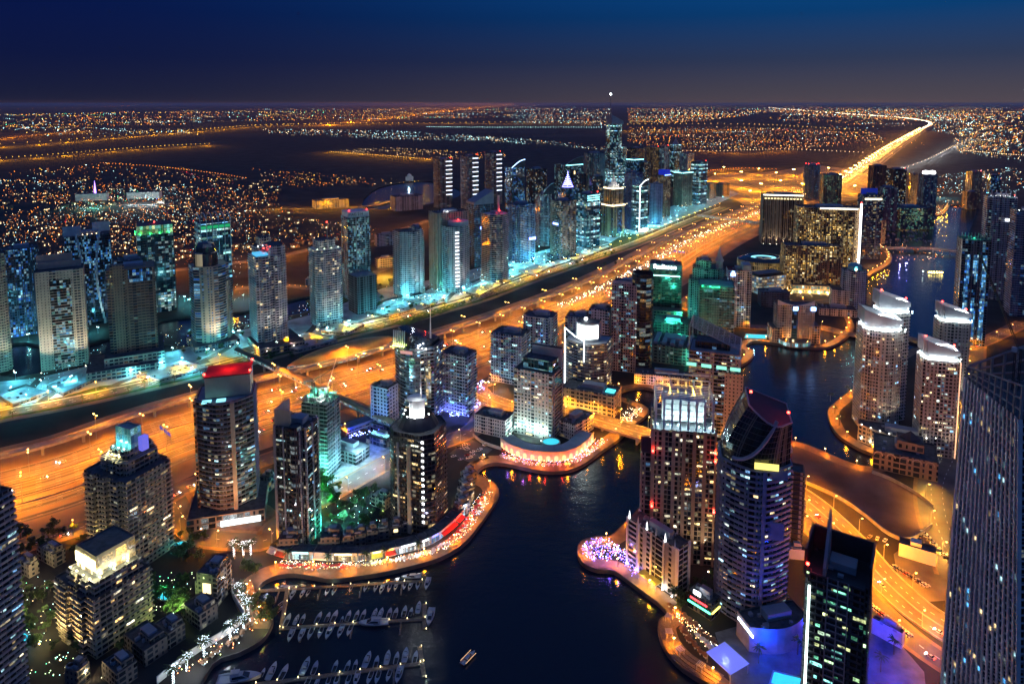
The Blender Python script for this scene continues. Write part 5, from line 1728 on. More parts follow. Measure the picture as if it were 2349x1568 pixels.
# near left bank
T = TW('redroof', 'tall dark glass tower with a red lit flat roof and two roof pools', 455, 591, 925, 1196, s_bow(.95, .28), 16, facade((.20, .15, .12), (.015, .017, .02), bay=3.2, fl=3.6, a=.07, b0=.36, b1=.97, lit=.14, pal='mix', k=1, es=2.0), slab=.7, slab_m=M_GREYW, fl=3.6, wins=60, pal='mix', plant=False)
h, w, d = T['h'], T['w'], T['d']
part_box(T, 'roof_block', (w * .06, d * .12, h + 8), (w * .8, d * .62, 16), M_BEIGE)
part_box(T, 'red_roof', (w * .06, d * .12, h + 16.4), (w * .82, d * .64, .8), pmat('red_roof', (.22, .03, .03), .8))
for sx, sy in ((-.34, -.18), (.46, -.18), (.46, .42)):
    beacon_on(T, w * sx, d * sy, h + 16.8, 900)
point('red_roof_light', (w * .06, d * .12, h + 24), RED, 9000, T['root'], .6)
for x in (-.3, -.05):
    part_box(T, 'roof_pool', (w * x, -d * .32, h - .6), (w * .16, d * .13, 1.0), emat('pool_water', (.3, .9, 1), 1.2))
part_box(T, 'brick_wing', (-w * .5 - .6, d * .05, h * .5), (1.6, d * .7, h), facade((.30, .18, .12), (.02, .02, .02), bay=3.2, fl=3.6, a=.25, b0=.35, b1=.8, lit=.10, pal='mix'))
part_box(T, 'stone_pier', (w * .16, -d * .5 - .4, h * .5), (3.0, 2.4, h), M_BEIGE)
part_box(T, 'podium', (0, -d * .05, 5), (w * 1.35, d * 1.25, 10), [facade((.32, .26, .20), bay=5, fl=5, a=.12, b0=.2, b1=.8, lit=.5, pal='white', es=1.8), M_ROOF])
b = part_box(T, 'lit_showroom', (w * .25, -d * .69, 3), (w * .7, .6, 4.5), emat('showroom', (.8, .95, 1), 1.8))
T = TW('darknear', 'dark tower with a round lit glass corner beside the green construction tower', 632, 732, 985, 1254, s_notch(.9, .12), -14, F_dwarm, slab=.5, slab_m=M_DARK, fl=3.5, piers=7, pier_m=M_GREYW, wins=55, pal='mix', plant=True)
h, w, d = T['h'], T['w'], T['d']
b = MB()
pc = [(w * .22 + w * .17 * math.cos(i * .3142), -d * .42 + w * .17 * math.sin(i * .3142)) for i in range(20)]
b.roofed(pc, 0, h + 2, 0, 1)
b.build('glass_corner', [facade((.03, .03, .04), (.01, .015, .03), bay=2, fl=3.5, a=.04, b0=.3, b1=.95, lit=.22, pal='white', k=3, es=1.6), M_ROOF], T['root'])
part_box(T, 'roof_screen', (-w * .2, -d * .38, h + 6), (w * .5, 1.2, 12), M_BEIGE)
part_box(T, 'roof_screen', (-w * .45, d * .05, h + 6), (1.2, d * .8, 12), M_BEIGE)
T = TW('greensite', 'tower under construction glowing teal and green with a crane on top', 694, 780, 930, 1098, s_box(.9), -16, facade((.22, .26, .26), (.01, .03, .03), bay=4, fl=3.5, a=.06, b0=.16, b1=.95, lit=.03, pal='cool', grough=.8), slab=.7, slab_m=M_CONC, fl=3.5, plant=False)
h, w, d = T['h'], T['w'], T['d']
rnd = random.Random(9)
b = MB()
for i in range(60):
    b.box((rnd.uniform(-.48, .48) * w, rnd.uniform(-.48, .48) * d, h + rnd.uniform(0, 4)), (rnd.uniform(.3, 3), rnd.uniform(.3, 3), rnd.uniform(1, 6)))
b.build('formwork', M_CONC, T['root'])
for x, y in ((-.3, -.3), (.1, -.1), (.35, .2), (-.2, .3), (0, .4)):
    glow(T, (w * x, d * y, h + 5), (.1, 1, .6), 4000)
for i in range(3):
    q = (w * (.2 + .3 * i), -d / 2 - 12, 2)
    glow(T, q, (.15, 1, .75), 90000, aim=(w * .2 * i, -d / 2, h * .45), spot=75)


def crane(label, loc, hm, jib, rz, m, up=35):
    r = empty('tower_crane', loc, rz, label, 'crane')
    b = MB()
    for sx in (-1, 1):
        for sy in (-1, 1):
            b.box((sx, sy, hm / 2), (.25, .25, hm))
    for i in range(int(hm / 2)):
        s = 1 if i % 2 else -1
        b.tube([(-s, -1, i * 2), (s, -1, i * 2 + 2)], .09, 4)
        b.tube([(-1, s, i * 2), (-1, -s, i * 2 + 2)], .09, 4)
        b.tube([(1, s, i * 2), (1, -s, i * 2 + 2)], .09, 4)
    b.build('mast', m, r)
    b = MB()
    a = R(up)
    dx, dz = math.cos(a), math.sin(a)
    for o in (-.7, .7):
        b.tube([(0, o, hm), (jib * dx, o * .5, hm + jib * dz)], .17, 4)
    b.tube([(0, 0, hm + 1.6), (jib * dx, 0, hm + jib * dz + .5)], .17, 4)
    n = int(jib / 2)
    for i in range(n):
        p, q = i / n * jib, (i + 1) / n * jib
        b.tube([(p * dx, -.7, hm + p * dz), (q * dx, 0, hm + q * dz + 1.5), (q * dx, .7, hm + q * dz)], .08, 3)
    b.build('jib', m, r)
    b = MB()
    b.box((-4, 0, hm + .4), (8, 1.6, .6))
    b.box((-7, 0, hm - .6), (2, 2.2, 2.4))
    b.build('counterweight', M_CONC, r)
    b = MB()
    b.box((.9, 1.5, hm - .4), (1.6, 1.4, 2))
    b.build('cab', M_WHITE, r)
    return r


def on_roof(T, fx, fy, z):
    c, s = math.cos(T['yaw']), math.sin(T['yaw'])
    x, y = fx * T['w'], fy * T['d']
    return (T['c'][0] + x * c - y * s, T['c'][1] + x * s + y * c, z)


crane('white lit crane jib raised over the green lit construction tower', on_roof(T, .25, .1, T['h']), 10, 26, .3, M_WHITE, 72)
point('crane_light', on_roof(T, .25, -.4, T['h'] + 8), WHI, 6000)
crane('thin dark crane beside the white one on the green construction tower', on_roof(T, -.35, .1, T['h']), 14, 24, .2, M_DARK, 30)
T = TW('darkspire', 'dark balconied tower with white lit roof drum and thin white spire', 896, 1024, 1000, 1226, s_cham(.95, .2), -20, F_dwarm, slab=.8, slab_m=M_DARK, fl=3.5, wins=55, pal='warm', plant=False)
h, w, d = T['h'], T['w'], T['d']
b = MB()
b.lathe([(w * .42, h), (w * .30, h + 8), (w * .30, h + 9)], 16)
b.build('sloped_crown', M_DARK, T['root'])
b = MB()
b.lathe([(w * .16, h + 4), (w * .16, h + 20), (w * .20, h + 21), (0, h + 21.5)], 16, (0, -d * .04))
b.build('roof_drum', M_WHITE, T['root'])
for i in range(6):
    a = math.pi * (1 + i * .2)
    glow(T, (w * .27 * math.cos(a), -d * .04 + w * .27 * math.sin(a), h + 9.5), WHI, 1600)
spire(T, w * .1, -d * .05, h + 21, h + 52, .8, M_WHITE)
point('spire_light', (w * .1, -d * .2, h + 26), WHI, 1800, T['root'], .4)
part_box(T, 'stone_pier', (w * .05, -d * .5 - .5, h * .45), (3, 2.6, h * .9), M_BEIGE)
part_box(T, 'stone_pier', (-w * .2, -d * .5 - .2, h * .45), (1.6, 2, h * .9), M_GREYW)
for i in range(14):
    part_box(T, 'window', (w * .30, -d * .46 - .9, 10 + i * h * .062), (w * .12, .5, 1.8), emat('bright_room', (.95, .97, 1), 3.0))
F_step = facade((.36, .30, .20), (.02, .022, .025), bay=3.4, fl=3.4, a=.24, b0=.3, b1=.85, lit=.06, pal='warm')
T = TW('stepped', 'stepped beige tower topped by a teal lit glass box beside the highway', 198, 394, 1108, 1322, s_bay(.8, 3, .06), -24, F_step, slab=.9, slab_m=M_BEIGE, fl=3.4, wins=45, pal='warm', tiers=[(0, 1), (0, 1.13, .62, .7, -.02, .06), (0, 1.21, .42, .55, 0, .08)], plant=False)
h, w, d, S = T['h'], T['w'], T['d'], T['S']
H3 = h * 1.21
F_tealbox = facade((.16, .3, .3), (.03, .16, .17), bay=3.2, fl=6, a=.06, b0=.04, b1=.96, lit=2.2, pal='cool', es=.5)
b = MB()
bx = [(-S * .17, -S * .05), (S * .19, -S * .05), (S * .19, S * .14), (-S * .17, S * .14)]
b.roofed(bx, H3 - 1, H3 + 14, 0, 1, 3.2)
b.build('glass_box', [F_tealbox, pmat('pale_roof', (.4, .42, .36), .8)], T['root'])
part_box(T, 'blue_box', (S * .26, S * .12, H3 + 2), (S * .09, S * .12, 10), emat('violet_box', (.2, .2, 1), .6))
for i in range(4):
    glow(T, (-S * .2 + i * S * .09, -S * .18, H3 * .9 + 4), (1, .9, .5), 2200)
for i in range(3):
    glow(T, (-S * .15 + i * S * .13, -S * .12, H3 + .6), (.4, 1, .9), 1800)
T = TW('cornerlow', 'beige tower whose roof loggia glows yellow white at lower left', 128, 348, 1352, 1512, s_bay(.85, 2, .06), -30, F_step, slab=.8, slab_m=M_BEIGE, fl=3.4, wins=60, pal='warm', tiers=[(0, .84), (0, 1, .70, .80, .06, 0)], plant=False)
h, w, d, ox, oy, S = T['h'], T['w'], T['d'], T['ox'], T['oy'], T['S']
part_box(T, 'roof_loggia', (ox - w * .02, oy + d * .05, h + 6.5), (w * .74, d * .74, 13), [facade((.44, .38, .26), bay=8, fl=8, a=.10, b0=.14, b1=.72, lit=4, pal='gold', es=2.0), M_ROOF])
for i in range(4):
    glow(T, (ox - w * .42 + i * w * .24, oy - d * .42, h + .6), (1, .92, .5), 3200)
for i in range(3):
    glow(T, (ox + w * .42, oy - d * .3 + i * d * .26, h + .6), (1, .92, .5), 3200)
for i in range(4):
    part_box(T, 'lit_opening', (ox - w * .30 + i * w * .19, oy - d * .335, h + 7), (w * .15, .5, 6), emat('loggia', (1, .86, .42), 4))
T = TW('edgenear', 'dark balconied tower cut off by the left edge at the bottom', -70, 44, 1150, 1660, s_box(.8), -16, facade((.20, .20, .20), (.02, .022, .025), bay=3, fl=3.4, a=.1, b0=.36, lit=.05, pal='mix'), slab=1.1, slab_m=M_GREYW, fl=3.4, wins=40)
# ------------------------------------------------------------------ near right
T = TW('goldcrown', 'dark ribbed tower with floodlit white and gold trellis crown', 1493, 1638, 995, 1298, s_box(.8), -10, facade((.34, .26, .19), (.012, .013, .018), bay=3.6, fl=3.5, a=.1, b0=.25, b1=.95, lit=.10, pal='warm', es=1.8), piers=7.2, pier_m=pmat('tan_pier', (.36, .27, .2), .7), pw=2.4, pd=.7, wins=80, pal='warm', bay=3.6, plant=False, tiers=[(0, 1)])
h, w, d = T['h'], T['w'], T['d']
mtr = pmat('trellis_white', (.75, .78, .75), .5, vary=.1)
for i in range(8):
    b = MB()
    x = -w * .46 + i * w * .131
    b.box((x, -d * .42, h + 10), (1.4, 1.4, 20))
    b.box((x, d * .36, h + 12), (1.2, 1.2, 24))
    b.box((x, -d * .03, h + 20), (.7, d * .8, .7))
    b.build('crown_column', mtr, T['root'])
for i in range(10):
    part_box(T, 'trellis_beam', (0, -d * .40 + i * d * .085, h + 20.7), (w * .96, .4, .5), mtr)
for i in range(4):
    part_box(T, 'trellis_rail', (0, -d * .44, h + 6 + i * 4), (w * .96, .4, .4), mtr)
part_box(T, 'upper_frame', (0, d * .36, h + 25), (w * .9, .8, .8), mtr)
part_box(T, 'upper_frame', (0, d * .36, h + 29), (w * .9, .8, .8), mtr)
part_box(T, 'inner_wall', (0, d * .1, h + 8), (w * .7, d * .3, 16), M_WHITE)
for i in range(6):
    glow(T, (-w * .43 + i * w * .17, -d * .3, h + .8), (.62, .92, 1), 3600)
for i in range(2):
    glow(T, (-w * .2 + i * w * .4, d * .25, h + 15), (1, .55, .06), 16000)
for x, z in ((-.5, .82), (-.5, .40), (.5, .84), (.5, .40), (.5, .78)):
    beacon_on(T, w * x, -d * .5 - 1.5, h * z, 900)
part_box(T, 'low_wing', (-w * .52, -d * .05, h * .40), (w * .34, d * .7, h * .80), [facade((.26, .21, .17), (.015, .015, .02), bay=3.2, fl=3.5, a=.14, b0=.35, lit=.12, pal='mix'), pmat('red_roof', (.22, .03, .03), .8)])
for i in range(34):
    if i % 5 != 2:
        part_box(T, 'blue_lit_bay', (w * .5 + .6, -d * .36, h * .05 + i * h * .027), (.8, d * .2, h * .018), emat('blue_bay', (.2, .65, 1), 1.1))
# sail shaped tower
T = TW('bigsail', 'tallest near tower with curved blue balconies and a sharply slanted dark glass top', 1645, 1808, 1078, 1440, s_bow(.8, .3), -12, facade((.26, .28, .33), (.01, .016, .024), bay=3.4, fl=3.6, a=.06, b0=.36, b1=.95, lit=.12, pal='mix', es=1.8), slab=1.0, slab_m=pmat('blue_grey_slab', (.20, .23, .30), .6), fl=3.6, wins=80, pal='mix', bay=3.4, plant=False)
h, w, d, S = T['h'], T['w'], T['d'], T['S']
b = MB()
pl = [(p[0] * .97, p[1] * .97) for p in T['base']]
xm = max(abs(p[0]) for p in pl)
tp = [((p[0] * .62 + .17 * w) if p[0] < .45 * w else p[0], p[1] * .96) for p in pl]
ztop = [h + 36 - 14 * ((p[0] / w) + .2) + 6 * (p[1] / d) for p in tp]
for i in range(len(pl)):
    j = (i + 1) % len(pl)
    L = math.hypot(pl[i][0] - pl[j][0], pl[i][1] - pl[j][1])
    for k in range(8):
        t0, t1 = k / 8, (k + 1) / 8
        f0, f1 = t0 ** 1.5, t1 ** 1.5
        P4 = []
        for q, t, f in ((i, t0, f0), (j, t0, f0), (j, t1, f1), (i, t1, f1)):
            P4.append((pl[q][0] + (tp[q][0] - pl[q][0]) * f, pl[q][1] + (tp[q][1] - pl[q][1]) * f, h - 1 + (ztop[q] - h + 1) * t))
        b.face(P4, 0, [(i * 5, P4[0][2]), (i * 5 + L, P4[1][2]), (i * 5 + L, P4[2][2]), (i * 5, P4[3][2])])
b.face([(*p, z - .1) for p, z in zip(tp, ztop)], 1)
b.build('slanted_top', [facade((.07, .07, .08), (.008, .014, .02), bay=2.2, fl=3.6, a=.05, b0=.08, b1=.96, lit=.03, pal='cool', k=2), pmat('maroon_roof', (.07, .015, .02), .5)], T['root'])
b = MB()
rr = [Vector((p[0], p[1], z)) for p, z in zip(tp, ztop)]
b.tube(rr + rr[:1], .6, 5)
b.build('roof_edge', M_GREYW, T['root'])
b = MB()
n = 16


def fy(x):
    t = max(-.5, min(.5, x / S))
    return S * (-.4 + .3 - .3 * math.cos(math.pi * t)) - .9


arc = [(-w * .36 + w * .60 * (i / n), h + 3 + 27 * (i / n) ** 1.8) for i in range(n + 1)]
b.tube([(x, fy(x) * (1 - .03 * i / n) + .4, z) for i, (x, z) in enumerate(arc)], 1.2, 5)
b.build('curved_rib', M_GREYW, T['root'])
part_box(T, 'pale_wall', (w * .08, -d * .52, h * .5), (w * .05, 1.4, h), pmat('blue_grey_slab', (.34, .37, .44), .6))
part_box(T, 'pale_wall', (w * .24, fy(w * .24) - .4, h * .62), (w * .30, .8, 11), pmat('blue_grey_slab', (.34, .37, .44), .6))
part_box(T, 'pale_wall', (w * .24, fy(w * .24) - .4, h - 3), (w * .34, .8, 6), pmat('blue_grey_slab', (.34, .37, .44), .6))
part_box(T, 'lit_floor', (w * .1, fy(w * .1) - .6, h + 3), (w * .34, .5, 4), emat('yellow_floor', (1, .85, .2), 1.2))
for s in (-1, 1):
    beacon_on(T, (-w * .12 if s < 0 else w * .42), -d * .2, (h + 42 if s < 0 else h + 31), 300)
T = TW('sitetower', 'dark unfinished tower with a red mast behind the blue balconied tower', 1800, 1842, 1085, 1268, s_box(1.1), -20, F_skel, slab=.8, slab_m=M_DARK, fl=3.6, plant=False)
crane('red crane mast rising from the dark unfinished tower', on_roof(T, -.3, 0, T['h']), 16, 12, 1.2, pmat('crane_red', (.3, .03, .03), .5), 60)
T = TW('finblack', 'black tower with a pointed blade on its roof and a bright vertical light line', 1842, 1996, 1352, 1690, s_notch(.8, .08), -32, facade((.10, .10, .11), (.008, .010, .013), bay=3.4, fl=3.6, a=.08, b0=.3, b1=.95, lit=.05, pal='green', es=2.0), slab=.3, slab_m=M_DARK, fl=3.6, wins=60, pal='green', plant=True)
h, w, d = T['h'], T['w'], T['d']
part_box(T, 'light_line', (-w * .42, -d * .5 - .6, h * .46), (1.1, .6, h * .9), emat('white_line', (.75, 1, .95), 5))
for x in (-.5, .5):
    part_box(T, 'roof_wall', (w * x, 0, h + 5), (1.2, d, 14), M_DARK)
part_box(T, 'roof_wall', (0, d * .5, h + 5), (w, 1.2, 14), M_DARK)
b = MB()
for x in (-w * .2 - .7, -w * .2 + .7):
    b.face([(x, -d * .5, h - 4), (x, d * .3, h - 4), (x, d * .3, h + 10), (x, d * .22, h + 27), (x, -d * .5, h + 4)])
Q = [(-d * .5, h - 4), (d * .3, h - 4), (d * .3, h + 10), (d * .22, h + 27), (-d * .5, h + 4)]
for (y0, z0), (y1, z1) in zip(Q, Q[1:] + Q[:1]):
    b.face([(-w * .2 - .7, y0, z0), (-w * .2 + .7, y0, z0), (-w * .2 + .7, y1, z1), (-w * .2 - .7, y1, z1)])
b.build('roof_blade', M_GREYW, T['root'])
b = MB()
for i in range(int(h / 3.6)):
    b.box((w * .02, -d * .5 - .4, i * 3.6 + 1.8), (w * .34, .6, .4))
for x in (-.14, .02, .18):
    b.box((w * x, -d * .5 - .4, h * .5), (.6, .7, h))
b.build('window_grid', M_GREYW, T['root'])
beacon_on(T, -w * .46, -d * .52, h + 2)
# twisted tower at the right edge
tw_c, tw_h, tw_w = Vector((219, 267, 0)), 200.0, 44.0
root = empty('twisted_tower', tw_c, 0, 'huge twisted concrete tower with narrow dark windows filling the right edge', 'tower')
F_twist = facade((.30, .30, .31), (.012, .012, .014), bay=2.9, fl=3.3, a=.14, b0=.10, b1=.92, lit=.035, pal='mix', es=1.6)
b, cl, sl = MB(), MB(), MB()
n, fl_ = 64, tw_h / 64
def tw_poly(i, k=1.0):
    a = R(13 - 21 * i / n)
    q = [(-.5, -.5), (.5, -.5), (.5, .5), (-.5, .5)]
    return [((x * tw_w * k) * math.cos(a) - (y * tw_w * .9 * k) * math.sin(a), (x * tw_w * k) * math.sin(a) + (y * tw_w * .9 * k) * math.cos(a)) for x, y in q]
for i in range(n):
    p, q = tw_poly(i), tw_poly(i + 1)
    if True:
        b.ring(p, i * fl_, (i + 1) * fl_, 0, 2.9, q)
    o0, o1 = tw_poly(i, 1.02), tw_poly(i + .16, 1.02)
    sl.ring(o0, i * fl_, i * fl_ + .5, 0, 0)
    sl.cap(o0, i * fl_ + .5)
    sl.cap(o0, i * fl_, 0, True)
b.cap(tw_poly(n), tw_h, 1)
b.build('walls', [F_twist, M_ROOF], root)
sl.build('floor_edges', pmat('slab_concrete', (.5, .48, .46), .8), root)
for side in range(4):
    cl = MB()
    for k in range(15):
        t = k / 15
        for i in range(0, n, 2):
            p, q = tw_poly(i, 1.012), tw_poly(i + 2, 1.012)
            pa = Vector(p[side]).lerp(Vector(p[(side + 1) % 4]), t)
            qa = Vector(q[side]).lerp(Vector(q[(side + 1) % 4]), t)
            dx = Vector(p[(side + 1) % 4]) - Vector(p[side])
            dx.normalize()
            wd = dx * (.55 if k else .8)
            nn = Vector((dx.y, -dx.x)) * .35
            A = [(*(pa - wd + nn), i * fl_), (*(pa + wd + nn), i * fl_), (*(qa + wd + nn), (i + 2) * fl_), (*(qa - wd + nn), (i + 2) * fl_)]
            cl.face(A)
            cl.face([(*(pa + wd + nn), i * fl_), (*(pa + wd - nn), i * fl_), (*(qa + wd - nn), (i + 2) * fl_), (*(qa + wd + nn), (i + 2) * fl_)])
            cl.face([(*(pa - wd - nn), i * fl_), (*(pa - wd + nn), i * fl_), (*(qa - wd + nn), (i + 2) * fl_), (*(qa - wd - nn), (i + 2) * fl_)])
    cl.build('columns', pmat('column_concrete', (.72, .68, .62), .8), root)
rnd = random.Random(5)
for i in range(70):
    fl_i, t = rnd.randrange(4, n), rnd.random()
    p = tw_poly(fl_i, 1.004)
    a = Vector(p[3]).lerp(Vector(p[0]), (int(t * 15) + .5) / 15)
    dx = Vector(p[0]) - Vector(p[3])
    link('window', unit_pane(rnd.choice(PANES['mix'][:6] + PANES['blue'][:4])), root, (a.x, a.y, fl_i * fl_ + 1.8), math.atan2(dx.y, dx.x), (1.5, .2, 1.6))
b = MB()
P = tw_poly(n)
PH = (13, 30, 26, 5)
for q in range(4):
    (x0, y0), (x1, y1), h0, h1 = P[q], P[(q + 1) % 4], PH[q], PH[(q + 1) % 4]
    for k in range(9):
        t = k / 9
        b.box((x0 + (x1 - x0) * t, y0 + (y1 - y0) * t, tw_h + (h0 + (h1 - h0) * t) / 2), (.8, .8, h0 + (h1 - h0) * t))
    for f in (1, .6, .25):
        b.tube([(x0, y0, tw_h + h0 * f), (x1, y1, tw_h + h1 * f)], .45, 4)
b.build('open_top_frame', M_CONC, root)
crane('black construction crane standing on the twisted tower', Vector((212, 277, tw_h)), 18, 42, 2.2, M_DARK, 66)
crane('second black crane jib leaning over the twisted tower roof', Vector((226, 268, tw_h)), 12, 30, -.9, M_DARK, 40)
# ------------------------------------------------------------------ street lamps
def lamp_mesh(h, arms, reach, head, emit):
    p = MB()
    p.lathe([(.32, 0), (.22, h * .3), (.12, h)], 6)
    for s in arms:
        p.tube([(0, 0, h - .3), (s * reach * .5, 0, h + .25), (s * reach, 0, h + .3)], .09, 4)
    hd = MB()
    hd.box((0, 0, 0), (head * 1.5, head * .8, head * .45))
    return p.mesh('pole', M_METAL), hd.mesh('lamp_head', emit)


KIND = {'hwy': ('highway_mast', 'light mast'), 'road': ('street_lamp', 'street lamp'), 'prom': ('promenade_lamp', 'lamp post'), 'lake': ('car_park_lamp', 'lamp post'), 'serv': ('street_lamp', 'street lamp'), 'far': ('interchange_mast', 'light mast')}


def lamp_kind(key, label, group, h, arms, reach, head, col, es):
    pm_, hm = lamp_mesh(h, arms, reach, head, emat('lamp_' + key, col, es))
    r = empty(KIND[key][0], (0, 0, -500), 0, label, KIND[key][1], group)
    po = link('pole', pm_, r)
    for s in arms:
        link('lamp_head', hm, po, (s * reach, 0, h + .1))
    return dict(proto=r, used=False, h=h)


LK = {
    'hwy': lamp_kind('hwy', 'tall twin armed mast with orange lamps along the highway', 'highway masts', 24, (-1, 1), 3.0, 1.1, (1, .50, .12), 16),
    'road': lamp_kind('road', 'orange street lamp on a plain pole beside a marina street', 'marina street lamps', 11, (1,), 2.0, .75, (1, .5, .12), 18),
    'prom': lamp_kind('prom', 'short orange lamp post on the waterside promenade', 'promenade lamps', 6, (1,), .5, .7, (1, .55, .15), 24),
    'lake': lamp_kind('lake', 'cool white lamp post over the lake tower car parks', 'car park lamps', 9, (-1, 1), 1.2, .8, (.6, .95, 1), 16),
    'serv': lamp_kind('serv', 'yellow street lamp along the palm lined service street', 'service street lamps', 12, (-1, 1), 1.6, .8, (1, .65, .15), 18),
    'far': lamp_kind('far', 'yellow lamp mast at the distant road interchange', 'interchange masts', 30, (-1, 1), 3.0, 3.4, (1, .70, .22), 26),
}


def lamp(kind, p, rz, col=None, power=0, r=.4, dz=-1.2):
    k = LK[kind]
    if not k['used']:
        k['used'] = True
        o = k['proto']
        o.location = p
        o.rotation_euler = (0, 0, rz)
    else:
        o = dup(k['proto'], p, rz)
    if power:
        q = Vector(p) + Vector((0, 0, k['h'] + dz))
        if kind in ('hwy', 'serv') or (kind == 'road' and (q.x < 140 or q.y > 480)):
            point('lamp_light', q, col, power, None, r, 158, q - Vector((0, 0, 9)), .35)
        else:
            point('lamp_light', q, col, power, None, r)
    return o


def lamp_line(kind, pts, off, step, col, power, start=0, every=1, r=.5, zoff=0):
    i = 0
    for p, h in walk(offset_line(pts, off), step, start):
        q = Vector((p.x, p.y, p.z + zoff))
        lamp(kind, q, h + math.pi / 2, col, power if i % every == 0 else 0, r)
        i += 1


near_hw = [p for p in hw if p.length < 2600]
lamp_line('hwy', near_hw, 38.5, 46, SOD, 125000, 20)
lamp_line('hwy', near_hw, 80, 56, SOD, 125000, 5)
lamp_line('hwy', near_hw, 3, 90, SOD, 80000, 30)
far_hw = [p for p in hw if p.length >= 2600]
for i, (p, h) in enumerate(walk(offset_line(far_hw, 40), 160, 0)):
    if i % 1 == 0 and p.length < 9500:
        lamp('far', p, h + 1.57, (1, .36, .05), 9e5, 2)
for P, st in ((road_w[0], 34), (road_w[1], 30), (road_w[3], 30), (road_w[4], 26), (road_w[6], 36), (road_w[5], 40), (road_w[7], 40)):
    lamp_line('road', P, 8, st * 1.35, SOD if P is not road_w[3] else (1, .42, .03), 60000 if P is road_w[3] else 36000 if P is road_w[4] else 24000, 12)
lamp_line('road', bridge_main, 12.2, 30, SOD, 52000, 6)
lamp_line('road', bridge_main, -12.2, 30, SOD, 52000, 20)
lamp_line('road', bridge_far, 9.2, 60, (1, .45, .25), 30000, 6)
lamp_line('prom', shore_w[14:], -6, 26, SOD, 9000, 8)
lamp_line('prom', shore_e[20:], -5, 28, SOD, 10000, 8)
lamp_line('serv', serv, -10, 44, YEL, 56000, 0)
rnd = random.Random(21)
LAKE_LAMPS = [(30, 905), (95, 890), (160, 880), (215, 862), (60, 925), (130, 905), (30, 870), (300, 868), (370, 850), (420, 838), (345, 880), (440, 860), (400, 815), (480, 815), (540, 800), (590, 812), (640, 800), (690, 782), (600, 780), (550, 770), (660, 770), (745, 765), (800, 748), (720, 745), (770, 735), (840, 738), (880, 722), (935, 708), (900, 700), (850, 705), (980, 690), (1020, 690), (930, 690), (1000, 675), (1060, 672), (1110, 655), (1150, 640), (1100, 640), (1180, 628), (1060, 655), (1220, 600), (1260, 610), (1300, 590), (1180, 610), (1340, 580), (1280, 575), (1220, 580), (1330, 560), (1390, 560), (1440, 545), (1480, 532), (1430, 530), (1520, 520), (1500, 505), (1550, 500), (1590, 480), (1560, 478), (1620, 465), (1600, 460), (1660, 455), (1170, 618), (1205, 612), (1245, 596), (1290, 600), (1320, 572), (1365, 572), (1405, 552), (1455, 538), (1495, 520), (1540, 508), (1575, 490), (1605, 472), (1180, 580), (1240, 575), (1310, 560), (1375, 548), (1440, 520), (1480, 510), (1530, 492), (380, 710), (420, 690), (440, 700), (560, 690), (230, 765), (130, 770), (60, 780), (600, 700)]
for x, y in LAKE_LAMPS:
    p = at(x + rnd.uniform(-6, 6), y + rnd.uniform(-2, 2))
    lamp('lake', p, rnd.uniform(0, 3), CYA, 25000 * (1 if p.y < 1050 else 1.8), .4)
for x, y in ((1660, 398), (1700, 410), (1740, 402), (1780, 412), (1820, 404), (1700, 432), (1745, 440), (1790, 432), (1840, 440), (1880, 418), (1920, 432), (1950, 412), (2000, 420), (2040, 430), (1900, 400), (1980, 398), (1860, 400), (1640, 415), (1720, 458), (1960, 445)):
    lamp('far', at(x, y), rnd.uniform(0, 3), YEL, 5e5, 1)
for P, c in far_w:
    L = sum((b - a).length for a, b in zip(P, P[1:]))
    far = sum(p.length for p in P) / len(P)
    st = max(70, far * .035)
    for i, (p, h) in enumerate(walk(offset_line(P, 16), st, 0)):
        point('road_glow_lamp', p + Vector((0, 0, 26)), c, (1.3e5 if c is not WHI else 4e4) * (st / 90) ** 1.6, None, 1.2)
for key in ('edge', 'arch', 'brown', 'turret', 'twinfront', 'clock', 'curv1', 'redtop', 'redtop2', 'mid2', 'mid4', 'gold'):  # added fill lamps standing before the lake towers to brighten their facades
    T = TOWERS[key]
    for fx in (-.45, .45):
        q = (T['w'] * fx, -T['d'] * .5 - 26, 7.0)
        glow(T, q, (1, .80, .58) if key in ('arch', 'brown', 'edge', 'turret') else (1, .9, .85), 60000 if key in ('arch', 'brown', 'edge', 'turret') else 24000, aim=(0, -T['d'] * .5, T['h'] * .62), spot=95)
for key, c, pw in (('stepped', (1, .68, .26), 42000), ('cornerlow', (1, .68, .26), 34000), ('redroof', (1, .6, .3), 24000), ('goldcrown', (1, .68, .4), 14000), ('beigelit', (.8, 1, .9), 10000), ('crownfront', (1, .85, .65), 20000), ('crownnear', (1, .8, .6), 12000), ('crownfar', (1, .85, .65), 14000), ('sail', (.7, .9, 1), 26000), ('bluel', (.3, .7, 1), 14000)):  # further added fill lamps, set off these towers to light their walls
    T = TOWERS[key]
    for fx in (-.4, .4):
        glow(T, (T['w'] * fx, -T['d'] * .5 - 16, 7.0), c, pw, aim=(T['w'] * fx * .5, -T['d'] * .5, T['h'] * .6), spot=95)
    glow(T, (-T['w'] * .5 - 16, 0, 7.0), c, pw * .7, aim=(-T['w'] * .5, 0, T['h'] * .6), spot=95)
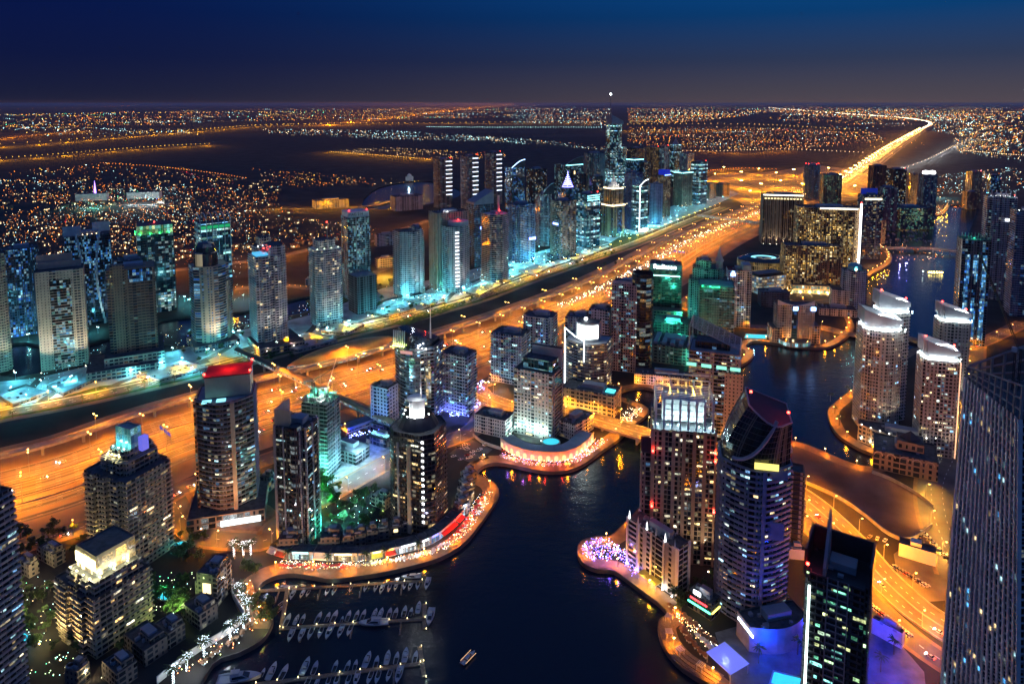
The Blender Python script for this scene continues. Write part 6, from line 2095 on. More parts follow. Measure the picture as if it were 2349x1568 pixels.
# coloured lights that the place itself has
for x, y, z, c, pw in (
        (1665, 1500, 9, (.25, .3, 1), 6000), (1760, 1470, 12, BLU, 26000), (1850, 1420, 14, BLU, 30000), (1820, 1540, 14, (.0, .12, 1), 26000), (1720, 1430, 6, TEA, 22000), (1740, 1415, 8, TEA, 16000),
        (2010, 1450, 14, BLU, 24000), (2040, 1520, 14, BLU, 30000), (1990, 1560, 14, BLU, 26000), (2085, 1560, 12, (.4, .1, 1), 16000), (2130, 1500, 11, (1, .25, .15), 14000), (2150, 1430, 12, (.05, .08, 1), 12000),
        (1378, 1262, 7, (.25, .12, 1), 9000), (1400, 1275, 6, (.2, .1, 1), 7000), (1360, 1250, 6, (.6, .1, .8), 4000), (1420, 1285, 5, (.3, .2, 1), 6000), (1445, 1262, 7, VIO, 4000), (1495, 1335, 5, (1, .65, .05), 6000), (1560, 1415, 6, SOD, 6000),
        (1182, 1040, 5, RED, 7000), (1215, 1055, 5, RED, 7000), (1250, 1063, 5, RED, 7000), (1290, 1060, 5, RED, 7000), (1320, 1045, 5, (1, .1, .15), 6000), (1165, 1050, 5, (.4, .2, 1), 6000), (1200, 1065, 5, (.6, .2, 1), 6000), (1345, 1020, 6, WRM, 6000), (1365, 1008, 5, (1, .6, .2), 6000), (1265, 1033, 6, (.1, .9, 1), 12000),
        (1058, 1190, 6, RED, 16000), (1040, 1215, 6, RED, 14000), (1075, 1165, 6, (.6, .8, 1), 9000), (1090, 1130, 6, WRM, 7000), (1010, 1230, 6, (.6, .6, 1), 9000), (960, 1255, 6, WHI, 9000), (910, 1270, 6, (.8, .9, 1), 9000), (860, 1280, 6, (1, .95, .4), 10000), (800, 1285, 6, WRM, 9000), (740, 1285, 6, (.5, .95, 1), 9000), (690, 1290, 6, WRM, 7000), (650, 1285, 6, (1, .3, .15), 7000), (610, 1310, 6, (.7, .8, 1), 8000), (560, 1330, 6, WHI, 9000),
        (560, 1370, 6, (.7, .85, 1), 5000), (575, 1410, 6, (.8, .9, 1), 5000), (520, 1460, 6, (.8, .9, 1), 6000), (450, 1520, 6, (.8, .9, 1), 6000), (400, 1560, 6, (.8, .9, 1), 6000), (600, 1430, 5, (.9, 1, .2), 4000),
        (385, 1365, 5, (.1, .9, .9), 26000), (370, 1345, 9, GRN, 20000), (410, 1385, 9, (.7, 1, .3), 16000), (50, 1465, 5, (.1, .8, 1), 6000), (60, 1330, 9, WRM, 16000), (100, 1385, 9, WRM, 16000), (30, 1400, 9, (.8, 1, .4), 16000), (110, 1440, 9, (1, .8, .3), 16000), (200, 1540, 6, WRM, 9000), (270, 1520, 6, (1, .5, .2), 7000), (413, 1246, 4, (.1, .9, .9), 5000), (520, 1195, 12, (1, .3, .08), 20000), (540, 1235, 10, (1, .3, .08), 16000),
        (750, 1195, 9, TEA, 26000), (790, 1180, 9, (.2, .9, 1), 30000), (820, 1150, 6, (.2, .9, .9), 9000), (760, 1140, 6, GRN, 20000), (735, 1120, 8, (.1, 1, .3), 20000), (790, 1060, 12, (.3, .85, 1), 50000), (830, 1030, 14, (.3, .7, 1), 60000), (870, 1060, 10, (.5, .65, 1), 40000), (750, 1080, 10, (.2, .95, 1), 50000), (850, 1010, 10, (.1, .2, 1), 20000), (800, 990, 9, BLU, 20000),
        (880, 1170, 6, WRM, 5000), (890, 1200, 5, (1, .8, .4), 5000), (1050, 1130, 7, WRM, 5000), (1110, 1030, 6, (.3, .8, 1), 9000), (1060, 950, 7, BLU, 16000), (1100, 925, 6, (.2, .3, 1), 9000), (1150, 880, 8, (.4, .9, 1), 16000), (1120, 890, 6, VIO, 9000),
        (1400, 930, 6, (.3, .9, 1), 6000), (1440, 960, 5, WRM, 7000), (1460, 945, 5, (1, .5, .3), 5000), (1505, 880, 6, (.35, .4, 1), 9000), (1420, 975, 5, (.6, .8, 1), 6000),
        (1560, 720, 12, TEA, 22000), (1530, 790, 16, TEA, 26000), (1580, 820, 14, TEA, 14000), (1700, 790, 8, (.3, .9, 1), 12000), (1730, 770, 8, (.3, .9, 1), 12000), (1820, 780, 6, (1, .7, .3), 12000), (1880, 765, 9, WHI, 25000),
        (2065, 590, 6, (.2, .2, 1), 60000), (2080, 585, 6, (.35, .3, 1), 40000), (2000, 600, 8, (1, .45, .15), 40000), (2140, 460, 20, (1, .5, .2), 200000), (2090, 505, 15, (1, .5, .15), 150000), (2030, 555, 14, (1, .45, .2), 70000), (2160, 440, 20, CYA, 200000)):
    point('colour_flood', at(x, y, z), c, pw * (.5 if z > 7 else .27), None, .3)
# ------------------------------------------------------------------ metro station, footbridges
def thing(name, label, cat, loc=(0, 0, 0), rz=0, group=None):
    return empty(name, loc, rz, label, cat, group)


def hull_line(name, label, cat, a, b, w, z, h, body_m, win_m, arch=True):
    """A long enclosed bridge or shell between two ground points."""
    d = b - a
    r = thing(name, label, cat, a, math.atan2(d.y, d.x))
    L = d.length
    n = 14
    mb = MB()
    prof = [(w / 2 * math.cos(math.pi * i / 10), z + h * .45 + (h * .55) * math.sin(math.pi * i / 10)) for i in range(11)] if arch else [(w / 2, z + h * .5), (w / 2, z + h), (-w / 2, z + h), (-w / 2, z + h * .5)]
    for i in range(n):
        x0, x1 = L * i / n, L * (i + 1) / n
        for p, q in zip(prof, prof[1:]):
            mb.face([(x0, p[0], p[1]), (x0, q[0], q[1]), (x1, q[0], q[1]), (x1, p[0], p[1])])
    mb.build('roof', body_m, r)
    mb = MB()
    for s in (-1, 1):
        pts = [(0, s * w / 2, z + .6), (L, s * w / 2, z + .6), (L, s * w / 2, z + h * .46), (0, s * w / 2, z + h * .46)]
        mb.face(pts if s < 0 else pts[::-1], 0, [(0, 0), (L, 0), (L, h * .5), (0, h * .5)])
    mb.build('glazing', win_m, r)
    mb = MB()
    mb.box((L / 2, 0, z), (L, w, 1.0))
    mb.build('floor', M_CONC, r)
    for i in range(1, max(2, int(L / 28))):
        mb = MB()
        mb.box((L * i / max(2, int(L / 28)), 0, z / 2 - .3), (1.4, 2, z - .3))
        mb.build('pier', M_CONC, r)
    return r, L


F_bridge = facade((.4, .36, .3), bay=4, fl=3.6, a=.1, b0=.2, b1=.9, lit=2.2, pal='cool', es=1.0)
hull_line('footbridge', 'enclosed footbridge with golden curved roof crossing the highway from the metro station', 'footbridge', at(648, 872, 0), at(905, 1000, 0), 8, 10, 6, pmat('golden_roof', (.42, .28, .12), .45), F_bridge)
hull_line('footbridge', 'dark roofed footbridge from the metro station to the lake tower car parks', 'footbridge', at(545, 822, 0), at(640, 868, 0), 8, 9, 6, M_DARK, F_bridge)
hull_line('footbridge', 'narrow far footbridge over the highway near the brown hotel', 'footbridge', at(1600, 505), at(1748, 524), 8, 11, 6, M_GREYW, F_bridge, False)
hull_line('footbridge', 'blue lit low covered walkway beside the building site', 'footbridge', at(790, 1000), at(905, 958), 12, 5, 5, pmat('blue_grey_roof', (.14, .16, .24), .6), F_podd, False)
# shell roof station
sa, sb = at(655, 862), at(925, 790)
dd = sb - sa
st = thing('metro_station', 'metro station with a long golden shell roof and rippling cyan lit edge', 'station', (sa + sb) / 2 + Vector((-dd.y, dd.x, 0)).normalized() * 6, math.atan2(dd.y, dd.x))
L, mb, eb = dd.length, MB(), MB()
n, k = 24, 10


def sh(i, j):
    t, s = i / n * 2 - 1, j / k * 2 - 1
    wd = 19 * max(.02, 1 - abs(t) ** 2.4)
    return Vector((t * L * .47, s * wd, 9 + 11 * max(0, (1 - s * s)) * max(0, 1 - abs(t) ** 2) ** .7))


for i in range(n):
    for j in range(k):
        mb.face([sh(i, j), sh(i + 1, j), sh(i + 1, j + 1), sh(i, j + 1)])
mb.build('shell_roof', pmat('shell_gold', (.50, .30, .09), .4, vary=.3, scale=.08), st)
for i in range(n):
    a, b = sh(i, 0), sh(i + 1, 0)
    eb.face([(a.x, a.y - .3, 3), (b.x, b.y - .3, 3), (b.x, b.y - .3, b.z), (a.x, a.y - .3, a.z)], 0, [(a.x + 99, 0), (b.x + 99, 0), (b.x + 99, 6), (a.x + 99, 6)])
eb.build('glazing', facade((.3, .3, .28), bay=5, fl=3, a=.12, b0=.15, b1=.9, lit=3, pal='cool', es=1.3), st)
mb = MB()
mb.box((0, 0, 4), (L * .8, 22, 8))
mb.build('hall', M_CONC, st)
for i in range(6):
    point('station_light', st.matrix_basis @ Vector((-L * .4 + i * L * .16, -24, 10)), (1, .62, .12), 9000)
# blue lit louvre screens beside the station
for k_, (x, y) in enumerate(((700, 852), (885, 796))):
    r = thing('louvre_screen', ('low rack of glowing pale blue bars on the near side of the station' if k_ == 0 else 'rack of glowing pale blue bars at the far end of the station'), 'light screen', at(x, y), math.atan2(dd.y, dd.x))
    for i in range(6):
        mb = MB()
        mb.box((0, i * 3.2, 6), (26, .8, .5))
        mb.build('light_bar', emat('louvre_blue', (.55, .62, 1), 1.6), r)
    mb = MB()
    mb.box((0, 8, 5.5), (27, 19, .3))
    for sx in (-12, 12):
        mb.box((sx, 8, 2.7), (.6, .6, 5.4))
    mb.build('frame', M_DARK, r)

for gi, (k_, lab) in enumerate(((38, 'blue sign gantry over the far highway beside the brown hotel'), (27, 'blue sign gantry over the highway behind the marina towers'), (12, 'blue sign gantry over the near highway left of the stepped tower'))):
    P = hw[k_ * 2]
    d = (hw[k_ * 2 + 1] - P).normalized()
    r = thing('sign_gantry', lab, 'sign gantry', P, math.atan2(d.y, d.x))
    mb = MB()
    for y in (-41, -70):
        mb.box((0, y, 4), (.6, .6, 8))
    mb.box((0, -55.5, 8), (.7, 29.5, 1))
    mb.build('frame', M_METAL, r)
    for y in (-48, -58, -66):
        mb = MB()
        mb.box((-.6, y, 8.2), (.2, 6, 3))
        mb.build('sign_panel', emat('gantry_blue', (.05, .12, .9), .6), r)
# ------------------------------------------------------------------ car park decks by the lake towers
DECKS = [[(616, 795), (708, 768), (773, 785), (684, 808)], [(737, 764), (770, 738), (836, 748), (797, 769)], [(838, 719), (898, 701), (953, 712), (893, 730)], [(932, 693), (974, 678), (1021, 688), (984, 704)], [(1063, 672), (1115, 648), (1150, 657), (1100, 682)], [(313, 867), (418, 833), (478, 849), (365, 877)], [(107, 890), (198, 849), (235, 867), (146, 909)], [(0, 915), (60, 893), (110, 905), (30, 935)], [(1190, 625), (1240, 606), (1275, 612), (1222, 634)], [(1290, 590), (1345, 573), (1375, 580), (1320, 600)]]
DNAME = ['below the red lit tower', 'below the pale turreted tower', 'right of the unfinished concrete tower', 'in front of the striped pale tower', 'in front of the red topped banded tower', 'right of the brown tower podium', 'at the foot of the beige arch tower', 'at the left edge of the lake towers', 'below the blue glass tower', 'below the cyan glass office tower']
F_deck = facade((.40, .36, .30), bay=6, fl=3, a=.06, b0=.35, b1=.75, lit=.2, pal='gold', es=.7)
deck_w = []
for q, nm in zip(DECKS, DNAME):
    w_ = wpts(q)
    c = sum(w_, Vector()) / 4
    mb = MB()
    mb.roofed(ccw([(p.x - c.x, p.y - c.y) for p in w_]), 0, 4.2, 0, 1, 6, 1.0, .5)
    r = thing('car_park_deck', 'low open car park deck under cool lamps ' + nm, 'car park', c)
    mb.build('walls', [F_deck, M_PAVE2], r)
    mb = MB()
    u, v = (w_[1] - w_[0]), (w_[3] - w_[0])
    for i in range(1, 8):
        for j in (.2, .7):
            p = w_[0] + u * (i / 8) + v * j - c
            d = u.normalized() * .12
            e = v * .18
            mb.face([(s.x, s.y, 3.26) for s in (p - d, p + d, p + d + e, p - d + e)])
    mb.build('bay_lines', M_WHITEP, r)
    deck_w.append(w_)

# ------------------------------------------------------------------ cars
def car_proto(paint, head, tail):
    b = MB()
    P = [(-2.2, .35), (-2.25, .8), (-1.9, .95), (-1.2, .98), (1.0, .95), (2.0, .82), (2.25, .6), (2.2, .35)]
    for s in (-1, 1):
        f = [(x, s * .88, z) for x, z in P]
        b.face(f if s < 0 else f[::-1])
    for (x0, z0), (x1, z1) in zip(P, P[1:] + P[:1]):
        b.face([(x0, .88, z0), (x0, -.88, z0), (x1, -.88, z1), (x1, .88, z1)][::-1])
    b.face([(-1.0, -.66, 1.46), (.35, -.66, 1.46), (.35, .66, 1.46), (-1.0, .66, 1.46)])
    body = b.mesh('body', paint)
    g = MB()
    B, T_ = [(-1.55, -.8), (1.1, -.8), (1.1, .8), (-1.55, .8)], [(-1.0, -.66), (.35, -.66), (.35, .66), (-1.0, .66)]
    for i in range(4):
        j = (i + 1) % 4
        g.face([(*B[i], .95), (*B[j], .95), (*T_[j], 1.45), (*T_[i], 1.45)])
    glass = g.mesh('cabin_glass', M_DGLASS)
    w = MB()
    for i in range(10):
        a, c = i * .6283, (i + 1) * .6283
        p, q = (.34 * math.cos(a), .34 * math.sin(a)), (.34 * math.cos(c), .34 * math.sin(c))
        w.face([(p[0], -.1, p[1]), (q[0], -.1, q[1]), (q[0], .1, q[1]), (p[0], .1, p[1])])
        for s in (-.1, .1):
            w.face([(0, s, 0), (p[0], s, p[1]), (q[0], s, q[1])])
    return body, glass, w.mesh('wheel', M_DARK)


def lamp_box(nm, m, s=(.14, .42, .24)):
    b = MB()
    b.box((0, 0, 0), s)
    return b.mesh(nm, m)


HEAD_ON, TAIL_ON = lamp_box('headlight', emat('headlight', (1, .95, .85), 40), (.3, .6, .35)), lamp_box('tail_light', emat('tail_light', (1, .04, .02), 14), (.3, .6, .35))
HEAD_OFF, TAIL_OFF = lamp_box('headlight', pmat('lens_clear', (.5, .5, .5), .15)), lamp_box('tail_light', pmat('lens_red', (.3, .01, .01), .2))
PAINTS = [pmat('paint_' + n_, c, .3, .5, vary=.05) for n_, c in (('white', (.62, .62, .62)), ('silver', (.38, .39, .41)), ('black', (.015, .015, .018)), ('grey', (.15, .15, .16)), ('red', (.32, .03, .02)), ('blue', (.03, .06, .2)), ('sand', (.45, .38, .27)))]
PNAME = ['white', 'silver', 'black', 'grey', 'red', 'blue', 'beige']
PROTO = {}
for i, p in enumerate(PAINTS):
    bd, gl_, wh = car_proto(p, None, None)
    for lit in (0, 1):
        r = thing('car', PNAME[i] + ' car', 'car', (0, 0, -500))
        link('body', bd, r)
        link('cabin_glass', gl_, r)
        for x in (-1.4, 1.35):
            for s in (-.8, .8):
                link('wheel', wh, r, (x, s, .34))
        for s in (-.55, .55):
            link('headlight', HEAD_ON if lit else HEAD_OFF, r, (2.2, s, .68))
            link('tail_light', TAIL_ON if lit else TAIL_OFF, r, (-2.22, s, .75))
        PROTO[i, lit] = r
CARS = []


def car(p, rz, lit, label, group, i=None):
    i = random.choices(range(7), (5, 4, 2, 3, 1, 1, 2))[0] if i is None else i
    o = dup(PROTO[i, lit], p, rz, 1.12, PNAME[i] + ' ' + label)
    o['group'] = group + ', ' + PNAME[i]
    CARS.append(o)
    return o


def jam(P, off, step, n0, n1, rev, lit, label, group, z=.12, keep=.7):
    for p, h in walk(offset_line(P, off), step, random.uniform(0, step))[n0:n1]:
        if random.random() < keep * .72:
            q = Vector((p.x, p.y, max(p.z, 0) + z))
            car(q + Vector((random.uniform(-3, 3) * math.cos(h), random.uniform(-3, 3) * math.sin(h), 0)), h + (math.pi if rev else 0), lit, label, group)


random.seed(11)
for off in (18, 22, 26, 30, 34):
    jam(near_hw, off, 46, 0, 40, True, 1, 'car with headlights on, oncoming along the highway', 'highway cars', keep=.42)
for off in (43.5, 48, 52.8, 57.5, 62.5, 67):
    jam(near_hw, off, 52, 0, 38, False, 1, 'car with red tail lights, driving away along the highway', 'highway cars', keep=.34)
jam(near_hw, 90, 30, 4, 30, False, 1, 'car on the slip road beside the marina towers', 'slip road cars', keep=.5)
jam(near_hw, 106, 26, 4, 30, True, 1, 'car on the slip road beside the marina towers', 'slip road cars', keep=.5)
jam(road_w[0], 4, 16, 2, 30, False, 1, 'car in the queue along the street beside the highway', 'street queue cars', keep=.6)
jam(bridge_main, 6, 40, 2, 20, True, 1, 'car crossing the orange lit road bridge street', 'bridge street cars', keep=.5, z=.1)
jam(road_w[5], 4, 30, 5, 24, False, 1, 'car on the red lit street behind the waterfront hotel', 'waterfront street cars', keep=.5)
jam(road_w[4], 3, 30, 1, 8, True, 1, 'car on the curved ramp right of the black tower', 'ramp cars', keep=.6)
jam(serv, -4, 40, 2, 30, True, 1, 'car on the yellow lit service street', 'service street cars', keep=.45)
for w_, nm in list(zip(deck_w, DNAME))[:8]:
    u, v = w_[1] - w_[0], w_[3] - w_[0]
    for j in (.22, .42, .62, .80):
        for i in range(int(u.length / 7.5)):
            if random.random() < .26:
                p = w_[0] + u * ((i + .7) / (u.length / 7.5 + 1)) + v * j
                car(Vector((p.x, p.y, 3.24)), math.atan2(v.y, v.x) + (math.pi if random.random() < .5 else 0), 0, 'car parked on the deck ' + nm, 'parked deck cars')
PARKED = [((2050, 1300), (2125, 1345), 11, 'in the angled row left of the small flat office'), ((2120, 1225), (2180, 1290), 9, 'in the row behind the small flat office'), ((2005, 1395), (2085, 1458), 13, 'along the ramp beside the blue lit yard'), ((2085, 1248), (2118, 1222), 4, 'by the dark sand lot wall'), ((1995, 1232), (2030, 1240), 3, 'at the edge of the sand lot')]
for a, b, n_, nm in PARKED:
    A, B = at(*a), at(*b)
    d = B - A
    for i in range(n_):
        p = A + d * (i / max(1, n_ - 1))
        car(Vector((p.x, p.y, .1)), math.atan2(d.y, d.x) + 1.2 + random.uniform(-.15, .15), 0, 'car parked ' + nm, 'parked cars')
for i in range(22):
    p = at(random.uniform(1040, 1120), random.uniform(1020, 1056))
    car(Vector((p.x, p.y, .12)), random.choice((.4, .4 + math.pi)), 0, 'car parked in the dark lot behind the red lit arcade', 'arcade lot cars')
for r in PROTO.values():
    for c in list(r.children):
        bpy.data.objects.remove(c)
    bpy.data.objects.remove(r)
# ------------------------------------------------------------------ palms and trees
def palm_meshes(h, rnd, leaf):
    t = MB()
    t.tube([(0, 0, 0), (.15, .05, h * .5), (.1, .1, h)], .28, 6, 0, .18)
    c = MB()
    for i in range(17):
        a, el = i * 2.399, rnd.uniform(-.1, .9)
        Lf = rnd.uniform(2.6, 3.6)
        pts = []
        for s in range(5):
            t_ = s / 4
            pts.append(Vector((.1 + math.cos(a) * Lf * t_, .1 + math.sin(a) * Lf * t_, h + Lf * (math.sin(el) * t_ - .55 * t_ * t_))))
        side = Vector((-math.sin(a), math.cos(a), 0))
        for s in range(4):
            w0, w1 = .42 * (1 - abs(s / 4 - .35)), .42 * (1 - abs((s + 1) / 4 - .35)) * (0.2 if s == 3 else 1)
            p, q = pts[s], pts[s + 1]
            dr = Vector((0, 0, -.22))
            c.face([p, q, q + side * w1 + dr, p + side * w0 + dr])
            c.face([q, p, p - side * w0 + dr, q - side * w1 + dr])
    return t.mesh('trunk', M_TRUNK), c.mesh('crown', leaf)


rnd = random.Random(31)
PALM = [palm_meshes(h, rnd, M_LEAF2) for h in (6.5, 7.5, 8.5)]


def palm(p, label, group, k, sc=1.0, lit=False):
    r = thing('palm_tree', label, 'palm tree', p, rnd.uniform(0, 6), group)
    r.scale = (sc,) * 3
    link('trunk', PALM[k][0], r)
    link('crown', PALM[k][1], r)
    if lit:
        link('fairy_lights', FAIRY[k], r)
    return r


def fairy_mesh(h):
    b = MB()
    for i in range(46):
        z = h * .15 + h * .85 * i / 46
        a = i * 2.4
        b.box((.1 + .34 * math.cos(a), .1 + .34 * math.sin(a), z), (.12, .12, .12))
    for i in range(60):
        a, rr = i * 2.399, rnd.uniform(.4, 2.4)
        b.box((rr * math.cos(a), rr * math.sin(a), h + .4 - .13 * rr * rr), (.09, .09, .09))
    return b.mesh('fairy_lights', emat('fairy_white', (.75, .9, 1), 5))


FAIRY = [fairy_mesh(h) for h in (6.5, 7.5, 8.5)]
for i, (p, h) in enumerate(walk(offset_line(serv[:44], 15), 15, 4)):
    if p.length < 1250 and rnd.random() < .85:
        palm(p + Vector((rnd.uniform(-2, 2), rnd.uniform(-2, 2), 0)), 'palm in the long row between the service street and the railway', 'service street palms', i % 3, rnd.uniform(.85, 1.15))
for i, (zx, zy) in enumerate(((2105, 820), (2130, 930), (2185, 1000), (2140, 1110), (2025, 1190), (1800, 1350), (1645, 1460), (1530, 1590), (2060, 470), (2140, 450), (2205, 450))):
    p = at(zx * .26103, 1159 + zy * .26103)
    q = 'palm wound with white fairy lights on the curving promenade terrace at lower left' if i < 8 else 'palm wound with white fairy lights on the small roundabout island'
    palm(p, q, 'lit promenade palms' if i < 8 else 'lit island palms', i % 3, 1.55, True)
    point('palm_light', p + Vector((1.5, -1.5, 6)), (.7, .88, 1), 800, None, .3)
for x, y, lab in ((1905, 920, 'a'), (1915, 948, 'a'), (1925, 975, 'a'), (1945, 905, 'a'), (660, 1292, 'b'), (752, 1296, 'b'), (840, 1290, 'b'), (885, 1286, 'b'), (960, 1270, 'b'), (1415, 950, 'c'), (1440, 935, 'c')):
    palm(at(x, y), {'a': 'palm on the round promenade below the curved residence tower', 'b': 'unlit palm among the restaurant terraces on the lower promenade', 'c': 'palm on the inner promenade by the terrace pool'}[lab], 'promenade palms ' + lab, rnd.randrange(3), 1.15)


def tree_meshes(rnd, R_, h, n):
    t = MB()
    t.tube([(0, 0, 0), (.1, 0, h * .35), (0, .2, h * .62)], .3, 6, 0, .16)
    for i in range(5):
        a = i * 1.256 + rnd.uniform(-.3, .3)
        t.tube([(0, .1, h * .42), (math.cos(a) * R_ * .35, math.sin(a) * R_ * .35, h * .62), (math.cos(a) * R_ * .6, math.sin(a) * R_ * .6, h * .8)], .13, 4, 0, .05)
    c = MB()
    cl = [(Vector((rnd.gauss(0, R_ * .42), rnd.gauss(0, R_ * .42), h * rnd.uniform(.55, 1.0))), rnd.uniform(.3, .5) * R_) for _ in range(13)]
    for _ in range(n):
        o, r_ = rnd.choice(cl)
        v = Vector((rnd.gauss(0, 1), rnd.gauss(0, 1), rnd.gauss(0, .8)))
        v = v.normalized() * r_ * rnd.uniform(.55, 1.05)
        p = o + v
        a = Vector((rnd.gauss(0, 1), rnd.gauss(0, 1), rnd.gauss(0, 1))).normalized()
        b_ = a.orthogonal().normalized()
        s = rnd.uniform(.35, .75)
        c.face([p - a * s, p + b_ * s * .6, p + a * s, p - b_ * s * .6])
    return t.mesh('trunk', M_TRUNK), c.mesh('crown', M_LEAF)


TREE = [tree_meshes(rnd, r_, h, 420) for r_, h in ((3.2, 7), (4.0, 8.5), (2.6, 6))]


def tree(p, label, group, k, sc):
    r = thing('tree', label, 'tree', p, rnd.uniform(0, 6), group)
    r.scale = (sc, sc, sc * rnd.uniform(.85, 1.15))
    link('trunk', TREE[k][0], r)
    link('crown', TREE[k][1], r)


GARDENS = [(345, 445, 1330, 1415, 26, 'bushy tree in the teal lit pool garden right of the yellow crowned tower'), (30, 125, 1340, 1490, 26, 'bushy tree in the dim courtyard left of the yellow crowned tower'), (748, 880, 1135, 1215, 30, 'bushy tree in the dark garden between the two dark towers'), (40, 195, 1215, 1280, 22, 'bushy tree in the strip between highway and low beige houses'), (395, 475, 1230, 1290, 12, 'bushy tree near the small teal pool by the red paved circle'), (575, 628, 1385, 1440, 12, 'yellow lit shrubby tree on the promenade bulge by the boats'), (560, 600, 1295, 1320, 6, 'bushy tree on the planted bed at the promenade corner'), (1545, 1640, 1330, 1400, 12, 'bushy tree on the dark podium garden below the floodlit crowned tower'), (2010, 2060, 960, 1010, 7, 'bushy tree in the garden between the curved residence towers'), (735, 790, 1085, 1130, 10, 'green lit tree at the edge of the building site'), (1500, 1600, 745, 790, 10, 'green lit tree in the yard below the green windowed hotel'), (160, 300, 1440, 1560, 10, 'bushy tree in front of the yellow crowned tower'), (420, 700, 770, 830, 26, 'small street tree among the lake tower car parks'), (830, 1150, 640, 715, 30, 'small street tree below the striped lake towers'), (1180, 1450, 560, 610, 24, 'small street tree below the glass lake towers'), (1740, 1830, 1385, 1420, 8, 'dark tree around the round pool by the blue lit plaza')]
for x0, x1, y0, y1, n_, lab in GARDENS:
    for i in range(n_):
        x, y = rnd.uniform(x0, x1), rnd.uniform(y0, y1)
        tree(at(x, y), lab, lab.replace('bushy tree', 'trees'), rnd.randrange(3), rnd.uniform(.7, 1.15))

for x, y in ((1880, 1470), (1830, 1500), (1740, 1520), (1720, 1470), (2050, 1500), (2020, 1540)):
    palm(at(x, y), 'palm standing on the blue lit plaza', 'plaza palms', rnd.randrange(3), 1.2)
# ------------------------------------------------------------------ boats and pontoons
ZW = -2.6
B = lambda zx, zy: at(487 + zx * .26103, 1159 + zy * .26103, ZW)


def boat_parts(kind):
    """Hull, deck, cabin and windscreen of a motor boat, unit length along +x (bow)."""
    st = [(-.5, .13), (-.3, .15), (0, .155), (.2, .13), (.36, .08), (.46, .03), (.5, .002)]
    h = MB()
    low = [(x * .94, w * .55) for x, w in st]
    for i in range(len(st) - 1):
        (x0, w0), (x1, w1), (a0, b0), (a1, b1) = st[i], st[i + 1], low[i], low[i + 1]
        z0, z1 = .085 + .03 * max(0, x0 + .1), .085 + .03 * max(0, x1 + .1)
        for s in (1, -1):
            f = [(a0, s * b0, 0), (a1, s * b1, 0), (x1, s * w1, z1), (x0, s * w0, z0)]
            h.face(f if s < 0 else f[::-1])
    h.face([(-.47, -.07, 0), (-.47, .07, 0), (-.5, .13, .08), (-.5, -.13, .08)][::-1])
    d = MB()
    for i in range(2, len(st) - 1):
        (x0, w0), (x1, w1) = st[i], st[i + 1]
        z0, z1 = .087 + .03 * max(0, x0 + .1), .087 + .03 * max(0, x1 + .1)
        d.face([(x0, -w0, z0), (x1, -w1, z1), (x1, w1, z1), (x0, w0, z0)])
    for (x0, w0), (x1, w1) in zip(st[:2], st[1:3]):
        for s in (1, -1):
            d.face([(x0, s * w0, .086), (x1, s * w1, .086), (x1, s * (w1 - .03), .086), (x0, s * (w0 - .03), .086)])
    c = MB()
    if kind == 'open':
        c.box((-.22, 0, .045), (.5, .2, .02))
        c.box((-.32, 0, .07), (.06, .18, .05))
        c.box((-.05, 0, .075), (.05, .12, .06))
    else:
        q = [(-.18, -.11), (.22, -.085), (.22, .085), (-.18, .11)]
        t = [(-.2, -.09), (.08, -.065), (.08, .065), (-.2, .09)]
        for i in range(4):
            j = (i + 1) % 4
            c.face([(*q[i], .09), (*q[j], .09), (*t[j], .17), (*t[i], .17)])
        c.face([(*p, .17) for p in t])
        c.box((-.33, 0, .05), (.28, .2, .02))
        if kind == 'fly':
            c.box((-.1, 0, .2), (.2, .13, .05))
            c.box((-.12, 0, .26), (.02, .15, .02))
    w = MB()
    if kind == 'open':
        w.face([(.02, -.1, .1), (.1, 0, .1), (.06, 0, .15), (0, -.08, .15)])
        w.face([(.1, 0, .1), (.02, .1, .1), (0, .08, .15), (.06, 0, .15)])
    else:
        w.face([(.225, -.08, .1), (.225, .08, .1), (.085, .06, .168), (.085, -.06, .168)])
        for s in (1, -1):
            f = [(-.15, s * .109, .105), (.2, s * .087, .105), (.07, s * .069, .16), (-.15, s * .094, .16)]
            w.face(f if s < 0 else f[::-1])
    return h, d, c, w


M_HULL = [pmat('hull_' + n_, c, .25, .5, vary=.08) for n_, c in (('white', (.5, .5, .52)), ('cream', (.45, .40, .33)), ('navy', (.03, .05, .16)), ('red', (.30, .03, .03)))]
M_COVER = pmat('cockpit_dark', (.03, .03, .035), .7)
BOATK = {}
for kind in ('open', 'cabin', 'fly'):
    h_, d_, c_, w_ = boat_parts(kind)
    for i, m in enumerate(M_HULL):
        BOATK[kind, i] = (h_.mesh('hull', m), d_.mesh('deck', M_HULL[0]), c_.mesh('cabin', M_COVER if kind == 'open' else M_HULL[0]), w_.mesh('windscreen', M_DGLASS))


def boat(p, rz, L, kind, hull, label, group):
    r = thing('motor_boat' if L < 22 else 'yacht', label, 'boat', p, rz, group)
    L *= .7
    r.scale = (L, L * 1.05, L)
    cb = r
    for nm, me in zip(('hull', 'deck', 'cabin', 'windscreen'), BOATK[kind, hull]):
        o = link(nm, me, cb if nm == 'windscreen' else r)
        if nm == 'cabin':
            cb = o
    return r


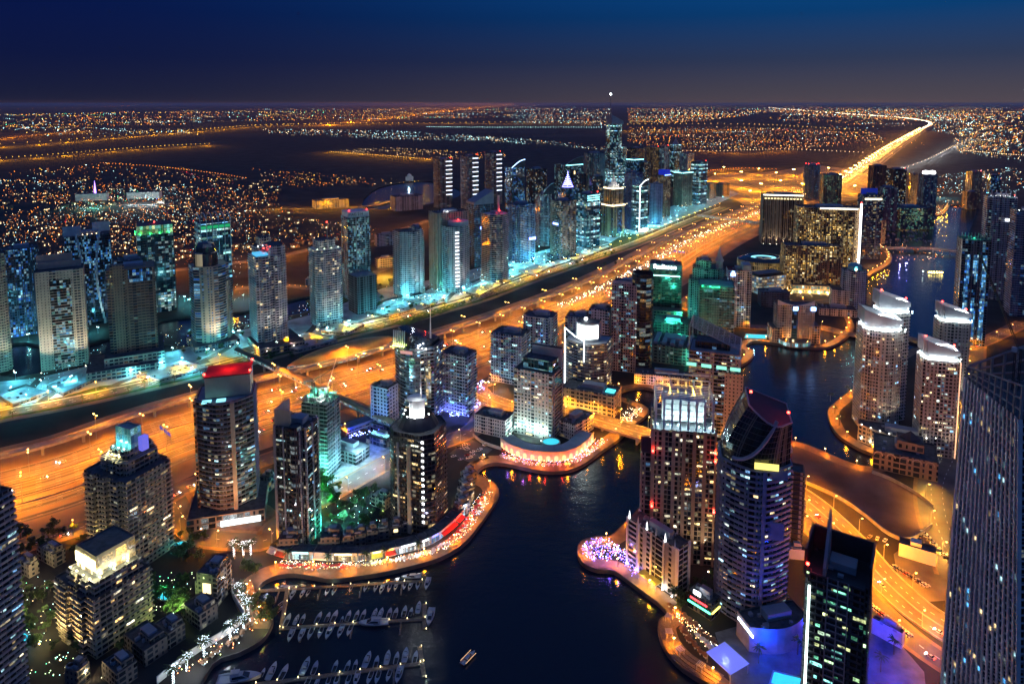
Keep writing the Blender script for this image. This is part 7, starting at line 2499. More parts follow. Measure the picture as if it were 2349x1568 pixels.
rnd = random.Random(77)
DN, UP = -1.62, 1.52
HN = ['white', 'cream', 'navy', 'red']
ORD = ['first', 'second', 'third', 'fourth', 'fifth', 'sixth', 'seventh', 'eighth', 'ninth', 'tenth', 'eleventh', 'twelfth', 'thirteenth', 'fourteenth', 'fifteenth', 'sixteenth', 'seventeenth', 'eighteenth']
ROWS = [
    ('nearer side of the orange lit pontoon', DN, [(705, 785, 13, 'cabin', 0), (790, 780, 11, 'cabin', 1), (840, 775, 9, 'open', 1), (1010, 760, 12, 'open', 3), (1070, 755, 11, 'open', 0), (1215, 738, 8, 'open', 1), (1345, 728, 10, 'open', 0), (1435, 727, 11, 'open', 0), (1490, 738, 13, 'cabin', 0), (1555, 727, 11, 'open', 0), (1612, 718, 11, 'cabin', 0), (1688, 712, 10, 'open', 2), (1740, 712, 12, 'cabin', 0), (1805, 705, 12, 'open', 0), (1890, 690, 17, 'fly', 0)]),
    ('far side of the middle pontoon', UP, [(662, 1010, 15, 'open', 0), (740, 1005, 12, 'cabin', 0), (797, 1000, 12, 'open', 3), (935, 990, 14, 'open', 0), (1015, 985, 12, 'open', 2), (1075, 980, 15, 'open', 0), (1140, 1003, 8, 'open', 2), (1197, 975, 13, 'open', 1), (1270, 967, 12, 'open', 0), (1328, 965, 13, 'open', 0), (1427, 955, 13, 'cabin', 2), (1480, 955, 14, 'cabin', 0), (1558, 950, 13, 'open', 0), (1612, 950, 13, 'open', 2), (1690, 935, 14, 'open', 0), (1745, 940, 11, 'open', 2), (1813, 900, 15, 'cabin', 0)]),
    ('near side of the middle pontoon', DN, [(692, 1140, 16, 'fly', 0), (783, 1140, 15, 'cabin', 0), (862, 1130, 14, 'open', 0), (950, 1120, 13, 'open', 0), (1028, 1115, 17, 'cabin', 0), (1127, 1110, 15, 'cabin', 0), (1207, 1100, 13, 'open', 0)]),
    ('far side of the nearest pontoon', UP, [(445, 1470, 9, 'open', 2), (525, 1460, 18, 'fly', 0), (630, 1470, 16, 'open', 0), (820, 1415, 18, 'fly', 0), (903, 1430, 14, 'open', 0), (1082, 1415, 12, 'open', 0), (1190, 1415, 12, 'open', 0), (1258, 1405, 11, 'open', 2), (1362, 1360, 17, 'fly', 0), (1443, 1380, 13, 'open', 0), (1540, 1340, 15, 'cabin', 0), (1620, 1345, 13, 'open', 0), (1697, 1320, 16, 'cabin', 1), (1785, 1335, 13, 'open', 0)]),
    ('near side of the nearest pontoon', DN, [(830, 1575, 13, 'open', 0), (915, 1572, 11, 'cabin', 0), (1015, 1560, 11, 'open', 0), (1088, 1550, 12, 'open', 0), (1192, 1545, 12, 'open', 0), (1268, 1525, 15, 'cabin', 0), (1383, 1520, 13, 'open', 0), (1452, 1515, 13, 'open', 0), (1550, 1500, 12, 'open', 0), (1640, 1490, 18, 'fly', 0)]),
]
for where, hd, lst in ROWS:
    for i, (x, y, L, k, c) in enumerate(lst):
        lab = '%s %s boat, %s from the left on the %s' % (HN[c], {'open': 'open', 'cabin': 'cabin', 'fly': 'flybridge'}[k], ORD[i], where)
        boat(B(x, y), hd + rnd.uniform(-.06, .06), L, k, c, lab, 'boats moored at the pontoons')
boat(B(1915, 985), DN, 22, 'fly', 0, 'large white flybridge boat moored across the end of the middle pontoon', 'boats moored at the pontoons')
boat(B(1420, 1040), math.pi + .06, 27, 'fly', 0, 'long white yacht lying lengthwise along the middle pontoon', 'boats moored at the pontoons')
boat(B(1750, 632), math.pi + .05, 20, 'cabin', 1, 'cream motor yacht lying behind the orange lit pontoon', 'boats moored at the pontoons')
boat(B(610, 722), math.pi + .1, 13, 'cabin', 1, 'cream boat alongside the left end of the orange lit pontoon', 'boats moored at the pontoons')
boat(B(705, 716), math.pi, 10, 'open', 1, 'small cream boat alongside the orange lit pontoon corner', 'boats moored at the pontoons')
boat(B(618, 855), UP - .5, 9, 'open', 0, 'upper of two small boats beside the left cross pontoon', 'boats moored at the pontoons')
boat(B(603, 908), UP - .3, 9, 'open', 0, 'lower of two small boats beside the left cross pontoon', 'boats moored at the pontoons')
boat(B(240, 1530), .15, 34, 'fly', 0, 'large white yacht by the bottom edge near the promenade', 'boats moored at the pontoons')
bt = boat(B(2250, 1345), .95, 17, 'cabin', 3, 'red hulled boat under way on the open dark water', 'boats under way')
bm = MB()
bm.box((0, .16, .12), (.8, .012, .012))
bm.box((0, -.16, .12), (.8, .012, .012))
bm.build('light_strip', emat('boat_strip', (1, .6, .3), 1.2), bt)
boat(at(2146, 628, ZW), .3, 26, 'cabin', 0, 'boat ringed with yellow lights on the upper basin', 'boats under way')
r_ = empty('buoy_light', at(2117, 630, ZW), 0, 'small pale mast light on the upper basin water', 'mast light')
mb = MB()
mb.lathe([(.8, 0), (.8, .8), (.15, 1), (.12, 6)], 8)
mb.build('float', M_WHITE, r_)
mb = MB()
mb.lathe([(0, 6), (1.0, 6.6), (1, 7.4), (0, 8)], 8)
mb.build('lamp', emat('pale_lamp', (.8, 1, .9), 8), r_)
mb = MB()
for i in range(16):
    a = i * .3927
    mb.box((13 * math.cos(a), 5 * math.sin(a), 3), (1.2, 1.2, 1.2))
r_ = mb.build('fairy_lights', emat('boat_lights', (1, .75, .2), 12), loc=at(2146, 628, ZW))
tag(r_, 'ring of yellow lights strung round the boat on the upper basin', 'fairy lights')
# far yacht basin
for i in range(80):
    x, y = rnd.uniform(2030, 2150), rnd.uniform(514, 557)
    boat(at(x, y, ZW), rnd.choice((1.2, 1.2 + math.pi)) + rnd.uniform(-.1, .1), rnd.uniform(12, 24), rnd.choice(('cabin', 'fly')), 0, 'small pale yacht moored in the distant yacht basin beyond the far bridge', 'yachts in the distant basin')
# pontoons
for lab, segs in (('orange lit wooden pontoon nearest the promenade with its cross arm', [((410, 755), (1845, 668)), ((660, 740), (605, 1085))]), ('middle wooden pontoon with an end pier', [((590, 1085), (1870, 1002)), ((1865, 868), (1865, 1092))]), ('nearest wooden pontoon at the bottom with an angled end pier', [((380, 1580), (1830, 1395)), ((1822, 1245), (1862, 1515))])):
    o0 = B(*segs[0][0])
    r = thing('pontoon', lab, 'pontoon', o0)
    for a, b in segs:
        A, C = B(*a) - o0, B(*b) - o0
        d = C - A
        h = math.atan2(d.y, d.x)
        mb = MB()
        mb.box(((A + C) / 2 + Vector((0, 0, .5)))[:], (d.length, 2.6, .5), h)
        mb.build('walkway', M_WOOD, r)
        n_ = int(d.length / 11)
        for i in range(n_ + 1):
            p = A + d * (i / max(1, n_))
            s = Vector((-d.y, d.x, 0)).normalized() * 1.1
            mb = MB()
            mb.box((p.x + s.x, p.y + s.y, .9), (.35, .35, .7))
            mb.box((p.x + s.x, p.y + s.y, 1.4), (.3, .3, .3))
            mb.build('bollard_lamp', emat('bollard_lamp', (.7, 1, .7) if i % 2 else (1, .8, .4), 4), r)
            if i % 2 == 0:
                point('bollard_light', o0 + p + s + Vector((0, 0, 2.4)), (.75, 1, .75) if i % 3 else (1, .75, .35), 130, None, .15)
        for i in range(int(d.length / 24)):
            p = A + d * ((i + .5) / int(d.length / 24))
            s = Vector((-d.y, d.x, 0)).normalized()
            mb = MB()
            mb.box((p.x - s.x * 6, p.y - s.y * 6, .45), (1.0, 12, .35), h)
            mb.build('finger', M_WOOD, r)
            mb = MB()
            mb.tube([(p.x - s.x * 11, p.y - s.y * 11, -2), (p.x - s.x * 11, p.y - s.y * 11, 4)], .22, 6)
            mb.build('pile', M_GREYW, r)

# ------------------------------------------------------------------ shops and terraces on the promenade
def shop(a, b, depth, h, label, pal, es, awn=None, sgn=None):
    d = b - a
    r = thing('shopfront', label, 'shop', a, math.atan2(d.y, d.x))
    L = d.length
    mb = MB()
    mb.roofed([(0, 0), (L, 0), (L, depth), (0, depth)], 0, h, 0, 1, 0, .6, .4)
    mb.build('walls', [M_GREYW, M_ROOF], r)
    mb = MB()
    mb.face([(.4, -.12, .4), (L - .4, -.12, .4), (L - .4, -.12, h * .72), (.4, -.12, h * .72)], 0, [(0, .4), (L, .4), (L, 3.6), (0, 3.6)])
    mb.build('display_window', facade((.2, .2, .2), (.03, .03, .03), bay=1.6, fl=4, a=.06, b0=.05, b1=.95, lit=3, pal=pal, es=es * .7), r)
    if awn:
        mb = MB()
        mb.face([(.5, -.2, h * .74), (.5, -3.4, h * .56), (L - .5, -3.4, h * .56), (L - .5, -.2, h * .74)])
        mb.face([(.5, -3.4, h * .56), (.5, -3.4, h * .48), (L - .5, -3.4, h * .48), (L - .5, -3.4, h * .56)])
        mb.build('awning', pmat('awning_%.2f_%.2f_%.2f' % awn, awn, .8, vary=.1), r)
    if sgn:
        mb = MB()
        mb.box((L / 2, -.35, h * .86), (L * .6, .3, h * .16))
        mb.build('sign', emat('shop_sign_%.2f_%.2f_%.2f' % sgn, sgn, 4), r)
    return r


SHOPS = spline(wpts([(618, 1268), (660, 1282), (720, 1284), (790, 1288), (850, 1284), (910, 1272), (965, 1258), (1010, 1236), (1045, 1206), (1072, 1172), (1088, 1140)]), 2)
KINDS = [('white', 2.0, (.6, .6, .6), None, 'pale canopied shop with white lights at the promenade corner'), ('warm', 1.6, (.45, .08, .05), None, 'shop with a red awning left of the dark tower foot'), ('cool', 2.2, None, (.3, .9, 1), 'cyan lit shop at the foot of the dark tower'), ('warm', 2.0, (.6, .55, .45), None, 'warm lit cafe with cream awning right of the cyan shop'), ('warm', 1.8, None, (1, .85, .4), 'warm lit shop with a small yellow sign'), ('white', 1.8, None, None, 'white lit shop window left of the yellow green cafe'), ('green', 2.8, (.5, .5, .1), (1, .95, .3), 'bright yellow green cafe front under a yellow sign'), ('warm', 1.4, (.5, .04, .03), (1, .35, .05), 'red fronted cafe with two orange signs'), ('white', 2.8, None, (.8, .9, 1), 'long blue white shop front, left of two alike'), ('white', 2.8, None, (.7, .85, 1), 'long blue white shop front, right of two alike'), ('blue', 2.0, None, (.1, .12, 1), 'shop under a deep blue lit sign below the white spire tower'), ('cool', 1.8, (.55, .03, .03), None, 'cafe with red awning next to the blue sign'), ('warm', 1.6, (.6, .02, .02), (1, .05, .03), 'red lit restaurant on the promenade bend'), ('cool', 1.6, None, None, 'pale blue lit kiosk past the red restaurant'), ('warm', 1.4, None, None, 'warm lit cafe at the narrow end of the promenade bend')]
idx = [0, 1, 2, 4, 5, 7, 8, 9, 10, 12, 13, 14, 16, 17, 18, 20]
for (i0, i1), (pal, es, aw, sg, lab) in zip(zip(idx, idx[1:]), KINDS):
    shop(SHOPS[i0], SHOPS[i1] - (SHOPS[i1] - SHOPS[i0]).normalized() * .4, 9, 6, lab, pal, es, aw, sg)
# parasols and tables
def parasol_proto(c, nm):
    p = MB()
    p.lathe([(.5, 0), (.5, .1), (.05, .12), (.05, 2.4)], 6)
    cn = MB()
    cn.lathe([(1.7, 2.2), (0, 2.9)], 8)
    tb = MB()
    tb.lathe([(.08, .1), (.06, .72), (.7, .72), (.7, .78), (0, .78)], 8)
    return p.mesh('pole', M_METAL), cn.mesh('canopy', pmat('canvas_' + nm, c, .85, vary=.08)), tb.mesh('table_top', M_WHITE)


PAR = {'white': parasol_proto((.6, .58, .54), 'white'), 'red': parasol_proto((.42, .03, .03), 'red'), 'brown': parasol_proto((.2, .1, .05), 'brown')}


def parasol(p, kind, lab, group):
    r = thing('parasol', lab, 'parasol', p, 0, group)
    for nm, me in zip(('pole', 'canopy', 'table_top'), PAR[kind]):
        link(nm, me, r)


def scatter(px, n_, kind, lab, group, d=0):
    P = spline(wpts(px), 4)
    L = sum((b - a).length for a, b in zip(P, P[1:]))
    for i, (p, h) in enumerate(walk(P, L / n_)):
        parasol(p + Vector((rnd.uniform(-1.5, 1.5), rnd.uniform(-1.5, 1.5) + d, .08)), kind, lab, group)


scatter([(640, 1300), (720, 1304), (800, 1304)], 16, 'red', 'small red parasol over a table before the left promenade cafes', 'red cafe parasols')
scatter([(820, 1300), (900, 1290), (970, 1276), (1030, 1250)], 24, 'white', 'small white parasol over a table before the bright promenade shops', 'white cafe parasols')
scatter([(1050, 1228), (1085, 1180), (1108, 1140)], 18, 'red', 'small red parasol on the promenade bend terrace', 'red bend parasols')
scatter([(575, 1355), (590, 1400), (560, 1450), (510, 1490), (450, 1535)], 30, 'brown', 'brown parasol among the palms on the lower left terrace', 'brown terrace parasols')
scatter([(1540, 1400), (1580, 1430), (1620, 1470), (1650, 1490)], 26, 'brown', 'brown parasol in the crowded terrace on the right promenade', 'brown promenade parasols', 2)
scatter([(1560, 1440), (1590, 1480), (1620, 1510)], 18, 'brown', 'brown parasol on the boardwalk steps', 'brown boardwalk parasols')
scatter([(1600, 1460), (1640, 1490), (1650, 1500)], 12, 'white', 'white parasol near the glowing blue canopy', 'white promenade parasols', -2)
scatter([(1150, 1048), (1200, 1062), (1250, 1070), (1300, 1068), (1345, 1045), (1385, 1015)], 26, 'white', 'white parasol in front of the red lit arcade', 'white arcade parasols')
scatter([(1420, 970), (1450, 955), (1465, 940)], 14, 'white', 'white parasol on the inner promenade terrace', 'white inner parasols')


def lights_stuff(name, label, pts, cols, es, s=.35, z=(1.2, 3.2)):
    mats = [emat('dot_%.2f_%.2f_%.2f_%d' % (*c, es), c, es) for c in cols]
    mb = MB()
    for p in pts:
        mb.box((p.x, p.y, p.z + rnd.uniform(*z)), (s, s, s), 0, rnd.randrange(len(cols)))
    o = mb.build(name, mats)
    return tag(o, label, None, None, 'stuff')


def in_px(px, n_):
    xs, ys = [p[0] for p in px], [p[1] for p in px]
    out = []
    while len(out) < n_:
        x, y = rnd.uniform(min(xs), max(xs)), rnd.uniform(min(ys), max(ys))
        if in_poly(x, y, px):
            out.append(at(x, y))
    return out


circ = [(1378 + 45 * math.cos(t * .314), 1265 + 26 * math.sin(t * .314)) for t in range(20)]
lights_stuff('fairy_lights', 'blue and white fairy lights over the round promenade end', in_px(circ, 260) + in_px([(1400, 1260), (1430, 1262), (1475, 1310), (1450, 1325)], 140), [(.12, .12, 1), (.25, .2, 1), (.8, .85, 1), (1, .2, .15), (.15, .1, 1)], 7, .36)
lights_stuff('fairy_lights', 'warm and white table lights along the restaurant terraces', in_px([(640, 1288), (760, 1296), (900, 1284), (1000, 1262), (1060, 1215), (1085, 1215), (1030, 1262), (960, 1284), (860, 1300), (720, 1308), (650, 1306)], 420), [(1, .8, .4), (1, .95, .8), (1, .3, .1), (.8, .9, 1), (1, .6, .2)], 4, .3, (.9, 2.4))
lights_stuff('fairy_lights', 'coloured lights over the promenade bend terraces', in_px([(1060, 1215), (1098, 1130), (1135, 1130), (1110, 1175), (1080, 1215)], 170), [(1, .25, .1), (.9, .95, 1), (1, .7, .3), (.4, .6, 1)], 4, .3, (.9, 2.6))
lights_stuff('fairy_lights', 'table lights in front of the red lit arcade', in_px([(1150, 1040), (1230, 1062), (1300, 1060), (1365, 1010), (1395, 1015), (1330, 1062), (1240, 1074), (1155, 1056)], 220), [(1, .3, .2), (.9, .5, 1), (1, .8, .5), (.5, .4, 1)], 7, .3, (.9, 3))
lights_stuff('fairy_lights', 'pale and pink table lights on the inner promenade terrace', in_px([(1405, 975), (1440, 940), (1478, 940), (1450, 970), (1425, 990)], 110), [(1, .6, .4), (.8, .9, 1), (1, .85, .6)], 8, .3, (.9, 3))
lights_stuff('fairy_lights', 'garden and table lights on the lower left promenade', in_px([(545, 1340), (590, 1340), (585, 1375), (615, 1420), (560, 1480), (480, 1525), (400, 1568), (370, 1560), (520, 1450), (570, 1400)], 80), [(.8, .9, 1), (1, .3, .1), (.9, 1, .3), (.6, .8, 1), (1, .85, .5)], 8, .32, (.8, 3.4))
lights_stuff('fairy_lights', 'garden lights in the pool court by the yellow crowned tower', in_px([(345, 1320), (445, 1320), (450, 1400), (400, 1430), (345, 1410)], 50) + in_px([(20, 1330), (125, 1330), (125, 1480), (40, 1500)], 50) + in_px([(110, 1490), (280, 1520), (280, 1560), (60, 1560)], 36), [(1, .95, .6), (.7, 1, .5), (.2, 1, .6), (1, .7, .4), (.6, .95, 1)], 4, .3, (.8, 4))
lights_stuff('fairy_lights', 'garden lights in the court between the dark towers', in_px([(740, 1130), (870, 1130), (880, 1210), (760, 1215)], 40), [(.3, 1, .9), (1, .95, .7), (.5, .95, 1)], 5, .3, (.8, 5))
lights_stuff('fairy_lights', 'blue lights strung along the street railing', in_px([(1030, 955), (1100, 925), (1105, 935), (1035, 968)], 60) + in_px([(800, 1005), (880, 985), (880, 992), (802, 1012)], 36) + in_px([(1095, 880), (1110, 875), (1112, 900), (1098, 905)], 20), [(.12, .15, 1), (.3, .4, 1)], 14, .5, (2, 5))
lights_stuff('fairy_lights', 'small warm lights among the terrace tables on the right promenade', in_px([(1540, 1395), (1600, 1430), (1660, 1490), (1640, 1500), (1570, 1450)], 130), [(1, .7, .3), (1, .85, .6), (1, .5, .2)], 7, .28, (.8, 2.2))
# red lit curved arcade under the stone tower
AR = spline(wpts([(1148, 1024), (1172, 1040), (1205, 1052), (1250, 1058), (1295, 1056), (1330, 1042), (1362, 1012)]), 4)
r = thing('red_arcade', 'curved arcade wall glowing red with arched openings above the promenade', 'arcade', AR[0])
mb, m2, m3 = MB(), MB(), MB()
Q = [p - AR[0] for p in AR]
u = 0
for a, b in zip(Q, Q[1:]):
    L = (b - a).length
    mb.face([(a.x, a.y, 0), (b.x, b.y, 0), (b.x, b.y, 8), (a.x, a.y, 8)], 0, [(u, 0), (u + L, 0), (u + L, 8), (u, 8)])
    u += L
mb.build('wall', pmat('arcade_stone', (.55, .45, .40), .7), r)
I = offset_line(Q, -14)
mb = MB()
ribbon_mesh(mb, I, Q, 8)
mb.build('terrace', M_PAVE2, r)
mb = MB()
ribbon_mesh(mb, offset_line(Q, -.3), offset_line(Q, .3), 9.2)
for a, b in zip(offset_line(Q, .3), offset_line(Q, .3)[1:]):
    mb.face([(a.x, a.y, 8.2), (b.x, b.y, 8.2), (b.x, b.y, 9.2), (a.x, a.y, 9.2)])
mb.build('parapet', M_BEIGE, r)
for i, (p, h) in enumerate(walk(Q, 7.2, 3)):
    mb = MB()
    s = Vector((math.sin(h), -math.cos(h), 0))
    t = Vector((math.cos(h), math.sin(h), 0))
    pts = [(-2, .4), (2, .4), (2, 3.6)] + [(2 * math.cos(k * math.pi / 8), 3.6 + 2 * math.sin(k * math.pi / 8)) for k in range(1, 8)] + [(-2, 3.6)]
    mb.face([(p.x + t.x * x + s.x * .15, p.y + t.y * x + s.y * .15, z) for x, z in pts])
    mb.build('arched_window', emat('arch_glow', (.75, .8, .45), .8), r)
    mb = MB()
    q = p + s * .6
    mb.box((q.x + t.x * 3.6, q.y + t.y * 3.6, 1), (.5, .5, .8))
    mb.build('uplight', emat('red_uplight', (1, .2, .08), 14), r)
    point('uplight_light', AR[0] + q + s * .8 + t * 3.6 + Vector((0, 0, 2)), (1, .05, .02), 700, None, .2)
# pools
def pool(label, px, m, z=.12):
    w_ = wpts(px)
    c = sum(w_, Vector()) / len(w_)
    r = thing('swimming_pool', label, 'pool', c)
    pl = ccw([(p.x - c.x, p.y - c.y) for p in w_])
    mb = MB()
    mb.cap(pl, z)
    mb.build('pool_water', m, r)
    mb = MB()
    mb.ring(inset_poly(pl, -.8), 0, z + .25)
    out = inset_poly(pl, -.8)
    for i in range(len(pl)):
        j = (i + 1) % len(pl)
        mb.face([(*out[i], z + .25), (*out[j], z + .25), (*pl[j], z + .25), (*pl[i], z + .25)])
    mb.build('pool_rim', M_PAVE2, r)
    return r


E_POOL = emat('lit_pool_water', (.05, .75, .95), .8)
el = lambda cx, cy, a, b_: [(cx + a * math.cos(t * .4488), cy + b_ * math.sin(t * .4488)) for t in range(14)]
pool('small teal lit pool beside the red paved circle', [(398, 1248), (420, 1240), (432, 1246), (412, 1258)], E_POOL)
pool('bright pool in the left courtyard by the edge tower', [(40, 1470), (55, 1450), (66, 1458), (52, 1478)], E_POOL)
pool('irregular teal pool in the garden court', el(382, 1366, 22, 10), E_POOL)
pool('round teal pool on the terrace above the red arcade', el(1264, 1032, 19, 8), E_POOL, 8.3)
pool('curved pale teal pool behind the blue balconied tower', el(1808, 1398, 13, 16), E_POOL)
pool('rectangular teal pool on the blue lit plaza', [(1776, 1540), (1858, 1560), (1840, 1585), (1768, 1566)], E_POOL)
pool('cyan lit pool deck beside the waterfront hotel', [(1712, 766), (1760, 768), (1757, 777), (1708, 775)], E_POOL)
# ------------------------------------------------------------------ low houses
F_house = facade((.40, .35, .27), bay=3.4, fl=3.3, a=.28, b0=.3, b1=.8, lit=.05, pal='warm')
F_housed = facade((.13, .12, .11), bay=3.4, fl=3.3, a=.28, b0=.3, b1=.8, lit=.05, pal='warm')


def house(label, xl, xr, yt, yb, r_, yaw, f=F_house, name='townhouse', steps=1, lit=None):
    T = tower(label, label, xl, xr, yt, yb, s_box(r_), yaw, f, plant=True, cat='house', name=name, par=.9)
    w, d, h = T['w'], T['d'], T['h']
    if steps:
        part_box(T, 'upper_floor', (w * .18, d * .12, h + 1.6), (w * .5, d * .6, 3.2), [f, M_ROOF], roof=True)
        part_box(T, 'side_wing', (-w * .52, -d * .1, h * .35), (w * .26, d * .7, h * .7), [f, M_ROOF], roof=True)
    if lit:
        part_box(T, 'lit_window', (0, -d / 2 - .15, h * .55), (w * .4, .3, h * .3), emat('house_light', (1, .8, .4), 1.8))
    return T


house('low beige row house behind the roadside trees at far left, left of two', 36, 90, 1296, 1326, .4, -28)
house('low beige row house behind the roadside trees at far left, right of two', 88, 150, 1272, 1302, .4, -28)
house('dark flat roofed house with lit skylights beside the curved promenade', 452, 532, 1318, 1392, 1.2, -10, F_housed, lit=1)
house('dark roofed house below the pool garden, nearest the yellow crowned tower', 355, 425, 1452, 1490, .7, -34, F_housed)
house('dark roofed house below the pool garden, beside the promenade wall', 420, 500, 1410, 1446, .7, -34, F_housed)
house('long dark roofed house in front of the yellow crowned tower', 285, 385, 1492, 1530, .6, -34, F_housed)
house('dark roofed house at the bottom edge by the promenade palms', 235, 315, 1545, 1585, .7, -34, F_housed)
house('dark low block with teal lit roof court at the bottom edge', 150, 206, 1540, 1580, .9, -18, F_housed)
for i in range(6):
    house('stepped townhouse behind the promenade shops, %s from the left' % ORD[i], 786 + i * 27, 812 + i * 27, 1232 - i * 6, 1262 - i * 8, 1.1, 14, F_housed, lit=(i == 4))
house('round ended low house at the foot of the dark tower', 640, 690, 1236, 1270, .8, 6, F_housed)
house('low house with slanted roofs right of the dark tower foot', 735, 786, 1232, 1266, .9, 4, F_housed)
for i in range(5):
    house('terraced dark house stepping up beside the white spire tower, %s from the water' % ORD[i], 1040 + i * 4, 1078 + i * 4, 1162 - i * 18, 1186 - i * 19, .8, 38, F_housed, lit=(i in (1, 3)))
house('low curved roofed pavilion left of the white spire tower', 852, 902, 1146, 1170, .7, -30, F_house)
house('low pale pool house between construction site and red roofed tower', 596, 632, 1096, 1128, 1.0, -16, F_podd, lit=1)
# promenade buildings on the right
T = tower('colon', 'low white colonnaded parking building with lit cone lamps along the right promenade', 1440, 1580, 1258, 1372, s_box(.28), -53, facade((.36, .34, .34), (.02, .02, .025), bay=8, fl=3.6, a=.06, b0=.3, b1=.9, lit=.02), cat='building', name='colonnade_block', piers=12, pier_m=M_WHITE, pd=1.2)
w, d, h = T['w'], T['d'], T['h']
for i in range(6):
    x = -w * .46 + i * w * .184
    b = MB()
    b.lathe([(.7, h), (.35, h + 3), (0, h + 6)], 8, (x, -d / 2 - .4))
    b.build('cone_lamp', emat('cone_white', (.9, .95, 1), 3.5) if i % 2 == 0 else M_WHITE, T['root'])
    glow(T, (x, -d / 2 - 2.2, 1.5), (.95, .9, .8) if i > 2 else (.4, .3, 1), 900)
T = tower('redsign', 'low corner restaurant with red lettering strip and green lit edge on the right promenade', 1578, 1652, 1384, 1424, s_box(.6), -48, F_podd, cat='building', name='corner_restaurant')
w, d, h = T['w'], T['d'], T['h']
part_box(T, 'sign_board', (0, -d / 2 - .3, h * .72), (w * .9, .4, h * .2), M_DARK)
for i in range(14):
    part_box(T, 'sign_letter', (-w * .36 + i * w * .052, -d / 2 - .6, h * .72), (w * .03, .2, h * .10), emat('red_letter', (1, .04, .05), 6))
part_box(T, 'green_edge', (0, -d / 2 - .4, h * .42), (w * .96, .5, .8), emat('green_edge', (.1, 1, .5), 4))
part_box(T, 'yellow_edge', (w / 2 + .3, 0, h * .42), (.5, d * .9, .9), emat('yellow_edge', (1, .8, .15), 3))
part_box(T, 'white_sign', (-w * .1, -d / 2 - .4, h + 1.5), (w * .3, .5, 2.4), emat('white_sign2', (.85, .95, 1), 6))
r = thing('pavilion', 'yellow lit square pavilion canopy on the right promenade', 'pavilion', at(1498, 1332), R(-53))
for nm, c, s, m in (('canopy', (0, 0, 4.2), (16, 13, .5), pmat('canopy_yellow', (.5, .38, .1), .8)), ('counter', (0, 0, .6), (8, 3, 1.2), M_WOOD)):
    mb = MB()
    mb.box(c, s)
    mb.build(nm, m, r)
for sx in (-1, 1):
    for sy in (-1, 1):
        mb = MB()
        mb.box((sx * 7.5, sy * 6, 2.1), (.3, .3, 4.2))
        mb.build('post', M_METAL, r)
        point('pavilion_light', r.matrix_basis @ Vector((sx * 4, sy * 8, 5.2)), (1, .72, .1), 1500, None, .2)
r = thing('canopy', 'big glowing violet white stage canopy at the bottom right promenade', 'canopy', at(1668, 1530), R(-60))
mb = MB()
mb.box((0, 0, 6), (18, 15, .5))
mb.build('canopy_roof', emat('canopy_blue', (.22, .26, 1), .55), r)
for sx in (-1, 1):
    for sy in (-1, 1):
        mb = MB()
        mb.box((sx * 8.5, sy * 7, 2.9), (.4, .4, 5.8))
        mb.build('post', M_METAL, r)
T = tower('bluehall', 'low blue lit hall with a sweeping curved wall at the plaza', 1690, 1850, 1442, 1500, s_bow(.5, .16), 14, pmat('hall_wall', (.22, .23, .26), .7), cat='building', name='plaza_hall')
part_box(T, 'white_strip', (-T['w'] * .5 - .4, 0, T['h'] * .8), (.6, T['d'] * .8, 1.2), emat('strip_white', (.7, .8, 1), 7))
r = thing('glass_entrance', 'teal glowing glass entrance dish at the foot of the blue balconied tower', 'entrance', at(1742, 1430))
mb = MB()
mb.lathe([(7, 0), (10, 5), (9.6, 5), (6.6, .2), (0, .2)], 24)
mb.build('dish', M_WHITE, r)
mb = MB()
mb.lathe([(6.2, .5), (0, .6)], 24)
mb.build('lit_floor', emat('teal_floor', (.15, .95, .9), 2.5), r)
# boardwalk steps
bw = spline(wpts([(1528, 1405), (1514, 1422), (1512, 1446), (1525, 1483), (1556, 1520), (1595, 1548), (1640, 1578)]), 4)
r = thing('boardwalk_steps', 'curved stepped boardwalk seating along the right bank', 'boardwalk', bw[0])
Q = [p - bw[0] for p in bw]
for i in range(4):
    mb = MB()
    A, C = offset_line(Q, -.6 - i * 2.4), offset_line(Q, -3.0 - i * 2.4)
    ribbon_mesh(mb, C, A, .3 + i * .35)
    for a, b in zip(A, A[1:]):
        mb.face([(a.x, a.y, 0), (b.x, b.y, 0), (b.x, b.y, .3 + i * .35), (a.x, a.y, .3 + i * .35)])
    mb.build('step', M_WOOD, r)
for i, (p, h) in enumerate(walk(bw, 16, 6)):
    g = thing('pergola', 'white timber pergola frame on the stepped boardwalk', 'pergola', p + Vector((math.cos(h + 1.57), math.sin(h + 1.57), 0)) * (5 + 0 * i), h, 'boardwalk pergolas')
    for sx in (-1.6, 1.6):
        for sy in (-1.6, 1.6):
            mb = MB()
            mb.box((sx, sy, 2.4), (.3, .3, 3.2))
            mb.build('post', M_WHITE, g)
    mb = MB()
    for k in range(5):
        mb.box((-1.8 + k * .9, 0, 4.1), (.25, 4.4, .25))
    mb.box((0, -1.6, 3.9), (4, .25, .25))
    mb.box((0, 1.6, 3.9), (4, .25, .25))
    mb.build('beams', M_WHITE, g)
# right car park office, walls
T = tower('office', 'small flat roofed white site office in the lot beside the twisted tower', 2062, 2148, 1270, 1300, s_box(.42), -32, M_WHITE, cat='building', name='site_office', plant=False)
part_box(T, 'upper_room', (-T['w'] * .05, 0, T['h'] + 1.2), (T['w'] * .3, T['d'] * .6, 2.6), M_WHITE)


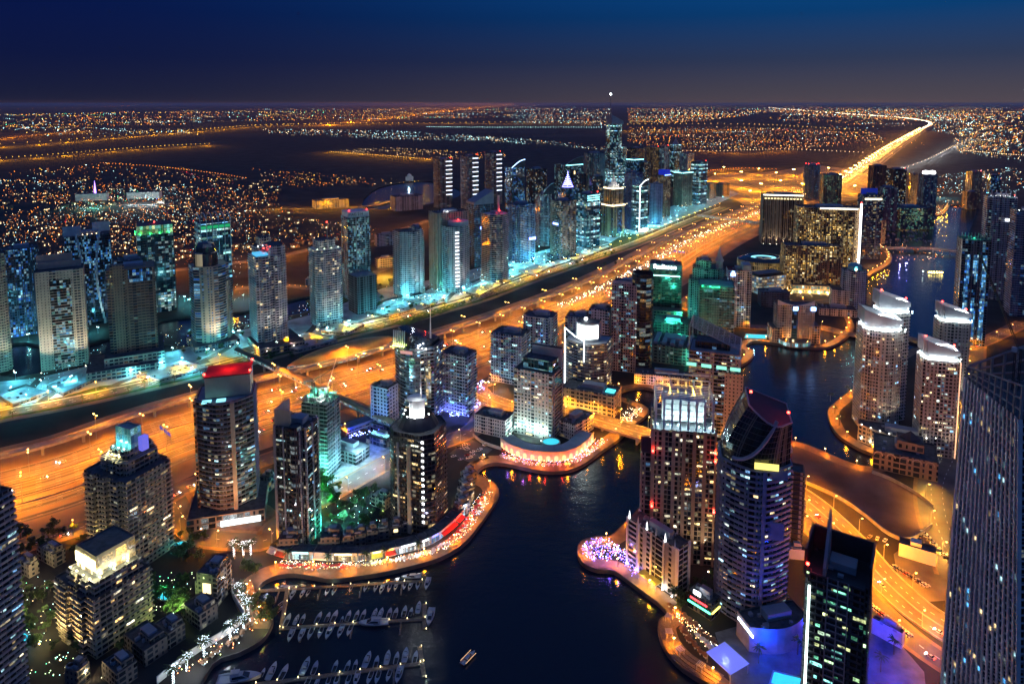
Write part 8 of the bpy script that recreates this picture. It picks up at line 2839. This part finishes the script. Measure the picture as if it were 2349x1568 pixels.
def wall_line(label, px, h, m, name='boundary_wall'):
    P = spline(wpts(px), 4)
    mb = MB()
    A, C = offset_line(P, -.3), offset_line(P, .3)
    ribbon_mesh(mb, A, C, h)
    for X, fl in ((A, 1), (C, 0)):
        for a, b in zip(X, X[1:]):
            f = [(a.x, a.y, 0), (b.x, b.y, 0), (b.x, b.y, h), (a.x, a.y, h)]
            mb.face(f[::-1] if fl else f)
    return tag(mb.build(name, m), label, 'wall')


wall_line('violet lit boundary wall curving round the dark sand lot', [(1840, 1106), (1920, 1142), (1980, 1182), (2040, 1228), (2090, 1240), (2138, 1208)], 3.2, M_CONC)
wall_line('pale wall between the sand lot and the stone hall', [(2000, 1085), (2050, 1105), (2110, 1140), (2140, 1165)], 3, M_CONC)
wall_line('blue hoarding along the ramp beside the blue lit yard', [(2000, 1430), (2040, 1455), (2070, 1478)], 3.5, M_WHITE, 'hoarding')
wall_line('pale wall at the top of the dark car park by the red arcade', [(1085, 1000), (1110, 1018), (1150, 1032)], 3, M_CONC)
wall_line('curved white wall behind the lower left promenade palms', [(536, 1340), (533, 1365), (552, 1400), (560, 1420), (520, 1455), (440, 1505), (360, 1568)], 4.5, M_WHITE, 'terrace_wall')
T = tower('yardshed', 'long low blue lit shed beside the ramp at the bottom right', 2000, 2075, 1452, 1488, s_box(.25), -48, M_WHITE, cat='building', name='yard_shed')
T = tower('watertank', 'orange lit site hut with blue stripe at the foot of the unfinished tower', 1805, 1848, 1262, 1285, s_box(.6), -10, M_WHITE, cat='building', name='site_hut')
# small white lit motel-like halls and lit walls among the lake towers
for lab, xl, xr, yt, yb in (('low pale shed behind the red lit twin towers', 700, 715, 640, 655), ('golden lit low warehouse behind the striped pale tower', 860, 905, 594, 616), ('unlit low white hall left of the striped pale tower', 858, 910, 540, 566), ('low villa hotel block by the dark lake, cyan lit', 715, 800, 462, 480), ('dim brown mid rise block on the far lake shore', 895, 970, 452, 485)):
    tower(lab, lab, xl, xr, yt, yb, s_box(.5), 30, F_pod if 'golden' in lab else F_lgrey, cat='building', name='low_hall')
point('warehouse_light', at(880, 625, 10), (1, .65, .05), 150000)

T = tower('lithall', 'long teal lit hall with a violet glowing spire in the dark suburb', 172, 250, 446, 462, s_box(.4), 20, M_WHITE, cat='building', name='lit_hall', plant=False)
spire(T, T['w'] * .1, 0, T['h'], T['h'] + 42, 3.5, emat('violet_spire', (.35, .2, 1), 4))
point('hall_light', at(215, 466, 14), (.2, 1, .7), 130000, None, .8)
T = tower('lithall2', 'white floodlit pavilion row in the dark suburb right of the violet spire', 290, 372, 442, 456, s_box(.3), 10, M_WHITE, cat='building', name='lit_hall', plant=False)
for x in (300, 340, 365):
    point('hall_light', at(x, 460, 12), (.8, .95, 1), 120000, None, .8)
T = tower('lithall3', 'tiny white floodlit domed villa across the dark suburb lake', 930, 948, 405, 415, s_box(.6), 10, M_WHITE, cat='building', name='lit_hall', plant=False)
b = MB()
b.lathe([(T['w'] * .3, T['h']), (T['w'] * .26, T['h'] + 6), (0, T['h'] + 12)], 10)
b.build('dome', M_WHITE, T['root'])
point('hall_light', at(938, 420, 10), (.6, .9, 1), 130000, None, .8)
# ------------------------------------------------------------------ suburb and the lights of the far plain
rnd = random.Random(5)
VIL = []
for k in range(5):
    b, rf, wi = MB(), MB(), MB()
    w, d, h = rnd.uniform(11, 17), rnd.uniform(9, 13), rnd.uniform(5.5, 8)
    b.box((0, 0, h / 2), (w, d, h))
    b.box((w * .4, d * .3, h * .36), (w * .5, d * .6, h * .72))
    rf.lathe([(w * .78, h), (w * .4, h + 2.2), (0, h + 2.9)], 4)
    rf.box((w * .4, d * .3, h * .72 + .2), (w * .55, d * .66, .4))
    for i in range(2):
        wi.box((rnd.uniform(-.4, .2) * w, -d / 2 - .05, rnd.uniform(.3, .6) * h), (1.8, .2, 1.6))
    wi.box((-w / 2 - .05, rnd.uniform(-.3, .3) * d, h * .4), (.2, 1.8, 1.6))
    VIL.append((b.mesh('walls', pmat('villa_wall', (.30, .24, .17), .8)), rf.mesh('roof', pmat('villa_roof', (.13, .07, .04), .8)), wi.mesh('window', emat('villa_window', (1, .72, .34), 5))))
SUB = [(0, 395), (250, 372), (420, 385), (640, 420), (640, 470), (700, 500), (880, 520), (860, 545), (760, 560), (600, 580), (500, 590), (380, 600), (260, 620), (120, 600), (0, 560)]
n_ = 0
while n_ < 210:
    x, y = rnd.uniform(0, 880), 610 - 200 * rnd.random() ** 1.6
    if not in_poly(x, y, SUB):
        continue
    n_ += 1
    r = empty('villa', at(x, y), rnd.choice((.5, .5 + 1.57, .7, -.9)) + rnd.uniform(-.1, .1), 'low villa with pitched roof in the dark suburb behind the lake towers', 'villa', 'villas in the suburb')
    for nm, me in zip(('walls', 'roof', 'window'), rnd.choice(VIL)):
        link(nm, me, r)

O_, W_2, C_, Y_, R_2, B_2, G_2 = (1, .26, .02), (1, .66, .32), (.5, .95, 1), (1, .54, .07), (1, .05, .03), (.25, .3, 1), (.1, 1, .5)


class Field:
    def __init__(self):
        self.mb, self.mats, self.ix = MB(), [], {}

    def slot(self, c, s):
        k = (c, s)
        if k not in self.ix:
            self.ix[k] = len(self.mats)
            self.mats.append(emat('far_%.2f_%.2f_%.2f_%.1f' % (*c, s), c, s))
        return self.ix[k]

    def dot(self, p, c, s, r):
        m = self.slot(c, s)
        x, y, z = p
        V = [(x + r, y, z), (x, y + r, z), (x - r, y, z), (x, y - r, z), (x, y, z + r), (x, y, z - r)]
        for a, b in ((0, 1), (1, 2), (2, 3), (3, 0)):
            self.mb.face([V[a], V[b], V[4]], m)

    def done(self, name, label):
        return tag(self.mb.build(name, self.mats), label, None, None, 'stuff')


def size(p):
    """Lamp dots on the far plain, enlarged with distance so their light still shows."""
    return max(.42, min(13.0, p.length * (.00040 if p.length < 2500 else .00042)))


BR = (1.6, 3.8, 10)


def field(F, px, n, cols, dens=1.0, k=6, grid=.62, sp=34):
    xs, ys = [p[0] for p in px], [p[1] for p in px]
    made = 0
    while made < n:
        x, y = rnd.uniform(min(xs), max(xs)), rnd.uniform(min(ys), max(ys))
        if not in_poly(x, y, px):
            continue
        p = at(x, y, 8)
        a = grid + rnd.choice((0, 1.5708)) + rnd.gauss(0, .12)
        c = rnd.choices([q[0] for q in cols], [q[1] for q in cols])[0]
        m = rnd.randint(1, k)
        st = sp * max(1, p.length / 2600)
        for i in range(m):
            q = p + Vector((math.cos(a), math.sin(a), 0)) * (i * st) + Vector((rnd.gauss(0, 4), rnd.gauss(0, 4), rnd.uniform(-2, 4)))
            X, Y = proj(q)
            if in_poly(X, Y, px):
                F.dot(q, c, rnd.choices(BR, (5, 4, 1.6))[0], size(q) * rnd.uniform(.7, 1.25))
                made += 1


def row(F, px, n, c, s=9, z=14, k=1.0, jit=0):
    P = spline(wpts(px, z), 8)
    L = sum((b - a).length for a, b in zip(P, P[1:]))
    for p, h in walk(P, L / n):
        F.dot(p + Vector((rnd.gauss(0, jit), rnd.gauss(0, jit), 0)), c, s * rnd.uniform(.6, 1.2) // 1, size(p) * k)


F = Field()
field(F, SUB, 2100, [(O_, 6), (Y_, 2), (W_2, 2.2), (C_, 1.5), (R_2, .15)], k=5)
field(F, [(0, 410), (300, 420), (640, 440), (640, 500), (500, 560), (0, 600)], 1300, [(O_, 6), (W_2, 3), (C_, 2)], k=4)
field(F, [(560, 385), (700, 395), (880, 410), (960, 410), (960, 420), (860, 425), (700, 430), (600, 420)], 200, [(O_, 5), (Y_, 3), (W_2, 2)], k=5)
field(F, [(170, 440), (400, 428), (400, 462), (200, 470)], 120, [(C_, 5), (W_2, 3), (G_2, 1), (B_2, 1)], k=4)
F.done('suburb_lights', 'street and garden lights of the dark suburb behind the lake towers')
F = Field()
field(F, [(0, 262), (300, 256), (620, 250), (1180, 246), (1180, 268), (900, 276), (640, 276), (300, 290), (0, 300)], 1700, [(C_, 3), (W_2, 2), (O_, 5), (G_2, .6), (Y_, 4)], k=7)
field(F, [(50, 290), (160, 292), (340, 296), (440, 296), (440, 306), (300, 308), (60, 312)], 220, [(W_2, 3), (C_, 4), (Y_, 2)], k=7)
field(F, [(600, 296), (900, 300), (1180, 316), (1390, 335), (1390, 345), (1180, 330), (800, 316), (620, 310)], 700, [(C_, 4), (W_2, 3), (O_, 1)], k=4)
field(F, [(765, 345), (900, 338), (1160, 352), (1160, 365), (992, 366)], 240, [(W_2, 4), (Y_, 4), (O_, 2)], k=8, sp=26)
field(F, [(1150, 240), (1400, 240), (1400, 290), (1180, 284)], 700, [(C_, 4), (W_2, 3), (O_, 2)], k=7)
field(F, [(1440, 238), (2349, 240), (2349, 262), (2140, 280), (1900, 268), (1760, 258), (1600, 280), (1440, 285)], 4200, [(O_, 7), (Y_, 5), (C_, 3), (W_2, 3), (G_2, .5)], k=9)
field(F, [(1440, 292), (1700, 290), (1850, 296), (1990, 300), (2040, 318), (1980, 330), (1800, 345), (1640, 345), (1440, 330)], 1500, [(O_, 6), (Y_, 3), (W_2, 2), (C_, 1), (R_2, .3)], k=6)
field(F, [(2130, 268), (2349, 264), (2349, 310), (2230, 318), (2140, 300)], 950, [(C_, 4), (W_2, 3), (Y_, 3), (O_, 3)], k=8, grid=.9)
field(F, [(2180, 318), (2349, 312), (2349, 370), (2200, 352)], 560, [(Y_, 4), (O_, 3), (W_2, 4), (C_, 3)], k=8, grid=.9)
field(F, [(2150, 400), (2349, 380), (2349, 440), (2150, 450)], 340, [(C_, 6), (W_2, 3), (O_, 2)], k=5, grid=.9)
field(F, [(1840, 255), (2060, 268), (2100, 285), (1990, 300), (1840, 290), (1760, 270)], 260, [(Y_, 3), (W_2, 3), (C_, 2), (O_, 3)], k=5)
field(F, [(1640, 398), (1990, 392), (2050, 430), (1745, 470)], 90, [(Y_, 5), (W_2, 2)], k=3)
field(F, [(1990, 330), (2120, 305), (2130, 330), (2030, 370)], 30, [(Y_, 4), (W_2, 2)], k=4)
for px, n, c in (([(0, 251), (200, 246), (420, 240), (640, 237)], 150, O_), ([(600, 238), (900, 234), (1200, 233)], 90, W_2), ([(820, 230.5 + 8), (1300, 239), (1700, 238.6)], 100, Y_), ([(0, 264), (300, 259), (620, 256), (860, 255)], 60, Y_), ([(1790, 240), (2100, 241), (2349, 243)], 120, Y_), ([(1450, 239), (1740, 238.6)], 60, O_), ([(0, 330), (130, 322), (261, 311), (430, 299), (604, 286), (752, 283)], 52, Y_), ([(0, 362), (130, 353), (277, 341), (400, 333), (490, 329)], 46, Y_), ([(250, 375), (350, 381), (470, 394), (564, 408)], 46, O_), ([(752, 284), (860, 271), (976, 258), (1189, 238.5)], 60, Y_), ([(585, 288), (752, 283), (960, 282), (1170, 280), (1400, 279)], 60, Y_), ([(980, 291), (1100, 292), (1380, 292)], 70, C_), ([(1440, 344), (1640, 346), (1800, 342), (1990, 350)], 60, W_2), ([(1620, 392), (1700, 385), (1780, 388)], 24, O_), ([(2060, 390), (2130, 364), (2190, 333)], 20, W_2), ([(1440, 285), (1700, 284), (2000, 300)], 46, Y_), ([(2210, 345), (2290, 352), (2349, 356)], 30, W_2), ([(760, 348), (900, 358), (992, 366)], 40, Y_), ([(1900, 399), (1960, 382), (2030, 342)], 20, Y_), ([(540, 658), (640, 652), (715, 658)], 12, Y_)):
    row(F, px, n, c, 9)
F.done('distant_city_lights', 'lights of the far city spread over the plain to the horizon')
F = Field()
for i in range(900):
    t = rnd.random()
    P = far_hw
    k = min(len(P) - 2, int(t * (len(P) - 1)))
    p = P[k].lerp(P[k + 1], rnd.random())
    d = (P[k + 1] - P[k]).normalized()
    o = rnd.choice((18, 24, 30, 34, 46, 52, 58, 64))
    q = p + Vector((d.y, -d.x, 0)) * o + Vector((0, 0, 1.5))
    F.dot(q, (1, .86, .6) if o < 40 else (1, .5, .2), 14 if o < 40 else 6, size(q) * .8)
for i in range(520):
    seg = [p for p in near_hw if p.length > 1050]
    k = rnd.randrange(len(seg) - 1)
    p, d = seg[k].lerp(seg[k + 1], rnd.random()), (seg[k + 1] - seg[k]).normalized()
    o = rnd.choice((20, 24, 28, 32, 32, 48, 56, 64))
    F.dot(p + Vector((d.y, -d.x, 0)) * o + Vector((0, 0, 1)), (1, .86, .7) if o < 40 else (1, .2, .08), 14 if o < 40 else 6, .55)
F.done('distant_traffic', 'stream of headlights on the far highway running to the horizon')
# small marker lights seen among the lake towers and streets
F = Field()
for px, n, cols in (([(60, 870), (230, 790), (560, 725), (720, 690), (720, 720), (560, 760), (300, 830), (60, 900)], 230, [(C_, 6), (W_2, 3), (B_2, .6)]), ([(880, 650), (1010, 640), (1150, 600), (1400, 530), (1640, 440), (1690, 440), (1500, 520), (1200, 630), (900, 720)], 420, [(C_, 6), (W_2, 4), (B_2, 1)]), ([(2000, 555), (2190, 575), (2190, 590), (1990, 610)], 70, [(O_, 5), (W_2, 3)]), ([(2000, 520), (2150, 495), (2240, 470), (2240, 440), (2100, 455), (2000, 500)], 160, [(O_, 6), (W_2, 3), (C_, 2)]), ([(400, 600), (560, 580), (560, 700), (400, 720)], 90, [(C_, 4), (O_, 3), (W_2, 3)])):
    field(F, px, n, cols, k=4, sp=12)
F.done('path_lights', 'small path and car park lights between the towers')

# thin night haze over the plain: one closed box of even air
hb = MB()
hb.box((0, 58000, 168), (176000, 119000, 360))
hm = bpy.data.materials.new('night_haze')
hm.use_nodes = True
hm.node_tree.nodes.clear()
ho = hm.node_tree.nodes.new('ShaderNodeOutputMaterial')
hv = hm.node_tree.nodes.new('ShaderNodeVolumePrincipled')
hv.inputs['Color'].default_value = (.9, .9, .95, 1)
hv.inputs['Density'].default_value = 1.1e-5
hm.node_tree.links.new(hv.outputs[0], ho.inputs['Volume'])
tag(hb.build('haze', hm), 'thin night haze over the city', None, None, 'stuff')
